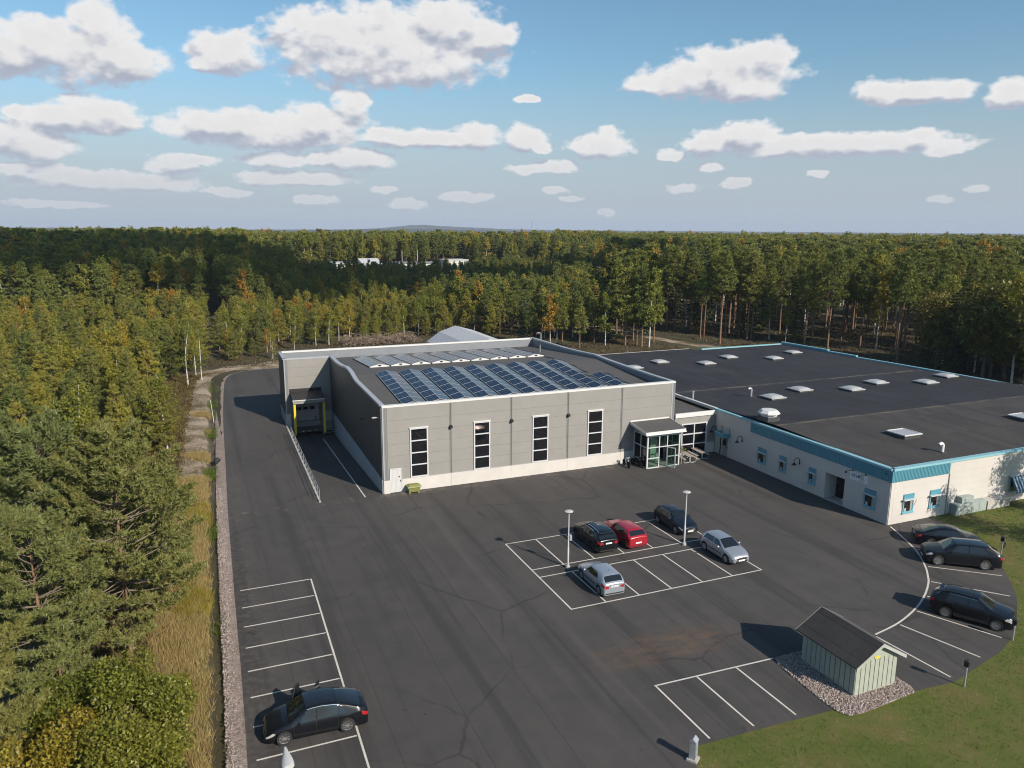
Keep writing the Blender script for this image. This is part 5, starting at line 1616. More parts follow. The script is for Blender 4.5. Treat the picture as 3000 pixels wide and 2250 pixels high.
def build_furniture():
    def park_lamp(x, y, label, box):
        T = thing('parking_lamp', label, 'lamp post', (x, y, 0), 0, 'disc lamps in the middle of the parking block')
        q = MB(); q.lathe([(0.17, 0.0), (0.16, 0.16), (0.0, 0.17)], 14); q.obj('base', 'concrete', T)
        q = MB(); q.lathe([(0.075, 0.12), (0.075, 1.5), (0.055, 1.55), (0.045, 4.1), (0.0, 4.1)], 12); q.obj('pole', 'lamp_pole', T, True)
        q = MB(); q.lathe([(0.05, 4.08), (0.08, 4.16), (0.29, 4.18), (0.31, 4.21), (0.22, 4.26), (0.0, 4.28)], 24); q.obj('lamp_head', 'lamp_white', T, True)
        if box:
            MB().box(0.05, -0.12, 2.05, 0.22, 0.12, 2.45).obj('junction_box', 'galvanised', T)
    park_lamp(8.42, -19.84, 'disc headed lamp post with a grey junction box, beside the black crossover', True)
    park_lamp(18.40, -19.62, 'disc headed lamp post between the dark blue hatchback and the silver car', False)
    # road lamp whose head comes into the bottom edge of the picture
    T = thing('road_lamp', 'white road lamp head on its pole at the bottom edge near the black car', 'lamp post', (-13.0, -41.3, 0))
    q = MB(); q.lathe([(0.10, 0.0), (0.05, 6.0), (0.0, 6.0)], 12); q.obj('pole', 'lamp_pole', T, True)
    prof = [(-0.14, 0.16), (-0.08, 0.195), (0.10, 0.205), (0.32, 0.18), (0.58, 0.11), (0.80, 0.06)]
    V = []; F = []
    n = 10
    for (yy, w) in prof:
        for j in range(n):
            a = 2 * math.pi * j / n
            V.append((w * math.cos(a), yy, 6.02 + (0.11 if math.sin(a) > 0 else 0.05) * math.sin(a) + 0.05 * yy))
    for i in range(len(prof) - 1):
        for j in range(n):
            F.append((i * n + j, i * n + (j + 1) % n, (i + 1) * n + (j + 1) % n, (i + 1) * n + j))
    q = MB(); q.v = V; q.f = [list(f) for f in F] + [list(range(n)), list(range((len(prof) - 1) * n, len(prof) * n))]; q.m = [0] * len(q.f)
    fix_normals(q.obj('lamp_head', 'lamp_white', T, True, 60))
    MB().box(-0.05, 0.62, 6.06, 0.05, 0.76, 6.11).obj('nose', 'timber_grey', T)
    # utility pillar at the lawn corner
    T = thing('utility_pillar', 'grey sheet metal utility pillar with a slanted cap at the lawn corner', 'utility pillar', (4.62, -39.85, 0), R(35))
    MB().box(-0.24, -0.24, 0.0, 0.24, 0.24, 0.10).obj('base', 'concrete', T)
    MB().box(-0.16, -0.14, 0.10, 0.16, 0.14, 0.98).obj('body', 'galvanised', T)
    q = MB(); q.add([(-0.19, -0.17, 0.981), (0.19, -0.17, 0.981), (0.19, 0.17, 0.981), (-0.19, 0.17, 0.981), (-0.19, 0.0, 1.16), (0.19, 0.0, 1.16)], [(0, 3, 2, 1), (0, 1, 5, 4), (2, 3, 4, 5), (1, 2, 5), (3, 0, 4)])
    fix_normals(q.obj('cap', 'galvanised', T))
    MB().box(-0.12, -0.155, 0.2, 0.12, -0.141, 0.9).obj('door', 'galvanised', T)
    # engine heater posts
    def heater(x, y, h, lab, coil=False):
        T = thing('heater_post', lab, 'heater post', (x, y, 0), R(20), 'engine heater posts along the curved edge')
        q = MB(); q.lathe([(0.045, -0.05), (0.045, h - 0.3), (0.0, h - 0.3)], 10); q.obj('post', 'galvanised', T, True)
        q = MB(); q.box(-0.14, -0.10, h - 0.32, 0.14, 0.12, h - 0.03); q.obj('socket_box', 'black_metal', T)
        q = MB(); q.add([(-0.16, -0.13, h - 0.029), (0.16, -0.13, h - 0.029), (0.16, 0.14, h - 0.029), (-0.16, 0.14, h - 0.029), (-0.12, -0.06, h + 0.03), (0.12, -0.06, h + 0.03), (0.12, 0.10, h + 0.03), (-0.12, 0.10, h + 0.03)],
                        [(0, 3, 2, 1), (4, 5, 6, 7), (0, 1, 5, 4), (1, 2, 6, 5), (2, 3, 7, 6), (3, 0, 4, 7)])
        q.obj('lid', 'black_trim', T)
        if coil:
            q = MB()
            for k in range(2):
                q.tube([(0.02 + 0.16 * math.cos(a) , -0.13 - 0.02 * k, h - 0.60 + 0.22 * math.sin(a)) for a in np.linspace(0, 6.2, 18)], 0.02, 5)
            q.obj('coiled_cable', 'rubber', T)
    heater(21.25, -40.6, 1.50, 'black socket box on a bare grey post on the lawn right of the shed')
    heater(28.15, -38.45, 1.32, 'black socket box on a post in front of the lower black car')
    heater(39.35, -29.85, 1.30, 'black socket box on a post with coiled cable behind the middle black car', True)
    # grit bin
    T = thing('grit_bin', 'moss green plastic grit bin with bulging lid by the white side door', 'grit bin', (2.58, -0.62, 0))
    def frus(mb, a0, b0, z0, a1, b1, z1):
        return mb.add([(-a0, -b0, z0), (a0, -b0, z0), (a0, b0, z0), (-a0, b0, z0), (-a1, -b1, z1), (a1, -b1, z1), (a1, b1, z1), (-a1, b1, z1)], [(0, 3, 2, 1), (4, 5, 6, 7), (0, 1, 5, 4), (1, 2, 6, 5), (2, 3, 7, 6), (3, 0, 4, 7)])
    frus(MB(), 0.46, 0.28, 0.14, 0.56, 0.38, 0.60).obj('tub', 'green_plastic', T)
    for sx in (-0.42, 0.42):
        MB().box(sx - 0.07, -0.27, 0.0, sx + 0.07, 0.27, 0.14).obj('foot', 'green_plastic', T)
    q = MB(); frus(q, 0.66, 0.47, 0.601, 0.62, 0.43, 0.68); frus(q, 0.60, 0.41, 0.681, 0.40, 0.25, 0.80); q.obj('lid', 'green_plastic', T)
    # picnic tables
    def table(x, y, lab, rz):
        T = thing('picnic_table', lab, 'picnic table', (x, y, 0), rz, 'picnic tables beside the porch')
        for i in range(4):
            MB().box(-0.36 + i * 0.185, -0.95, 0.70, -0.19 + i * 0.185, 0.95, 0.745).obj('plank', 'timber_grey', T)
        for sx in (-1, 1):
            for k in range(2):
                a = sx * (0.62 + k * 0.155)
                MB().box(a - 0.07, -0.95, 0.43, a + 0.07, 0.95, 0.47).obj('seat_plank', 'timber_grey', T)
        for yy in (-0.75, 0.75):
            q = MB()
            for sx in (-1, 1):
                q.tube([(sx * 0.04, yy, 0.69), (sx * 0.04, yy, 0.06), (sx * 0.12, yy, 0.025), (sx * 0.62, yy, 0.025), (sx * 0.70, yy, 0.10), (sx * 0.70, yy, 0.43)], 0.024, 7)
            q.obj('tube_frame', 'frame_white', T)
    table(31.25, -1.75, 'weathered picnic table with white tube frame, close to the glass porch', R(-4))
    table(33.2, -1.15, 'weathered picnic table with white tube frame, farther right in front of the link window', R(-4))
    T = thing('potted_plant', 'small green plant in a pale pot on the nearer picnic table', 'plant', (31.15, -1.2, 0.746))
    q = MB(); q.lathe([(0.07, 0.0), (0.11, 0.16), (0.0, 0.16)], 12); q.obj('pot', 'straw', T)
    g = np.random.default_rng(3)
    n = 60
    p = g.normal(0, 0.12, (n, 3)) + (0, 0, 0.32); a = g.normal(0, 0.06, (n, 3)); b = g.normal(0, 0.06, (n, 3))
    V = np.stack([p - a, p - b, p + a, p + b], 1).reshape(-1, 3)
    mesh_np('foliage', V, np.arange(4 * n).reshape(-1, 4), 'leaves_bush', parent=T)
    # bicycles
    def bike(x, y, rz, lab, fm, basket):
        T = thing('bicycle', lab, 'bicycle', (x, y, 0), rz, 'bicycles parked against the porch')
        for xx in (-0.52, 0.52):
            q = MB(); q.lathe([(0.315, -0.018), (0.345, -0.012), (0.345, 0.012), (0.315, 0.018), (0.315, -0.018)], 22, (xx, 0, 0.345), 'y')
            w = q.obj('wheel', 'rubber', T)
            q = MB(); q.lathe([(0.02, -0.05), (0.02, 0.05)], 6, (xx, 0, 0.345), 'y')
            for k in range(10):
                an = k * math.pi / 5
                q.tube([(xx, 0, 0.345), (xx + 0.315 * math.cos(an), 0, 0.345 + 0.315 * math.sin(an))], 0.004, 3, cap=False)
            q.obj('spokes', 'galvanised', w)['kind'] = 'stuff'
        q = MB()
        for pth in ([(-0.52, 0, 0.345), (-0.06, 0, 0.30), (0.36, 0, 0.78), (-0.18, 0, 0.70), (-0.06, 0, 0.30)], [(-0.52, 0, 0.345), (-0.18, 0, 0.70), (-0.22, 0, 0.88)], [(0.52, 0, 0.345), (0.36, 0, 0.78), (0.32, 0, 0.98)]):
            q.tube(pth, 0.017, 6)
        q.obj('frame', fm, T)
        q = MB(); q.tube([(0.12, -0.30, 1.02), (0.30, -0.18, 1.03), (0.33, 0, 0.99), (0.30, 0.18, 1.03), (0.12, 0.30, 1.02)], 0.015, 6); q.obj('handlebar', 'galvanised', T)
        q = MB(); q.box(-0.36, -0.08, 0.88, -0.10, 0.08, 0.93); q.obj('saddle', 'black_trim', T)
        q = MB(); q.lathe([(0.09, -0.04), (0.09, -0.03), (0.0, -0.03)], 12, (-0.06, 0, 0.30), 'y'); q.obj('chainwheel', 'dark_steel', T)
        if basket:
            q = MB(); q.box(0.38, -0.16, 0.80, 0.66, 0.16, 0.82); q.box(0.38, -0.16, 0.82, 0.40, 0.16, 1.0); q.box(0.64, -0.16, 0.82, 0.66, 0.16, 1.0); q.box(0.40, -0.16, 0.82, 0.64, -0.14, 1.0); q.box(0.40, 0.14, 0.82, 0.64, 0.16, 1.0)
            q.obj('basket', 'black_metal', T)
    bike(24.42, -1.25, R(-95), 'pale bicycle standing free in the sun left of the glass porch', 'alloy', False)
    bike(25.5, -1.35, R(-82), 'black bicycle with front basket leaning by the porch glass', 'black_metal', True)
    # snow stake and a dark lump of unknown kind on the left verge
    T = thing('snow_stake', 'thin pale stake leaning in the ditch left of the drive', 'stake', (-13.12, 34.0, -0.25))
    q = MB(); q.tube([(0, 0, -0.1), (-0.22, 0.55, 2.7)], [0.045, 0.03], 7); q.obj('pole', 'lamp_pole', T)
    T = thing('black_block', 'small black block lying on the gravel edge of the drive', 'dark_lump', (-13.45, 15.9, -0.08))
    q = MB(); q.lathe([(0.30, 0.0), (0.34, 0.25), (0.22, 0.42), (0.0, 0.46)], 9); q.obj('block', 'black_trim', T)
    q = MB(); q.lathe([(0.20, 0.0), (0.22, 0.18), (0.1, 0.30), (0.0, 0.3)], 8, (-0.1, -0.55, 0)); q.obj('chip', 'black_trim', T)


build_furniture()

# ------------------------------------------------------------------ cars


class Car:
    def __init__(s, P):
        s.P = P
        L, W, H = P['L'], P['W'], P['H']
        s.xf = L / 2; s.xr = -L / 2
        zb = P.get('zb', 0.22)
        s.wb = P['wb']; s.ax_f = s.xf - P['fo']; s.ax_r = s.ax_f - s.wb
        s.wr = P.get('wr', 0.33)
    def top(s, x):
        return float(np.interp(x, [q[0] for q in s.P['top']], [q[1] for q in s.P['top']]))
    def belt(s, x):
        return float(np.interp(x, [q[0] for q in s.P['belt']], [q[1] for q in s.P['belt']]))
    def hw(s, x):
        """half width in plan"""
        W = s.P['W'] / 2
        a = min(1.0, max(0.0, (s.xf - x) / 0.75)); b = min(1.0, max(0.0, (x - s.xr) / 0.55))
        kf = 0.70 + 0.30 * math.sqrt(max(0, 1 - (1 - a) ** 2)); kr = 0.80 + 0.20 * math.sqrt(max(0, 1 - (1 - b) ** 2))
        return W * min(kf, kr)
    def low(s, x):
        z = s.P.get('zb', 0.22)
        if x > s.xf - 0.25: z += 0.06 * (x - s.xf + 0.25) / 0.25
        for ax in (s.ax_f, s.ax_r):
            r = s.wr + 0.055
            d = abs(x - ax)
            if d < r:
                z = max(z, s.wr + math.sqrt(r * r - d * d) - 0.01)
        return z
    def sec(s, x):
        w = s.hw(x); zl = s.low(x); zt = s.top(x); zbv = min(s.belt(x), zt - 0.015)
        zb0 = s.P.get('zb', 0.22)
        t = max(0.0, min(1.0, (zt - zbv) / 0.45))
        tw = w - (0.06 + 0.17 * t) * s.P.get('tumble', 1.0)
        zl = min(zl, zbv - 0.12)
        pts = [(0, zl if zl <= zb0 + 0.1 else zb0 + 0.02), (w * 0.80, zl), (w * 0.97, zl + 0.01), (w * 0.995, zl + 0.35 * (zbv - zl)), (w, zl + 0.62 * (zbv - zl)), (w * 0.985, zbv - 0.07), (w * 0.955, zbv),
               (w * 0.935 - (w * 0.935 - tw) * 0.25, zbv + (zt - zbv) * 0.25), (tw + (w * 0.935 - tw) * 0.22, zbv + (zt - zbv) * 0.70), (tw - 0.015, zt - 0.035 * t - 0.012), (tw - 0.11, zt - 0.004), (tw * 0.5, zt + 0.022), (0, zt + 0.03)]
        return pts
    def S(s, x, u, side=1, off=0.0):
        pts = s.sec(x)
        i = int(min(len(pts) - 2, max(0, math.floor(u)))); f = u - i
        y = pts[i][0] + (pts[i + 1][0] - pts[i][0]) * f; z = pts[i][1] + (pts[i + 1][1] - pts[i][1]) * f
        return (x, y * side, z)
    def patch(s, xa, xb, ua, ub, side=1, n=10, m=4, off=0.006, full=False):
        """piece of skin lifted off the body; xa..xb may be functions of v"""
        fx = (lambda q: q) if callable(xa) else None
        V = []; F = []
        us = [ua + (ub - ua) * j / m for j in range(m + 1)]
        sides = [side]
        def pt(x, u, sd): return Vector(s.S(x, u, sd))
        cols = []
        for j, u in enumerate(us):
            v = j / m
            a = xa(v) if callable(xa) else xa; b = xb(v) if callable(xb) else xb
            row = []
            for i in range(n + 1):
                x = a + (b - a) * i / n
                p = pt(x, u, side)
                e = 0.01
                du = pt(x, min(u + e, 12), side) - pt(x, max(u - e, 0), side); dx = pt(min(x + e, s.xf), u, side) - pt(max(x - e, s.xr), u, side)
                nn = du.cross(dx) * side
                if nn.length > 1e-9: nn.normalize()
                if nn.z < -0.5 or nn.y * side < -0.05: nn = -nn
                row.append(p + nn * off)
            cols.append(row)
        for row in cols: V += [tuple(p) for p in row]
        for j in range(m):
            for i in range(n):
                a = j * (n + 1) + i
                F.append((a, a + 1, a + n + 2, a + n + 1))
        mb = MB(); mb.v = V; mb.f = [list(f) for f in F]; mb.m = [0] * len(F)
        return mb


def cap_patch(mb, car, x, z0, z1, y0, y1, off):
    mb.add([(x + off, y0, z0), (x + off, y1, z0), (x + off, y1, z1), (x + off, y0, z1)], [(0, 1, 2, 3)])
    return mb


def make_car(name, label, P, loc, heading, paint, group):
    T = thing(name, label, 'car', (loc[0], loc[1], 0), R(heading), group)
    c = Car(P)
    xs = sorted(set([round(float(q), 3) for q in np.linspace(c.xr, c.xf, 64)] + [round(c.xr + 0.03, 3), round(c.xf - 0.03, 3)] +
                    [round(a + d, 3) for a in (c.ax_f, c.ax_r) for d in np.linspace(-c.wr - 0.056, c.wr + 0.056, 15)]))
    V = []; F = []
    K = 25
    for x in xs:
        p = c.sec(x)
        ring = [(x, -q[0], q[1]) for q in p[::-1][:-1]] + [(x, q[0], q[1]) for q in p]
        V += ring
    for i in range(len(xs) - 1):
        for j in range(K - 1):
            F.append((i * K + j, (i + 1) * K + j, (i + 1) * K + j + 1, i * K + j + 1))
    mb = MB(); mb.v = V; mb.f = [list(f) for f in F] + [list(range(K))[::-1], list(range((len(xs) - 1) * K, len(xs) * K))]; mb.m = [0] * len(mb.f)
    body = fix_normals(mb.obj('body', paint, T, True, 48))
    # underside filler
    MB().box(c.ax_r + c.wr + 0.06, -P['W'] / 2 + 0.1, P.get('zb', 0.22) - 0.03, c.ax_f - c.wr - 0.06, P['W'] / 2 - 0.1, P.get('zb', 0.22) + 0.12).obj('underbody', 'black_trim', T)
    g = P['glass']   # windscreen foot, windscreen head, rear glass head, rear glass foot
    G = 'car_glass'
    for sd, nm in ((1, 'windscreen'), ):
        V = []
    def topglass(nm, xa, xb, ue, mat=G):
        a = c.patch(xa, xb, ue, 12, 1, 8, 5, 0.007); b = c.patch(xa, xb, ue, 12, -1, 8, 5, 0.007)
        k = len(a.v)
        a.v += b.v; a.f += [[i + k for i in f][::-1] for f in b.f]; a.m = [0] * len(a.f)
        return a.obj(nm, mat, T, True, 80)
    topglass('windscreen', g[1], g[0], 9.6)
    topglass('rear_window', g[3], g[2], 9.7)
    if P.get('glass_roof'):
        topglass('glass_roof', g[2] + 0.05, g[1] - 0.06, 10.0)
    for sd in (1, -1):
        a0, a1 = P['side'][0], P['side'][-1]
        for k in range(len(P['side']) - 1):
            xa, xb = P['side'][k] + 0.03, P['side'][k + 1] - 0.03
            first = k == 0; last = k == len(P['side']) - 2
            lo = (lambda v, xa=xa: xa + P.get('side_rear_taper', 0.22) * v) if first else xa
            hi = (lambda v, xb=xb: xb - P.get('side_front_taper', 0.62) * v) if last else xb
            c.patch(lo, hi, 6.2, 8.75, sd, 8, 3, 0.007).obj('side_window', G, T, True, 80)
        if P.get('chrome_line'):
            c.patch(a0 + P.get('side_rear_taper', 0.22), a1 - P.get('side_front_taper', 0.62), 8.78, 8.95, sd, 12, 1, 0.012).obj('window_trim', 'chrome', T)
        # shut lines and handles
        for xx in P['doors']:
            c.patch(xx - 0.006, xx + 0.006, 3.0, 6.0, sd, 1, 6, 0.004).obj('door_gap', 'black_trim', T)
        for xx in P['doors'][:-1]:
            c.patch(xx + 0.08, xx + 0.27, 5.1, 5.35, sd, 2, 1, 0.02).obj('door_handle', paint, T)
        if P.get('rub'):
            c.patch(c.ax_r + 0.45, c.ax_f - 0.45, 3.3, 3.62, sd, 10, 1, 0.016).obj('side_moulding', 'black_trim', T)
        if P.get('cladding'):
            c.patch(c.ax_r + c.wr + 0.07, c.ax_f - c.wr - 0.07, 2.05, 2.8, sd, 10, 1, 0.012).obj('sill_cladding', 'black_trim', T)
        # lights
        hl = c.patch(lambda v: c.xf - 0.50 + 0.12 * v, lambda v: c.xf - 0.06, 4.45, 5.75, sd, 8, 3, 0.008).obj('headlight', 'clear_lens', T, True, 80)
        c.patch(c.xr + 0.012, lambda v: c.xr + P.get('tl', 0.26), 4.5, 5.9, sd, 8, 3, 0.008).obj('tail_light', 'red_lens', T, True, 80)
        # mirror
        mx = g[0] - 0.42
        w = c.hw(mx); zb = c.belt(mx)
        q = MB(); q.lathe([(0.0, -0.09), (0.07, -0.07), (0.085, 0.0), (0.07, 0.07), (0.0, 0.09)], 10, (mx, sd * (w + 0.10), zb + 0.06), 'y')
        q.v = [(mx + (p[0] - mx) * 0.75, p[1] * 1.0, p[2]) for p in q.v]
        q.tube([(mx, sd * (w - 0.06), zb), (mx, sd * (w + 0.05), zb + 0.02)], 0.025, 6)
        q.obj('mirror', P.get('mirror', paint), T, True, 60)
    # nose and tail
    zt = c.top(c.xf); q = MB(); wf = c.hw(c.xf)
    cap_patch(q, c, c.xf, 0.47, 0.60, -wf * 0.72, wf * 0.72, 0.008); q.obj('grille', P.get('grille', 'black_trim'), T)
    q = MB(); cap_patch(q, c, c.xf, 0.27, 0.41, -wf * 0.85, wf * 0.85, 0.008); q.obj('bumper_intake', 'black_trim', T)
    zp = P.get('plate_z', 0.42)
    pl = MB().box(c.xf + 0.009, -0.26, zp - 0.055, c.xf + 0.022, 0.26, zp + 0.055).obj('number_plate', 'plate_white', T)
    zr_ = P.get('rear_plate_z', 0.75); wr_ = c.hw(c.xr)
    pr = MB().box(c.xr - 0.022, -0.26, zr_ - 0.055, c.xr - 0.008, 0.26, zr_ + 0.055).obj('number_plate', 'plate_white', T)
    if P.get('plate'):
        text_mesh(P['plate'], 0.105, 'lettering', 'black_trim', pr, Matrix.Translation((c.xr - 0.024, 0, zr_)) @ Matrix(((0, 0, -1, 0), (-1, 0, 0, 0), (0, 1, 0, 0), (0, 0, 0, 1))), 0.001)
    q = MB(); q.add([(c.xr - 0.008, -wr_ * 0.95, 0.27), (c.xr - 0.008, wr_ * 0.95, 0.27), (c.xr - 0.008, wr_ * 0.95, 0.36), (c.xr - 0.008, -wr_ * 0.95, 0.36)], [(3, 2, 1, 0)]); q.obj('rear_valance', 'black_trim', T)
    for sd in (1, -1):
        q = MB(); y0, y1 = wr_ * 0.62, wr_ * 0.97
        z0 = c.belt(c.xr) - 0.23
        q.add([(c.xr - 0.01, sd * y0, z0 + 0.03), (c.xr - 0.01, sd * y1, z0), (c.xr - 0.01, sd * y1, z0 + 0.20), (c.xr - 0.01, sd * y0, z0 + 0.17)], [(0, 1, 2, 3)])
        q.obj('tail_light', 'red_lens', T)
    if P.get('rails'):
        for sd in (1, -1):
            pts = []
            for x in np.linspace(g[2] - 0.05, g[1] - 0.25, 8):
                p = c.S(float(x), 10.15, sd); pts.append((p[0], p[1], p[2] + 0.045))
            pts[0] = (pts[0][0], pts[0][1], pts[0][2] - 0.045); pts[-1] = (pts[-1][0], pts[-1][1], pts[-1][2] - 0.045)
            q = MB(); q.tube(pts, 0.018, 6); q.obj('roof_rail', P['rails'], T)
    if P.get('spoiler'):
        x0 = g[2] + 0.02; p = c.S(x0, 10.0, 1)
        MB().box(x0 - 0.24, -p[1] + 0.02, p[2] - 0.03, x0 + 0.03, p[1] - 0.02, p[2] + 0.012).obj('roof_spoiler', paint, T)
    if P.get('antenna'):
        x0 = P['antenna']; p = c.S(x0, 12, 1)
        q = MB(); q.tube([(x0, 0, p[2]), (x0 - 0.06, 0, p[2] + 0.12)], 0.012, 5); q.obj('antenna', 'black_trim', T)
    # seats seen through the glass are left dark; wheels
    for ax in (c.ax_f, c.ax_r):
        for sd in (1, -1):
            yo = sd * (P['W'] / 2 - 0.015); yi = sd * (P['W'] / 2 - 0.23)
            W_ = MB()
            r = c.wr
            W_.lathe([(r * 0.62, yi), (r * 0.94, yi), (r, yi + sd * 0.03), (r, yo - sd * 0.03), (r * 0.95, yo), (r * 0.68, yo - sd * 0.004), (r * 0.66, yo - sd * 0.05), (r * 0.66, yi)], 26, (ax, 0, r), 'y')
            ty = fix_normals(W_.obj('wheel', 'rubber', T, True, 50))
            q = MB(); q.lathe([(r * 0.655, yo - sd * 0.055), (r * 0.0, yo - sd * 0.06)], 20, (ax, 0, r), 'y'); q.obj('brake', 'black_trim', ty)
            q = MB(); q.lathe([(r * 0.665, yo - sd * 0.04), (r * 0.665, yo - sd * 0.008), (r * 0.625, yo - sd * 0.012), (r * 0.625, yo - sd * 0.04)], 26, (ax, 0, r), 'y')
            q.lathe([(r * 0.17, yo - sd * 0.045), (r * 0.15, yo - sd * 0.012), (0, yo - sd * 0.012)], 12, (ax, 0, r), 'y')
            ns = P.get('spokes', 5); sw = P.get('spoke_w', 0.16) * 0.8
            for k in range(ns):
                an = 2 * math.pi * k / ns + 0.3
                t = Vector((math.cos(an), 0, math.sin(an))); n_ = Vector((-math.sin(an), 0, math.cos(an)))
                cc = Vector((ax, 0, r))
                pts = []
                for (rr, ww) in ((r * 0.12, sw * 0.55), (r * 0.62, sw)):
                    for s_ in (-1, 1):
                        pts.append(cc + t * rr + n_ * s_ * ww * r)
                vs = [(p.x, yo - sd * 0.014, p.z) for p in pts] + [(p.x, yo - sd * 0.045, p.z) for p in pts]
                q.add(vs, [(0, 1, 3, 2), (4, 6, 7, 5), (0, 2, 6, 4), (1, 5, 7, 3)])
            fix_normals(q.obj('rim', P.get('rim', 'alloy'), ty))
    return T, c


def paint_mat(name, col, metal=0.0, rough=0.28):
    M(name, col, rough, metal=metal, coat=0.35 if max(col) < 0.03 else 0.9, spec=0.28 if max(col) < 0.03 else 0.5)


paint_mat('paint_black', (0.006, 0.007, 0.010), 0.0, 0.25)
paint_mat('paint_black_metallic', (0.010, 0.012, 0.016), 0.3, 0.3)
paint_mat('paint_night_blue', (0.010, 0.017, 0.028), 0.3, 0.3)
paint_mat('paint_silver', (0.42, 0.44, 0.48), 0.55, 0.34)
paint_mat('paint_silver_blue', (0.40, 0.44, 0.50), 0.5, 0.34)
paint_mat('paint_red', (0.36, 0.010, 0.022), 0.1, 0.28)


def hatch(L, W, H, wb, fo, **kw):
    f = L / 2
    hood0, cowl, rf, rr = kw.pop('hood', 0.72), kw.pop('cowl', 0.98), kw.pop('rf', 0), kw.pop('rr', 0)
    xw = f - fo - kw.pop('cowl_x', 0.28)          # windscreen foot
    xh = xw - kw.pop('ws', 0.80)                  # windscreen head
    xe = -f + kw.pop('tail', 0.46)                # roof end
    bz = kw.pop('belt0', 0.92); bz1 = kw.pop('belt1', 1.02)
    xt = -f + kw.pop('hatch_foot', 0.10)
    ht = kw.pop('deck', bz1 + 0.02)
    P = dict(L=L, W=W, H=H, wb=wb, fo=fo)
    P['top'] = [(-f, ht - 0.10), (-f + 0.03, ht - 0.04), (xt, ht), (xe, H - 0.10), (xe + 0.25, H - 0.045), ((xe + xh) / 2, H - 0.03), (xh, H - 0.055), (xh + 0.12, H - 0.11), (xw, cowl), (xw + 0.35, cowl - 0.06), (f - 0.28, hood0 + 0.05), (f - 0.08, hood0 - 0.03), (f, hood0 - 0.14)]
    P['belt'] = [(-f, ht - 0.15), (-f + 0.3, bz1), (0, (bz + bz1) / 2), (xw, bz), (f - 0.3, hood0 - 0.02), (f, hood0 - 0.2)]
    P['glass'] = [xw - 0.03, xh + 0.03, xe - 0.02, xt + 0.03]
    P['side'] = kw.pop('side', [-f + 0.62, -0.25, xw - 0.12])
    P['doors'] = kw.pop('doors', [-f + 0.95, -0.22, xw - 0.05])
    P.update(kw)
    return P


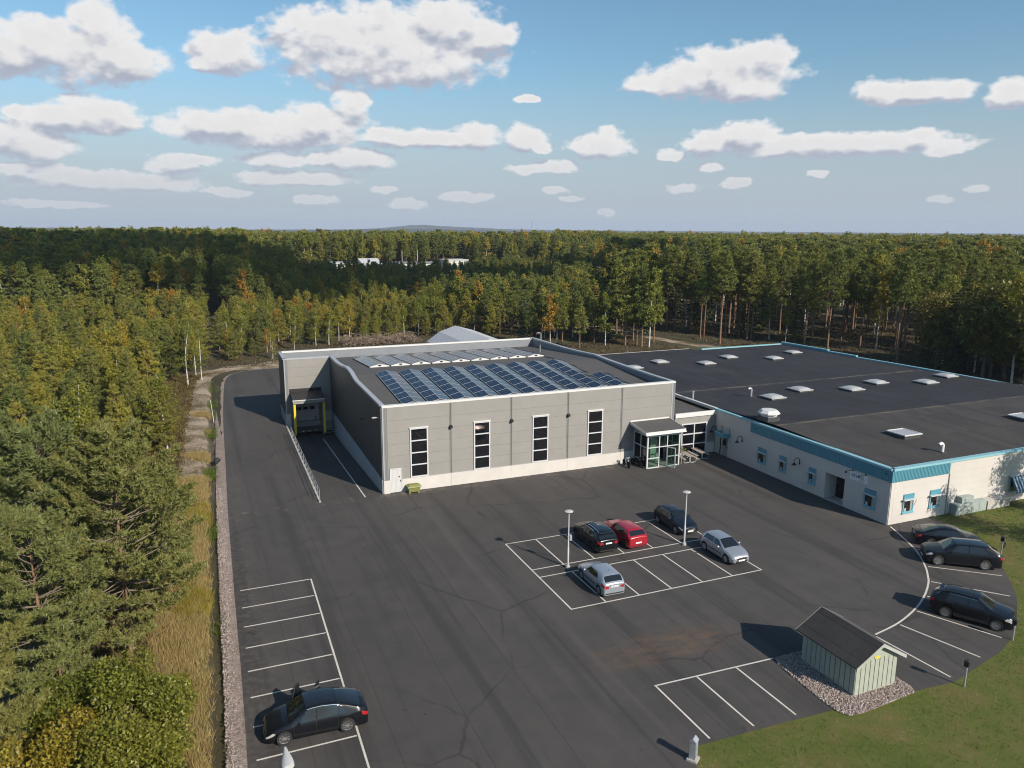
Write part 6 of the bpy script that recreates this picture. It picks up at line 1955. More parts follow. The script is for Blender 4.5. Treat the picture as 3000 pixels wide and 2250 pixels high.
def build_cars():
    grp = 'cars parked in the centre block'
    make_car('parked_car', 'small silver three door hatchback seen from behind, nearest car of the centre block', hatch(4.03, 1.72, 1.47, 2.54, 0.80, hood=0.78, side=[-1.15, 0.78], doors=[-0.62, 0.92], side_rear_taper=0.3, rub=1, antenna=-1.05, plate='BJX 422', rear_plate_z=0.80, tl=0.34, spokes=7, spoke_w=0.11),
             (9.27, -22.98), 88, 'paint_silver_blue', grp)
    make_car('parked_car', 'silver five door hatchback facing the camera at the right end of the centre block', hatch(3.92, 1.69, 1.46, 2.49, 0.78, hood=0.76, side=[-1.5, -0.32, 0.80], doors=[-0.95, -0.28, 0.86], rub=1, antenna=0.35, spokes=8, spoke_w=0.09, grille='black_trim'),
             (20.02, -22.3), -90, 'paint_silver', grp)
    make_car('parked_car', 'dark blue black hatchback facing the camera in the rear row of the block', hatch(4.05, 1.74, 1.48, 2.49, 0.83, hood=0.78, side=[-1.45, -0.2, 0.82], doors=[-0.9, -0.18, 0.9], belt1=1.06, chrome_line=1, antenna=-0.9, spokes=7, spoke_w=0.12, grille='chrome'),
             (19.83, -16.4), -90, 'paint_night_blue', grp)
    make_car('parked_car', 'black crossover with silver roof rails standing left of the red car', hatch(4.40, 1.83, 1.62, 2.65, 0.86, hood=0.92, cowl=1.12, belt0=1.04, belt1=1.14, wr=0.35, zb=0.25, tail=0.55, side=[-1.35, -0.22, 0.85], doors=[-0.95, -0.2, 0.95], chrome_line=1, rails='chrome', spoiler=1, glass_roof=1, cladding=1, rim='alloy_dark', rear_plate_z=0.86),
             (12.25, -16.75), 89.5, 'paint_black', grp)
    make_car('parked_car', 'bright red hatchback parked nose away beside the black crossover', hatch(4.24, 1.76, 1.47, 2.58, 0.88, hood=0.80, side=[-1.25, 0.80], doors=[-0.6, 0.92], spoiler=0, tl=0.30, rear_plate_z=0.55, rim='alloy_dark'),
             (14.72, -16.95), 90, 'paint_red', grp)
    # crossover with open doors
    L, W, H = 4.75, 1.93, 1.62
    P = dict(L=L, W=W, H=H, wb=2.89, fo=0.86, wr=0.36, zb=0.22)
    f = L / 2
    P['top'] = [(-f, 0.92), (-f + 0.04, 1.04), (-f + 0.18, 1.10), (-f + 0.55, 1.24), (-f + 1.0, 1.40), (-f + 1.55, 1.53), (-0.25, 1.60), (0.25, 1.585), (0.52, 1.53), (1.28, 1.02), (1.55, 0.96), (f - 0.45, 0.83), (f - 0.12, 0.70), (f, 0.56)]
    P['belt'] = [(-f, 0.80), (-f + 0.4, 1.02), (0, 0.96), (1.2, 0.92), (f - 0.4, 0.76), (f, 0.5)]
    P['glass'] = [1.24, 0.55, -f + 1.45, -f + 0.35]
    P.update(side=[-1.55, -0.98, 0.02, 1.05], doors=[-0.95, 0.05, 1.08], side_rear_taper=0.5, side_front_taper=0.62, chrome_line=1, glass_roof=1, spokes=8, spoke_w=0.10, tl=0.3, grille='paint_black', rear_plate_z=0.72)
    T, c = make_car('parked_car', 'black electric crossover parked alone at lower left with its far doors open', P, (-10.77, -30.98), 177.8, 'paint_black', 'cars parked along the left side')
    # open doors on the far side (car's right)
    for hx, ln, nm in ((1.02, 1.02, 'front'), (0.0, 0.90, 'rear')):
        ang = R(62)
        h = Vector((hx, -W / 2 + 0.02, 0)); d = Vector((-math.cos(ang), -math.sin(ang), 0))
        fr = Fr(h, d, (d.y, -d.x))
        q = MB(fr); q.prism([(0, 0.34), (ln, 0.34), (ln + 0.02, 0.70), (ln, 0.94), (0, 0.92)], -0.05, 0.05)
        do = fix_normals(q.obj('door', 'paint_black', T)); do['label'] = 'open ' + nm + ' door on the far side'
        q = MB(fr); q.prism([(0.04, 0.93), (ln - 0.01, 0.95), (ln - 0.12, 1.42), (0.52 if nm == 'front' else 0.22, 1.46)], -0.012, 0.012); fix_normals(q.obj('window', 'car_glass', do))
        q = MB(fr); q.tube([(0.02, 0, 0.93), (0.52 if nm == 'front' else 0.22, 0, 1.47), (ln - 0.12, 0, 1.44), (ln, 0, 0.94)], 0.018, 5); q.obj('window_frame', 'black_trim', do)
    # right-hand fan of bays
    grp = 'black cars in the fan of bays by the lawn'
    make_car('parked_car', 'black sport utility car nose to the lawn, lowest of the three on the right', hatch(4.50, 1.87, 1.66, 2.70, 0.88, hood=0.95, cowl=1.14, belt0=1.06, belt1=1.16, wr=0.36, zb=0.25, tail=0.62, side=[-1.45, -0.2, 0.88], doors=[-0.95, -0.18, 0.95], chrome_line=1, rails='black_trim', spoiler=1, cladding=1, rim='alloy', spoke_w=0.06),
             (28.30, -35.72), -60.2, 'paint_black', grp)
    make_car('parked_car', 'black rounded sport utility car with its tail to the lawn, middle one on the right', hatch(4.95, 1.96, 1.69, 3.0, 0.86, hood=0.95, cowl=1.12, belt0=1.08, belt1=1.14, wr=0.39, zb=0.24, tail=0.85, hatch_foot=0.14, side=[-1.6, -0.28, 0.98], doors=[-1.1, -0.25, 1.02], glass_roof=1, side_rear_taper=0.45, rim='alloy', spokes=5, spoke_w=0.10, tl=0.2),
             (34.95, -29.80), 141.9, 'paint_black_metallic', grp)
    P = dict(L=4.72, W=1.85, H=1.45, wb=2.85, fo=0.85, wr=0.33, zb=0.2)
    f = 2.36
    P['top'] = [(-f, 0.90), (-f + 0.05, 1.03), (-f + 0.35, 1.06), (-f + 0.95, 1.24), (-0.75, 1.38), (-0.2, 1.42), (0.15, 1.40), (0.45, 1.33), (1.15, 0.97), (1.5, 0.90), (f - 0.4, 0.78), (f - 0.1, 0.66), (f, 0.54)]
    P['belt'] = [(-f, 0.80), (-f + 0.4, 0.98), (0, 0.92), (1.1, 0.88), (f - 0.4, 0.72), (f, 0.5)]
    P['glass'] = [1.10, 0.48, -0.85, -f + 0.45]
    P.update(side=[-1.45, -0.12, 0.98], doors=[-1.0, -0.1, 1.02], side_rear_taper=0.55, rear_plate_z=0.78, tl=0.34, spokes=5)
    make_car('parked_car', 'low black saloon with sloping rear glass, half hidden behind the middle black car', P, (37.15, -27.1), -38, 'paint_black', grp)


build_cars()

# ------------------------------------------------------------------ vegetation


def norm(a):
    return a / np.maximum(np.linalg.norm(a, axis=-1, keepdims=True), 1e-9)


def diamonds(P, D, ln, wd, g, N=None, ns=0.55):
    """leaf diamonds: base P, direction D, length, width; faces turn towards N where given"""
    n = len(P)
    ln = np.broadcast_to(ln, (n,))[:, None]; wd = np.broadcast_to(wd, (n,))[:, None]
    D = norm(D)
    S = norm(np.cross(D, g.normal(size=(n, 3)) if N is None else norm(N) + g.normal(0, ns, (n, 3))))
    V = np.stack([P - S * wd * 0.5, P + S * wd * 0.5, P + D * ln], 1).reshape(-1, 3)
    return V, np.arange(3 * n).reshape(-1, 3)


def tubes(paths, radii, sides=3):
    """many thin tubes: paths (n,k,3), radii (n,k) -> quads"""
    n, k, _ = paths.shape
    T = np.gradient(paths, axis=1); T = norm(T)
    ref = np.where(np.abs(T[..., 2:3]) < 0.9, np.array([0, 0, 1.0]), np.array([1.0, 0, 0]))
    U = norm(np.cross(T, ref)); W = np.cross(U, T)
    a = np.arange(sides) * 2 * np.pi / sides
    ring = paths[:, :, None, :] + (U[:, :, None, :] * np.cos(a)[None, None, :, None] + W[:, :, None, :] * np.sin(a)[None, None, :, None]) * radii[:, :, None, None]
    V = ring.reshape(-1, 3)
    idx = np.arange(n * k * sides).reshape(n, k, sides)
    A = idx[:, :-1, :]; B = idx[:, 1:, :]
    F = np.stack([A, np.roll(A, -1, 2), np.roll(B, -1, 2), B], -1).reshape(-1, 4)
    return V, np.concatenate([F[:, [0, 1, 2]], F[:, [0, 2, 3]]])


def join(parts):
    Vs, Fs, Ms = [], [], []
    b = 0
    for V, F, m in parts:
        Vs.append(V); Fs.append(F + b); Ms.append(np.full(len(F), m)); b += len(V)
    return np.concatenate(Vs), np.concatenate(Fs), np.concatenate(Ms)


def trunk_path(H, g, lean=0.02, wob=0.03, k=9):
    z = np.linspace(0, 1, k)
    ph = g.uniform(0, 6.28, 2)
    x = lean * H * z * math.cos(ph[0]) + wob * H * 0.3 * np.sin(z * 4 + ph[1]) * z
    y = lean * H * z * math.sin(ph[0]) + wob * H * 0.3 * np.cos(z * 3.3 + ph[0]) * z
    return np.stack([x - x[0], y - y[0], z * H], -1)


def at_path(tp, z):
    H = tp[-1, 2]
    return np.stack([np.interp(z, tp[:, 2], tp[:, 0]), np.interp(z, tp[:, 2], tp[:, 1]), z], -1)


def outward(P, tp, up):
    """direction away from the stem, tilted up"""
    O = at_path(tp, np.clip(P[:, 2], 0, tp[-1, 2]))
    d = P - O; d[:, 2] = 0
    return norm(d) + np.array([0, 0, up])


def make_pine(seed, H, cb, Rc, whorls, per, tuft, density, blades, leaf, mature=False, bark='bark_pine', wf=0.34):
    """Scots pine: bare lower trunk, whorled limbs, needles in tufts"""
    g = np.random.default_rng(seed)
    tp = trunk_path(H, g, 0.015, 0.03)
    r0 = 0.011 * H + 0.03
    rad = np.interp(np.linspace(0, 1, 9), [0, 0.5, 1], [r0, r0 * 0.62, 0.015])
    tv, tf = tubes(tp[None], rad[None], 7)
    z0 = cb * H
    zs = []; 
    t = (np.arange(whorls) + g.uniform(-0.3, 0.3, whorls)) / whorls
    z = z0 + (H * 0.975 - z0) * np.clip(t, 0, 1) ** 0.92
    Z = np.repeat(z, per); Tt = np.repeat(np.clip(t, 0, 1), per)
    n = len(Z)
    az = (np.tile(np.arange(per), whorls) * 2 * np.pi / per + np.repeat(g.uniform(0, 6.28, whorls), per) + g.uniform(-0.45, 0.45, n))
    if mature:
        prof = np.sqrt(np.clip(1 - (Tt * 1.0 - 0.28) ** 2 / 0.56, 0.03, 1))
    else:
        prof = np.interp(Tt, [0, 0.12, 0.35, 0.7, 1.0], [0.72, 1.0, 0.80, 0.42, 0.05])
    Lb = Rc * prof * g.uniform(0.62, 1.15, n)
    keep = g.uniform(size=n) > (0.12 if not mature else 0.2)
    el = np.interp(Tt, [0, 0.5, 1], [-0.08, 0.28, 0.95]) + g.normal(0, 0.12, n)
    Z, Tt, az, Lb, el = Z[keep], Tt[keep], az[keep], Lb[keep], el[keep]
    n = len(Z)
    O = at_path(tp, Z)
    d = np.stack([np.cos(az) * np.cos(el), np.sin(az) * np.cos(el), np.sin(el)], -1)
    s = np.linspace(0, 1, 5)
    sag = -0.10 * Lb * (1 - Tt)
    paths = O[:, None] + d[:, None] * (Lb[:, None, None] * s[None, :, None])
    paths[..., 2] += sag[:, None] * np.sin(s * np.pi)[None] + (0.16 * Lb)[:, None] * (s ** 2)[None]
    br = (0.010 * Lb + 0.008)[:, None] * np.linspace(1.35, 0.35, 5)[None]
    bv, bf = tubes(paths, br, 3)
    # twigs
    nt = np.maximum(3, (Lb * density).astype(int))
    bi = np.repeat(np.arange(n), nt)
    m = len(bi)
    u = g.uniform(0.30, 1.0, m) ** 0.85
    base = paths[bi, 0] + (paths[bi, -1] - paths[bi, 0]) * u[:, None]
    base[:, 2] += sag[bi] * np.sin(u * np.pi) + 0.16 * Lb[bi] * (u ** 2 - u)
    out = d[bi]
    sidev = norm(np.cross(out, np.array([0, 0, 1.0])))
    td = norm(out * g.uniform(0.3, 1.0, (m, 1)) + sidev * g.uniform(-1, 1, (m, 1)) + np.array([0, 0, 1.0]) * g.uniform(0.0, 0.38, (m, 1)))
    tl = Lb[bi] * (1.05 - u) * g.uniform(0.25, 0.55, m) + tuft * 0.5
    nk = 2
    P = np.concatenate([base + td * tl[:, None] * q for q in (0.55, 1.0)])
    Dv = np.concatenate([td, td])
    P = P + g.normal(0, tuft * 0.3, P.shape) * np.array([1, 1, 0.45])
    tip = paths[:, -1]
    P = np.concatenate([P, tip, at_path(tp, np.full(3, H * 0.99))]); Dv = np.concatenate([Dv, d, np.tile([0, 0, 1.0], (3, 1))])
    P = np.repeat(P, blades, 0); Dv = np.repeat(Dv, blades, 0)
    D2 = norm(Dv * 0.7 + np.array([0, 0, 0.35]) + g.normal(0, 0.62, Dv.shape))
    lv, lf = diamonds(P, D2, tuft * g.uniform(0.7, 1.3, len(P)), tuft * wf, g, outward(P, tp, 0.9), 0.6)
    parts = [(bv, bf, 0), (lv, lf, 1)]
    V, F, mi = join(parts)
    # dead stubs below the crown
    if cb > 0.2:
        k = int(6 + cb * 14)
        zz = g.uniform(0.12 * H, z0, k); a = g.uniform(0, 6.28, k); L = g.uniform(0.3, 1.0, k) * Rc * 0.4
        o = at_path(tp, zz); dd = np.stack([np.cos(a), np.sin(a), g.uniform(-0.3, 0.3, k)], -1)
        pp = o[:, None] + dd[:, None] * (L[:, None, None] * np.linspace(0, 1, 3)[None, :, None])
        sv, sf = tubes(pp, np.tile([0.02, 0.014, 0.006], (k, 1)), 3)
        tv2, tf2, _ = join([(tv, tf, 0), (sv, sf, 0)])
    else:
        tv2, tf2 = tv, tf
    return (mesh_np('pine_trunk', tv2, tf2, bark, parent='mesh'), mesh_np('pine_crown', V, F, ['twig', leaf], mi, parent='mesh'))


def make_birch(seed, H, cb, Rc, limbs, leaf, nleaf, mat='leaves_birch', bark='bark_birch', twist=0.05, droop=0.5, sparse=0.0):
    g = np.random.default_rng(seed)
    tp = trunk_path(H, g, 0.03, twist)
    r0 = 0.0085 * H + 0.04
    rad = np.interp(np.linspace(0, 1, 9), [0, 0.5, 1], [r0, r0 * 0.6, 0.010])
    tv, tf = tubes(tp[None], rad[None], 6)
    t = np.sort(g.uniform(0, 1, limbs))
    Z = cb * H + (H * 0.96 - cb * H) * t
    az = g.uniform(0, 6.28, limbs)
    prof = np.interp(t, [0, 0.25, 0.6, 1.0], [0.75, 1.0, 0.8, 0.2])
    L = Rc * prof * g.uniform(0.6, 1.2, limbs)
    el = np.interp(t, [0, 1], [0.55, 1.05]) + g.normal(0, 0.15, limbs)
    O = at_path(tp, Z)
    d = np.stack([np.cos(az) * np.cos(el), np.sin(az) * np.cos(el), np.sin(el)], -1)
    s = np.linspace(0, 1, 5)
    Lx = L / np.maximum(np.cos(el), 0.35)
    paths = O[:, None] + d[:, None] * (Lx[:, None, None] * s[None, :, None])
    paths[..., 2] -= (droop * L)[:, None] * (s ** 2.2)[None]
    bv, bf = tubes(paths, (0.011 * L + 0.007)[:, None] * np.linspace(1.2, 0.3, 5)[None], 3)
    per = max(2, nleaf // limbs)
    bi = np.repeat(np.arange(limbs), per)
    m = len(bi)
    u = g.uniform(0.22, 1.08, m)
    i0 = np.clip((u * 4).astype(int), 0, 3); f = (u * 4 - i0)[:, None]
    P = paths[bi, i0] * (1 - f) + paths[bi, i0 + 1] * f
    # clumps: leaves gather round sub-twigs
    ck = g.integers(0, 9, m)
    cl = g.normal(0, 1, (limbs, 9, 3)) * (0.20 * Rc)
    P = P + cl[bi, ck] * np.array([1, 1, 0.8]) + g.normal(0, 0.07 * Rc, (m, 3))
    P[:, 2] -= np.abs(g.normal(0, 0.08 * Rc, m))
    D = g.normal(0, 1, (m, 3)) + np.array([0, 0, -0.3])
    lv, lf = diamonds(P, D, leaf * g.uniform(0.7, 1.3, m), leaf * 0.95, g, outward(P, tp, 0.6), 0.9)
    V, F, mi = join([(bv, bf, 0), (lv, lf, 1)])
    return (mesh_np('birch_trunk', tv, tf, bark, parent='mesh'), mesh_np('birch_crown', V, F, ['twig' if H < 12 else 'twig', mat], mi, parent='mesh'))


def make_spruce(seed, H, Rc, whorls, per, leaf, n_tuft, mat='needles_spruce'):
    g = np.random.default_rng(seed)
    tp = trunk_path(H, g, 0.008, 0.01)
    r0 = 0.011 * H + 0.03
    tv, tf = tubes(tp[None], np.linspace(r0, 0.015, 9)[None], 6)
    t = np.repeat((np.arange(whorls) + 0.5) / whorls, per); n = len(t)
    Z = 0.08 * H + 0.90 * H * t
    az = g.uniform(0, 6.28, n)
    L = Rc * (1 - t) ** 0.85 * g.uniform(0.7, 1.15, n) + 0.12
    el = np.interp(t, [0, 1], [-0.35, 0.35])
    O = at_path(tp, Z)
    d = np.stack([np.cos(az) * np.cos(el), np.sin(az) * np.cos(el), np.sin(el)], -1)
    s = np.linspace(0, 1, 4)
    paths = O[:, None] + d[:, None] * (L[:, None, None] * s[None, :, None])
    paths[..., 2] += (0.14 * L)[:, None] * (s ** 2)[None]
    bv, bf = tubes(paths, np.full((n, 4), 0.015), 3)
    bi = np.repeat(np.arange(n), n_tuft); m = len(bi)
    u = g.uniform(0.15, 1.0, m)[:, None]
    P = paths[bi, 0] * (1 - u) + paths[bi, -1] * u
    sd = norm(np.cross(d[bi], np.array([0, 0, 1.0])))
    P = P + sd * (g.uniform(-1, 1, (m, 1)) * 0.30 * L[bi][:, None] * (1.1 - u))
    D = d[bi] + sd * g.uniform(-0.8, 0.8, (m, 1)) + np.array([0, 0, -0.35]) + g.normal(0, 0.25, (m, 3))
    lv, lf = diamonds(P, D, leaf * g.uniform(0.7, 1.3, m), leaf * 0.5, g, outward(P, tp, 0.8), 0.7)
    V, F, mi = join([(bv, bf, 0), (lv, lf, 1)])
    return (mesh_np('spruce_trunk', tv, tf, 'bark_grey', parent='mesh'), mesh_np('spruce_crown', V, F, ['twig', mat], mi, parent='mesh'))


def make_broad(seed, H, Rc, leaf, n, mat='leaves_dense', cb=0.22):
    """dense broadleaf tree or shrub: leaf clumps on a branching frame"""
    g = np.random.default_rng(seed)
    tp = trunk_path(H * 0.8, g, 0.03, 0.05)
    tv, tf = tubes(tp[None], np.linspace(0.014 * H + 0.03, 0.02, 9)[None], 6)
    k = 46
    c = norm(g.normal(size=(k, 3))) * (g.uniform(0.25, 1, (k, 1)) ** 0.5)
    c = c * np.array([Rc, Rc, H * (1 - cb) / 2]) * g.uniform(0.8, 1.1, (k, 1)) + np.array([0, 0, H * (1 + cb) / 2])
    O = at_path(tp, np.clip(c[:, 2] * 0.55, 0.05 * H, H * 0.78))
    s = np.linspace(0, 1, 4)
    paths = O[:, None] * (1 - s)[None, :, None] + c[:, None] * s[None, :, None]
    bv, bf = tubes(paths, np.linspace(0.05, 0.012, 4)[None].repeat(k, 0) * H / 9, 3)
    bi = g.integers(0, k, n)
    P = c[bi] + norm(g.normal(size=(n, 3))) * (g.uniform(0, 1, (n, 1)) ** 0.45) * Rc * 0.40 * np.array([1, 1, 0.8])
    D = norm(P - c[bi]) + g.normal(0, 0.8, (n, 3))
    lv, lf = diamonds(P, D, leaf * g.uniform(0.7, 1.3, n), leaf * 0.9, g, norm(P - c[bi]) + outward(P, tp, 0.5), 0.8)
    V, F, mi = join([(bv, bf, 0), (lv, lf, 1)])
    return (mesh_np('leafy_trunk', tv, tf, 'bark_grey', parent='mesh'), mesh_np('leafy_crown', V, F, ['twig', mat], mi, parent='mesh'))


def place(name, meshes, x, y, z, s, rz, label, cat, group=None, sz=None):
    T = thing(name, label, cat, (x, y, z), rz, group)
    T.scale = (s, s, sz or s)
    for me, nm in zip(meshes, ('trunk', 'crown')):
        o = bpy.data.objects.new(nm, me)
        COL.objects.link(o); o.parent = T
    return T


G0 = np.random.default_rng(11)


def build_near_trees():
    hero = [make_pine(101, 12.6, 0.22, 3.9, 23, 6, 0.23, 17, 9, 'needles_near', True, wf=0.25), make_pine(102, 12.0, 0.20, 3.4, 22, 6, 0.23, 17, 9, 'needles_near', True, wf=0.25), make_pine(103, 11.0, 0.12, 2.5, 23, 6, 0.23, 13, 8, 'needles_pine', wf=0.27)]
    P = [(0, -19.3, -21.4, 1.0, 0.4, 'tall near pine with orange trunk showing through a gap, closest to the drive'),
         (1, -22.9, -19.5, 1.08, 1.9, 'tall near pine with forked top shoots at the left picture edge'),
         (1, -22.4, -26.0, 0.86, 4.1, 'broad near pine low at the left edge above the yellow green birch bushes'),
         (0, -26.2, -14.0, 0.95, 2.6, 'near pine behind the forked one, cut by the left picture edge'),
         (1, -17.9, -15.6, 0.74, 0.7, 'medium pine leaning over the straw grass, right of the orange trunked pine'),
         (1, -20.9, -10.5, 0.78, 5.2, 'medium near pine just behind the orange trunked pine'),
         (0, -24.6, -32.5, 0.80, 1.1, 'near pine partly outside the lower left picture edge')]
    for i, x, y, s, rz, lab in P:
        place('pine_tree', hero[i], x, y, -0.1, s, rz, lab, 'tree', 'big pines at the near left')
    P = [(-18.6, 21.6, 0.72, 0.3, 'slim green pine beside the leaning white birch on the verge'), (-21.7, 28.8, 0.92, 2.0, 'layered yellow green pine with flat branches, behind the slim one'),
         (-24.4, 24.2, 0.66, 1.0, 'golden tinged pine with visible pale trunk in the left clearing'), (-26.3, 22.5, 0.86, 3.3, 'golden pine with dense crown left of the pale trunked one'),
         (-23.4, 11.0, 0.62, 4.0, 'small pine with upright leader before the dark gap'), (-28.6, 15.5, 0.95, 5.0, 'tall golden pine at the left edge, middle height of the picture'), (-20.6, 2.5, 0.50, 0.8, 'small bushy pine near the straw grass, left of the drive')]
    for x, y, s, rz, lab in P:
        place('pine_tree', hero[2], x, y, -0.1, s, rz, lab, 'tree', 'single pines along the left verge')
    bush = [make_broad(131, 4.6, 2.0, 0.115, 26000, 'leaves_bush', 0.02), make_broad(132, 4.0, 1.9, 0.115, 24000, 'leaves_bush', 0.02)]
    for i, (x, y, s, rz, lab) in enumerate([(-18.5, -31.4, 1.12, 0.2, 'dense yellow green birch bush nearest the ditch at lower left'), (-21.5, -33.6, 1.2, 1.4, 'dense yellow green birch bush left of the ditch side bush'), (-18.6, -35.8, 1.1, 2.3, 'yellow green birch bush at the very bottom near the ditch'),
                                            (-22.3, -37.6, 1.0, 3.9, 'yellow green birch bush in the bottom left corner'), (-21.0, -29.4, 0.85, 5.1, 'birch bush tucked under the near pines'), (-17.7, -28.4, 0.72, 0.9, 'low birch bush at the foot of the orange trunked pine')]):
        place('birch_bush', bush[i % 2], x, y, -0.1, s, rz, lab, 'bush', 'leafy birch bushes at lower left')
    bl = make_pine(140, 7.0, 0.05, 1.5, 20, 5, 0.24, 12, 6, 'needles_near')
    place('pine_tree', bl, -21.6, -27.4, -0.1, 0.9, 0.0, 'small blue green pine with orange buds standing in front of the big pines', 'tree')
    place('pine_tree', hero[2], -24.7, -38.8, -0.1, 0.62, 2.0, 'young pine with orange shoots cut off by the lower left corner', 'tree')
    wb = [make_birch(151, 9.0, 0.30, 2.0, 34, 0.16, 5200, twist=0.10), make_birch(152, 10.8, 0.25, 2.6, 40, 0.2, 6500, twist=0.08), make_birch(153, 9.5, 0.30, 1.6, 22, 0.18, 700, twist=0.14)]
    place('birch_tree', wb[0], -18.15, 22.1, -0.1, 0.88, 0.5, 'green birch with bright white leaning trunk at the edge of the straw verge', 'tree')
    place('birch_tree', wb[2], -15.9, 57.5, -0.1, 1.0, 0.5, 'nearly bare white birch with forked crown at the head of the ditch', 'tree')
    place('birch_tree', wb[2], -13.9, 60.8, -0.1, 0.85, 2.2, 'thin bare white birch just right of the forked bare one', 'tree')
    place('birch_tree', wb[1], 35.5, 99.0, -0.03, 1.0, 0.5, 'golden birch with thick white trunk standing just left behind the white tent hall', 'tree')
    # trees that shade the sunny wall, standing on the lawn to the right
    place('birch_tree', wb[1], 54.0, -32.2, 0, 0.98, 1.0, 'lawn birch that throws the larger leafy shadow on the sunny white wall', 'tree', 'lawn birches right of the view')
    place('birch_tree', wb[1], 46.6, -33.4, 0, 0.80, 3.0, 'lawn birch that throws the smaller leafy shadow by the cabinets', 'tree', 'lawn birches right of the view')


def forest_edge(x):
    return float(np.interp(x, [-60, -17.01, -17, -13, -12.9, -1, 0, 24, 30, 45, 47, 58, 72, 84, 100, 101, 140],
                           [-60, -60, 60, 62, 77, 77, 86, 92, 94, 92, 74, 67, 64, 63, 58, -40, -40]))


def forest():
    cx, cy = CAM.x, CAM.y
    g = G0
    pts = []

    def sample(d0, d1, sp):
        """jittered polar field inside the view wedge"""
        out = []
        d = d0
        while d < d1:
            n = int(R(75) * d / sp) + 1
            a = R(-14.5) + (np.arange(n) + g.uniform(-0.42, 0.42, n)) * R(75) / n
            r = d + g.uniform(-0.42, 0.42, n) * sp
            out.append(np.stack([cx + np.sin(a) * r, cy + np.cos(a) * r, r], -1))
            d += sp
        return np.concatenate(out)
    near = sample(44, 240, 2.75)
    mid = sample(240, 520, 4.6)
    far = sample(520, 1500, 7.5)
    vfar = sample(1500, 3000, 15.0)
    cand = [(p, 0) for p in near] + [(p, 1) for p in mid] + [(p, 2) for p in far] + [(p, 3) for p in vfar]
    rows = []
    for (x, y, r), lv in cand:
        u = g.uniform(); k = g.uniform()
        az = math.degrees(math.atan2(x - cx, y - cy))
        if y < forest_edge(x): continue
        if x > 88 and y < 30 and y < -18: continue
        if x > 84 and x <= 101 and y < 56 and not (x > 88 and y < 28): continue
        if -17 < x < -13 and y < 62: continue
        if x < -17 and x > -20.5 and y < 62 and u > 0.10: continue      # verge
        if x < -16 and y < 8: continue                                  # heroes stand there
        if x < -17 and y < 34 and (abs(x + 21.5) < 3.5) and u > 0.35: continue
        # drained strip through the young stand
        sx = np.interp(y, [60, 70, 156, 200], [-12.5, -12.6, -9.3, -8])
        if y < 215 and abs(x - sx) < 1.5: continue
        if 30 < x < 45 and y < 97 and u > 0.25: continue
        if 46 < x < 132 and 280 < y < 348: continue
        if 46 < x < 82 and 178 < y < 222: continue
        if 75 < x < 83 and y < 100: continue
        d = r
        kind = None
        if x < -10 and y < 118 + 0.35 * (x + 60):       # young stand left
            if u > 0.66: continue
            kind = 'pineY' if k < 0.84 else 'birchY'; H = g.uniform(4.8, 9.6); zone = 'left'
        elif x < 46 and y < 142 + 0.1 * x:
            if u > 0.62: continue
            kind = 'pineY' if k < 0.5 else 'birchY'; H = g.uniform(3.4, 8.2) + (1.5 if k < 0.1 else 0); zone = 'mid'
        elif x > 86 and y < 30:
            if u > 0.42: continue
            kind = 'broad' if k < 0.55 else ('spruceT' if k < 0.72 else 'birchT'); H = g.uniform(9, 17); zone = 'edge'
        elif az > 33.5 and d < 260:
            if u > (0.34 if y < forest_edge(x) + 14 else 0.24): continue
            q = np.interp(az, [33, 41, 47, 57], [0.38, 0.55, 0.82, 0.75])
            kind = 'pineT' if k < q else ('birchT' if k < q + 0.25 else 'spruceT'); H = g.uniform(15.0, 19.8); zone = 'right'
            if kind == 'birchT': H *= 0.93
            if y < forest_edge(x) + 7 and k > 0.8: kind = 'birchT'; H = g.uniform(9, 15)
        elif d < 520:
            if u > (0.45 if lv == 0 else 0.9): continue
            hb = np.interp(d, [150, 260, 330, 420, 520], [9.5, 12.0, 12.5, 17.5, 19.5])
            if az < 4: hb = np.interp(d, [150, 200, 300, 420, 520], [9.5, 13.5, 17.5, 19.0, 20.0])
            if az > 30: hb = np.interp(d, [150, 260, 420, 520], [16, 18, 18.0, 18.0])
            if 7 < az < 26 and 215 < d < 420: hb = min(hb, 8.4)
            kind = 'pineM' if k < 0.62 else ('birchM' if k < 0.86 else 'spruceM'); H = hb * g.uniform(0.84, 1.1); zone = 'deep'
        else:
            kind = 'pineF' if k < (0.70 if az < 24 else 0.52) else ('birchF' if k < 0.80 else 'spruceF')
            hb = 18.5 if not (4 < az < 26) else np.interp(d, [520, 1000], [16.5, 15.0])
            if az > 30: hb = 17.3
            H = hb * g.uniform(0.74, 1.10) * (1.10 if g.uniform() < 0.08 else 1.0); zone = 'far'
        rows.append((x, y, -0.05 + drop(x, y), H, kind, zone, r, g.uniform(0, 6.28), g.uniform()))
    return rows


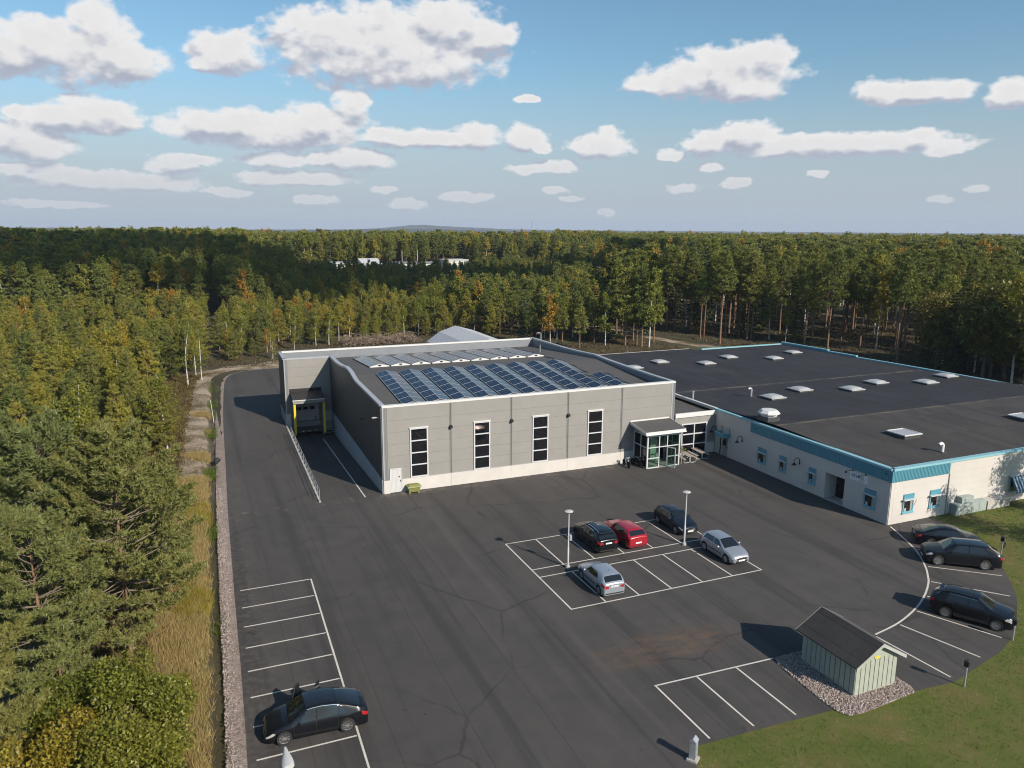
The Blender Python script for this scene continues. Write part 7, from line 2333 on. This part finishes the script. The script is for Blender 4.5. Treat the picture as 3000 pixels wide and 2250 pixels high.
def tree_label(kind, zone, x, y, H, base):
    """say which tree: what stands in front of it and how deep in the stand it is"""
    d = Vector((x, y, 0)) - CAM
    px = 512 + 767.16 * d.dot(_r) / d.dot(_f)
    back = y - forest_edge(x)
    sp = {'p': 'pine', 'b': 'birch', 's': 'spruce'}[kind[0]] if kind != 'broad' else 'broadleaf tree'
    if zone == 'right':
        marks = [(600, 'the grey hall roof corner'), (640, 'the first rear roof light'), (690, 'the second rear roof light'), (735, 'the tall rear roof light'), (780, 'the rear corner of the black roof'), (830, 'the first blue parapet notch'),
                 (870, 'the second blue parapet notch'), (915, 'the long right parapet'), (960, 'the last roof light'), (2000, 'the right end of the black roof')]
        w = 'front rank ' if back < 12 else ('second rank ' if back < 30 else 'deep standing ')
        h = 'very tall ' if H > 18.2 else ('tall ' if H > 16 else 'shorter ')
        m = next(t for a, t in marks if px < a)
        return h + w + sp + ' behind ' + m
    if zone == 'edge':
        return ('tall dark ' if H > 14 else ('mid height dark ' if H > 11.5 else 'lower dark ')) + sp + (' near the black roof' if d.length < 118 else (' one row behind the roof edge trees' if d.length < 132 else ' deep in')) + (' left of the last roof light' if px < 935 else (' above the right roof corner' if px < 985 else ' at the right picture edge'))
    if zone == 'mid':
        marks = [(240, 'the head of the drive'), (275, 'the sand bank'), (305, 'the left end of the grey hall'), (330, 'the loading dock block'), (355, 'the left end of the brush heap'), (385, 'the right end of the brush heap'), (430, 'the rear solar tents'), (480, 'the white tent hall'), (540, 'the grey hall right parapet'), (2000, 'the gap between the halls')]
        m = next(t for a, t in marks if px < a)
        return ('low ' if H < 5 else ('mid height ' if H < 7 else 'taller ')) + ('golden ' if sp == 'birch' else 'yellow green ') + sp + (', foremost, behind ' if back < 10 else ', farther back, behind ') + m
    dist = d.length
    band = 'beside the dry verge' if x > -23 else ('near the left picture edge' if px < 70 else 'in the middle of the left stand')
    dep = 'nearest the camera' if dist < 95 else ('level with the loading dock' if dist < 118 else ('by the head of the drive' if dist < 140 else 'at its far end'))
    return ('small ' if H < 6.5 else ('mid height ' if H < 7.8 else 'taller ')) + sp + ' ' + band + ', ' + dep


def build_forest():
    rows = forest()
    V = {
        'pineY': [make_pine(201 + i, 7.5, 0.08 + 0.04 * i, 1.75, 15, 6, 0.25, 9.5, 6, 'needles_pine', wf=0.36) for i in range(4)],
        'pineT': [make_pine(221 + i, 18.0, 0.42 + 0.06 * i, 2.25, 20, 5, 0.42, 6.0, 5, 'needles_tall', i % 2 == 0, wf=0.32) for i in range(4)],
        'birchY': [make_birch(241 + i, 7.5, 0.18 + 0.06 * i, 1.25, 28, 0.17, 2300, twist=0.08) for i in range(4)],
        'birchT': [make_birch(261 + i, 15.5, 0.28 + 0.05 * i, 2.1, 40, 0.24, 4200, twist=0.05) for i in range(4)],
        'spruceT': [make_spruce(281 + i, 14.0, 2.6, 24, 7, 0.50, 14) for i in range(2)],
        'broad': [make_broad(291 + i, 11.0, 3.6, 0.36, 4200) for i in range(3)],
    }
    Href = {'pineY': 7.5, 'pineT': 18.0, 'birchY': 7.5, 'birchT': 15.5, 'spruceT': 14.0, 'broad': 11.0}
    spec = {'pineY': ('pine_tree', 'pine'), 'pineT': ('pine_tree', 'pine'), 'birchY': ('birch_tree', 'birch'), 'birchT': ('birch_tree', 'birch'), 'spruceT': ('spruce_tree', 'spruce'), 'broad': ('broadleaf_tree', 'broadleaf')}
    lab = {('pineY', 'left'): ('young olive green pine in the sunlit stand left of the drive', 'young pines left of the drive'),
           ('birchY', 'left'): ('young birch with thin white stem in the sunlit stand left of the drive', 'young birches left of the drive'),
           ('pineY', 'mid'): ('small yellow green pine in the sunlit young growth behind the grey hall', 'young pines behind the grey hall'),
           ('birchY', 'mid'): ('small golden or orange birch in the young growth behind the grey hall', 'young birches behind the grey hall'),
           ('pineT', 'right'): ('tall slender pine with bare reddish trunk in the stand behind the black roof', 'tall pines behind the black roofed hall'),
           ('birchT', 'right'): ('tall white stemmed birch at the stand behind the black roof', 'tall birches behind the black roofed hall'),
           ('spruceT', 'right'): ('dark spruce standing among the tall pines behind the black roof', 'spruces behind the black roofed hall'),
           ('broad', 'edge'): ('dense dark broadleaf tree at the right picture edge beyond the black roof', 'broadleaf trees at the right edge'),
           ('birchT', 'edge'): ('birch mixed into the dense dark trees at the right picture edge', 'birches at the right edge'),
           ('spruceT', 'edge'): ('dark spruce in the dense trees at the right picture edge', 'spruces at the right edge')}
    order = sorted(range(len(rows)), key=lambda i: rows[i][6] / rows[i][3])
    cnt = {}
    cap = {('pine_tree', 'right'): 130, ('pine_tree', 'left'): 110, ('pine_tree', 'mid'): 40, ('birch_tree', 'right'): 80, ('birch_tree', 'left'): 60, ('birch_tree', 'mid'): 60}
    rest = []
    ntri = 0
    for i in order:
        x, y, z, H, kind, zone, r, rz, rv = rows[i]
        key = (kind, zone)
        if key in lab:
            nm = spec[kind][0]
            ck = (nm, zone)
            if cnt.get(ck, 0) < cap.get(ck, 45):
                cnt[ck] = cnt.get(ck, 0) + 1
                ms = V[kind]
                l, gr = lab[key]
                l = tree_label(kind, zone, x, y, H, l)
                s = H / Href[kind]
                place(nm, ms[int(rv * len(ms)) % len(ms)], x, y, z, s * (0.9 + 0.2 * ((rv * 7) % 1)), rz, l, 'tree', gr, sz=s)
                continue
        rest.append(rows[i])
    # the rest of the wood is one mass of instances
    src = bpy.data.collections.new('tree_sources')
    meshes = []

    def merged(ms):
        A, B = ms
        va = np.empty(len(A.vertices) * 3, np.float32); A.vertices.foreach_get('co', va)
        vb = np.empty(len(B.vertices) * 3, np.float32); B.vertices.foreach_get('co', vb)
        fa = np.empty(len(A.loops), np.int32); A.loops.foreach_get('vertex_index', fa)
        fb = np.empty(len(B.loops), np.int32); B.loops.foreach_get('vertex_index', fb)
        mb_ = np.empty(len(B.polygons), np.int32); B.polygons.foreach_get('material_index', mb_)
        Vv = np.concatenate([va.reshape(-1, 3), vb.reshape(-1, 3)])
        Ff = np.concatenate([fa.reshape(-1, 3), fb.reshape(-1, 3) + len(A.vertices)])
        mi = np.concatenate([np.zeros(len(A.polygons), int), mb_ + 1])
        mats = [A.materials[0].name] + [m.name for m in B.materials]
        return mesh_np('tree_source', Vv, Ff, mats, mi, parent='mesh')
    kinds = {}
    sets = [('pineY', V['pineY'][:3]), ('birchY', V['birchY'][:3]), ('pineT', V['pineT'][:3]), ('birchT', V['birchT'][:3]), ('spruceT', V['spruceT']), ('broad', V['broad'][:2]),
            ('pineM', [make_pine(301 + i, 15.0, 0.32 + 0.06 * i, 2.2, 15, 5, 0.55, 4.6, 6, 'needles_tall', i == 2, wf=0.34) for i in range(3)]),
            ('birchM', [make_birch(311 + i, 13.0, 0.30, 2.0, 24, 0.36, 1900) for i in range(2)]),
            ('spruceM', [make_spruce(321 + i, 15.0, 2.5, 16, 6, 0.85, 7) for i in range(2)]),
            ('pineF', [make_pine(331 + i, 18.0, 0.42, 2.6, 11, 5, 0.9, 2.4, 5, 'needles_pine', i == 0, wf=0.36) for i in range(3)]),
            ('birchF', [make_birch(341 + i, 15.0, 0.30, 2.8, 14, 1.0, 320) for i in range(2)]),
            ('spruceF', [make_spruce(351 + i, 18.5, 2.5, 12, 5, 1.3, 4) for i in range(2)])]
    Href.update({'pineM': 15.0, 'birchM': 13.0, 'spruceM': 15.0, 'pineF': 18.0, 'birchF': 15.0, 'spruceF': 18.5})
    n = 0
    for kd, ms in sets:
        kinds[kd] = []
        for m in ms:
            o = bpy.data.objects.new('tree_source_%03d' % n, merged(m))
            src.objects.link(o)
            kinds[kd].append(n); n += 1
    P = np.array([(q[0], q[1], q[2]) for q in rest])
    idx = np.array([kinds[q[4]][int(q[8] * 97) % len(kinds[q[4]])] for q in rest], np.int32)
    scl = np.array([q[3] / Href[q[4]] for q in rest], np.float32)
    rot = np.array([q[7] for q in rest], np.float32)
    me = bpy.data.meshes.new('forest')
    me.vertices.add(len(P)); me.vertices.foreach_set('co', P.astype(np.float32).ravel())
    for nm, ty, arr in (('pick', 'INT', idx), ('size', 'FLOAT', scl), ('turn', 'FLOAT', rot)):
        a = me.attributes.new(nm, ty, 'POINT'); a.data.foreach_set('value', arr)
    me.update()
    fo = bpy.data.objects.new('forest', me); COL.objects.link(fo)
    fo['kind'] = 'stuff'
    ng = bpy.data.node_groups.new('scatter_trees', 'GeometryNodeTree')
    ng.interface.new_socket('Geometry', in_out='INPUT', socket_type='NodeSocketGeometry')
    ng.interface.new_socket('Geometry', in_out='OUTPUT', socket_type='NodeSocketGeometry')
    N = ng.nodes; L = ng.links
    gi = N.new('NodeGroupInput'); go = N.new('NodeGroupOutput')
    ci = N.new('GeometryNodeCollectionInfo'); ci.inputs['Collection'].default_value = src
    ci.inputs['Separate Children'].default_value = True; ci.inputs['Reset Children'].default_value = True
    ip = N.new('GeometryNodeInstanceOnPoints'); ip.inputs['Pick Instance'].default_value = True

    def attr(nm, ty):
        a = N.new('GeometryNodeInputNamedAttribute'); a.data_type = ty; a.inputs['Name'].default_value = nm
        return a.outputs[0]
    cb = N.new('ShaderNodeCombineXYZ')
    L.new(attr('turn', 'FLOAT'), cb.inputs[2])
    er = N.new('FunctionNodeEulerToRotation'); L.new(cb.outputs[0], er.inputs[0])
    L.new(gi.outputs[0], ip.inputs['Points']); L.new(ci.outputs[0], ip.inputs['Instance']); L.new(attr('pick', 'INT'), ip.inputs['Instance Index'])
    L.new(er.outputs[0], ip.inputs['Rotation']); L.new(attr('size', 'FLOAT'), ip.inputs['Scale'])
    L.new(ip.outputs[0], go.inputs[0])
    md = fo.modifiers.new('scatter', 'NODES'); md.node_group = ng
    print('forest: individuals', cnt, 'mass', len(rest))


def tufts(name, P, n_bl, h, w, mat, seed, spread=0.06, lean=0.5):
    """grass or heather clumps as thin blades"""
    g = np.random.default_rng(seed)
    m = len(P)
    B = np.repeat(P, n_bl, 0) + g.normal(0, spread, (m * n_bl, 3)) * np.array([1, 1, 0])
    hh = np.repeat(g.uniform(0.6, 1.2, m), n_bl) * h * g.uniform(0.6, 1.1, m * n_bl)
    D = g.normal(0, lean, (m * n_bl, 3)); D[:, 2] = 1
    V, F = diamonds(B, D, hh, w, g)
    o = mesh_np(name, V, F, mat)
    return tag(o, kind='stuff')


def build_ground_cover():
    g = np.random.default_rng(21)
    le = np.array(curve_pts(LEFT_EDGE, 10))

    def along(n, o0, o1, y0, y1):
        y = g.uniform(y0, y1, n); o = g.uniform(o0, o1, n)
        return np.stack([np.interp(y, le[:, 1], le[:, 0]) - o, y, np.zeros(n)], -1)

    def vz(P):
        o = np.interp(P[:, 1], le[:, 1], le[:, 0]) - P[:, 0]
        P[:, 2] = np.interp(o, [0.85, 1.05, 1.3, 1.6, 1.9, 2.3, 3.4], [-0.16, -0.27, -0.42, -0.40, -0.14, 0.0, 0.03])
        return P
    noise = lambda P, s, o: np.sin(P[:, 0] * s + o) + np.sin(P[:, 1] * s * 1.3 + o * 2) + np.sin((P[:, 0] + P[:, 1]) * s * 0.7 + o)
    P = vz(along(6200, 1.6, 4.8, -42, 44)); P = P[(P[:, 1] < 11) | (noise(P, 0.5, 1) > 1.1)]
    tufts('dry_grass', P, 18, 0.52, 0.032, 'grass_straw', 31, 0.14, 0.35)
    P = vz(along(3200, 1.5, 3.2, -36, 24)); P = P[noise(P, 0.35, 4) > 0.0]
    tufts('sedge_grass', P, 18, 0.62, 0.032, 'grass_gold', 32, 0.16, 0.45)
    P = vz(along(2600, 0.8, 2.0, -42, 60)); P = P[noise(P, 0.6, 2.2) > 0.9]
    tufts('ditch_grass', P, 12, 0.45, 0.03, 'grass_green', 33, 0.12, 0.5)
    # lawn blades where the camera is close enough
    n = 42000
    x = g.uniform(4.0, 62, n); y = g.uniform(-52, -22.8, n)
    poly = [(4.6, -40.3), (5.4, -39.3), (9.6, -39.4), (13.35, -39.6), (13.7, -40.3), (18.3, -40.1), (21.2, -40.2), (24.0, -39.6), (26.6, -39.0), (29.15, -37.9), (33.1, -35.45), (35.16, -33.66), (37.4, -31.3), (39.25, -28.85), (40.5, -26.1), (40.95, -24.4), (41.05, -22.9), (62, -22.9), (62, -52), (4.2, -52)]
    k = inside(poly, x, y)
    P = np.stack([x[k], y[k], np.full(k.sum(), -0.012)], -1)
    f = noise(P, 1.1, 0.3) + noise(P, 3.1, 2.0) * 0.5
    P1 = P[f > -0.9]
    tufts('lawn_grass', P1, 3, 0.10, 0.03, 'grass_green', 34, 0.06, 0.6)
    P2 = P[f <= -0.9]
    tufts('dry_lawn_grass', P2, 3, 0.07, 0.03, 'grass_straw', 35, 0.06, 0.7)
    # heather and bilberry under the trees
    n = 26000
    a = g.uniform(R(-14), R(60), n); r = 60 + 150 * g.uniform(0, 1, n) ** 0.75
    x = CAM.x + np.sin(a) * r; y = CAM.y + np.cos(a) * r
    ok = np.array([(yy > forest_edge(xx) - 9 and not (-17 < xx < -1 and yy < 70) and not (-1 <= xx < 12 and yy < 78) and not (74 < xx < 84 and yy < 100) and not (36 < xx < 81 and yy < 40)) or (60 < yy and 36 < xx < 75 and yy > 41) for xx, yy in zip(x, y)])
    P = np.stack([x, y, np.full(n, -0.04)], -1)[ok]
    tufts('heather', P, 7, 0.42, 0.16, 'heath', 36, 0.30, 0.9)
    n = 7000
    P = vz(along(n, 2.9, 9.0, -42, 66)); P[:, 2] = np.minimum(P[:, 2], 0.02)
    P = P[(np.interp(P[:, 1], le[:, 1], le[:, 0]) - P[:, 0]) > 4.2]
    tufts('undergrowth', P, 8, 0.40, 0.12, 'heath', 37, 0.22, 0.9)
    # brush heap behind the grey hall
    n = 900
    c = np.stack([g.uniform(13, 28, n), 89.5 + g.normal(0, 1.6, n), np.abs(g.normal(0, 0.7, n))], -1)
    d = norm(g.normal(0, 1, (n, 3)) * np.array([1, 0.8, 0.45]))
    L = g.uniform(0.8, 2.6, n)
    s = np.linspace(-0.5, 0.5, 4)
    paths = c[:, None] + d[:, None] * (L[:, None, None] * s[None, :, None])
    paths[..., 2] += (0.3 * np.cos(s * 3))[None]
    V, F = tubes(paths, np.tile([0.05, 0.045, 0.035, 0.015], (n, 1)), 3)
    tag(mesh_np('brush_heap', V, F, 'brush_twigs'), kind='stuff')


build_near_trees()
build_forest()

build_ground_cover()

# ------------------------------------------------------------------ things beyond the halls


def build_far():
    off = (30.2, 59, 0)
    T = thing('tent_hall', 'white sheeted storage tent with faceted roof showing above the rear parapet', 'tent', off)
    pro = [(24.3, 0.0), (24.3, 3.1), (26.7, 4.75), (29.7, 5.75), (33.0, 4.85), (36.3, 3.0), (36.3, 0.0)]
    for i in range(len(pro) - 1):
        a, b = pro[i], pro[i + 1]
        q = MB(None, off); q.add([(a[0], 50, a[1]), (b[0], 50, b[1]), (b[0], 68, b[1]), (a[0], 68, a[1])], [(3, 2, 1, 0)])
        q.obj('roof_sheet' if 0 < i < 5 else 'wall_sheet', 'tent_sheet', T)
    for y in (50, 68):
        q = MB(Fr((0, y), (1, 0), (0, 1)), off); q.prism(pro, -0.02, 0.02); fix_normals(q.obj('gable_sheet', 'tent_sheet', T))
    # white premises deep in the wood
    def block(x0, y0, x1, y1, h, lab, roof, name='far_building'):
        o = ((x0 + x1) / 2, (y0 + y1) / 2, 0)
        B = thing(name, lab, 'building', o)
        MB(None, o).box(x0, y0, -0.1, x1, y1, h).obj('wall', 'far_white', B)
        MB(None, o).box(x0 - 0.4, y0 - 0.4, h + 0.002, x1 + 0.4, y1 + 0.4, h + 0.5).obj('roof', roof, B)
        n = max(2, int((x1 - x0) / 5))
        for i in range(n):
            xx = x0 + (x1 - x0) * (i + 0.5) / n
            MB(None, o).box(xx - 1.1, y0 - 0.06, 1.2, xx + 1.1, y0 - 0.003, 2.8).obj('window', 'black_glass', B)
        return B
    block(84, 322, 106, 336, 4.6, 'long low white building with pale flat roof glimpsed above the shaded trees', 'far_roof')
    block(112, 326, 124, 338, 5.6, 'smaller white building right of the long low one in the wood', 'far_white')
    block(52, 318, 61, 330, 5.2, 'white building at the left end of the premises in the wood', 'far_white')
    B = block(66, 312, 74, 324, 4.0, 'white building with steep mono pitch roof among the trees', 'far_white')
    q = MB(None, (70, 318, 0)); q.add([(65, 311, 4.5), (75, 311, 4.5), (75, 325, 7.4), (65, 325, 7.4), (65, 325, 4.5), (75, 325, 4.5)], [(0, 1, 2, 3), (0, 3, 4), (1, 5, 2), (3, 2, 5, 4)])
    q.obj('roof', 'far_white', B)
    for x, y in ((86, 318), (94, 318)):
        t = thing('flagpole', 'white flagpole, ' + ('left' if x < 90 else 'right') + ' one of the pair before the long white building', 'flagpole', (x, y, 0), 0, 'flagpoles in the wood')
        q = MB(); q.lathe([(0.16, 0), (0.10, 11.5), (0, 11.5)], 8); q.obj('pole', 'cap_white', t)
    flat('far_car_park', [(50, 184), (76, 186), (80, 216), (52, 214)], 0.02, 'asphalt')
    src = [o for o in COL.objects if o.get('category') == 'car']
    for k, (i, x, y, rz, lab) in enumerate(((5, 60, 197, 1.4, 'dark car in the clearing seen between trees far behind'), (1, 65.5, 199, 1.5, 'silver car in the clearing seen between trees far behind'), (4, 71, 200, 1.5, 'red car at the right of the far clearing'))):
        c = dup(src[i]); c.location = (x, y, 0.03); c.rotation_euler = (0, 0, rz); c['label'] = lab; c['group'] = 'cars in the far clearing'
    block(-4, 246, 5, 254, 3.2, 'small cabin with grey roof hidden in the shaded wood at left', 'far_roof', 'cabin')
    # distant mast
    T = thing('radio_mast', 'thin grey radio mast on the horizon right of the blue hill', 'mast', (1050, 2300, drop(1050, 2300)))
    q = MB(); q.lathe([(0.9, 0), (0.45, 62), (0.2, 66), (0, 66)], 6); q.obj('pole', 'far_roof', T)


build_far()


def build_air():
    # low summer air: closed box round everything, sky outside
    m = bpy.data.materials.new('air'); m.use_nodes = True
    t = m.node_tree; t.nodes.clear()
    o = t.nodes.new('ShaderNodeOutputMaterial'); v = t.nodes.new('ShaderNodeVolumePrincipled')
    v.inputs['Color'].default_value = (0.72, 0.82, 1.0, 1)
    v.inputs['Density'].default_value = 0.00009
    v.inputs['Anisotropy'].default_value = 0.0
    t.links.new(v.outputs[0], o.inputs['Volume'])
    MATS['air'] = m
    mb = MB(); mb.box(-13000, -600, -200, 13000, 13000, 62)
    tag(mb.obj('haze', 'air'), kind='stuff')


build_air()


def build_cloud():
    """the cumulus, behind the camera towards the sun, whose shade lies on the wood"""
    t = 560 / SUN_DIR.z
    c = Vector((22, 222, 0)) + SUN_DIR * t
    g = random.Random(5)
    M('cloud_white', (0.85, 0.85, 0.86), 1.0, spec=0.0)
    import bmesh
    bm = bmesh.new()
    lobes = [(0, 0, 118, 62, 26), (-105, 95, 80, 105, 22), (-20, 60, 60, 40, 8)]
    for lx, ly, ax, ay, k in lobes:
      for i in range(k):
        a = g.uniform(0, 6.28); r = math.sqrt(g.random())
        x, y = lx + ax * r * math.cos(a), ly + ay * r * math.sin(a)
        s = g.uniform(18, 36) * (1.15 - 0.5 * r)
        mt = Matrix.Translation((x, y, g.uniform(0, 26) * (1.2 - r))) @ Matrix.Diagonal((s, s, s * 0.62, 1))
        bmesh.ops.create_icosphere(bm, subdivisions=3, radius=1.0, matrix=mt)
    for v in bm.verts:
        n = math.sin(v.co.x * 0.11) * math.sin(v.co.y * 0.13 + 1) * math.sin(v.co.z * 0.15 + 2)
        v.co += v.normal * n * 5
        if v.co.z < -8: v.co.z = -8 + (v.co.z + 8) * 0.2
    me = bpy.data.meshes.new('cloud'); bm.to_mesh(me); bm.free()
    me.materials.append(MATS['cloud_white'])
    me.polygons.foreach_set('use_smooth', [True] * len(me.polygons))
    o = bpy.data.objects.new('cloud', me); COL.objects.link(o); o.location = c
    tag(o, kind='structure')


build_cloud()
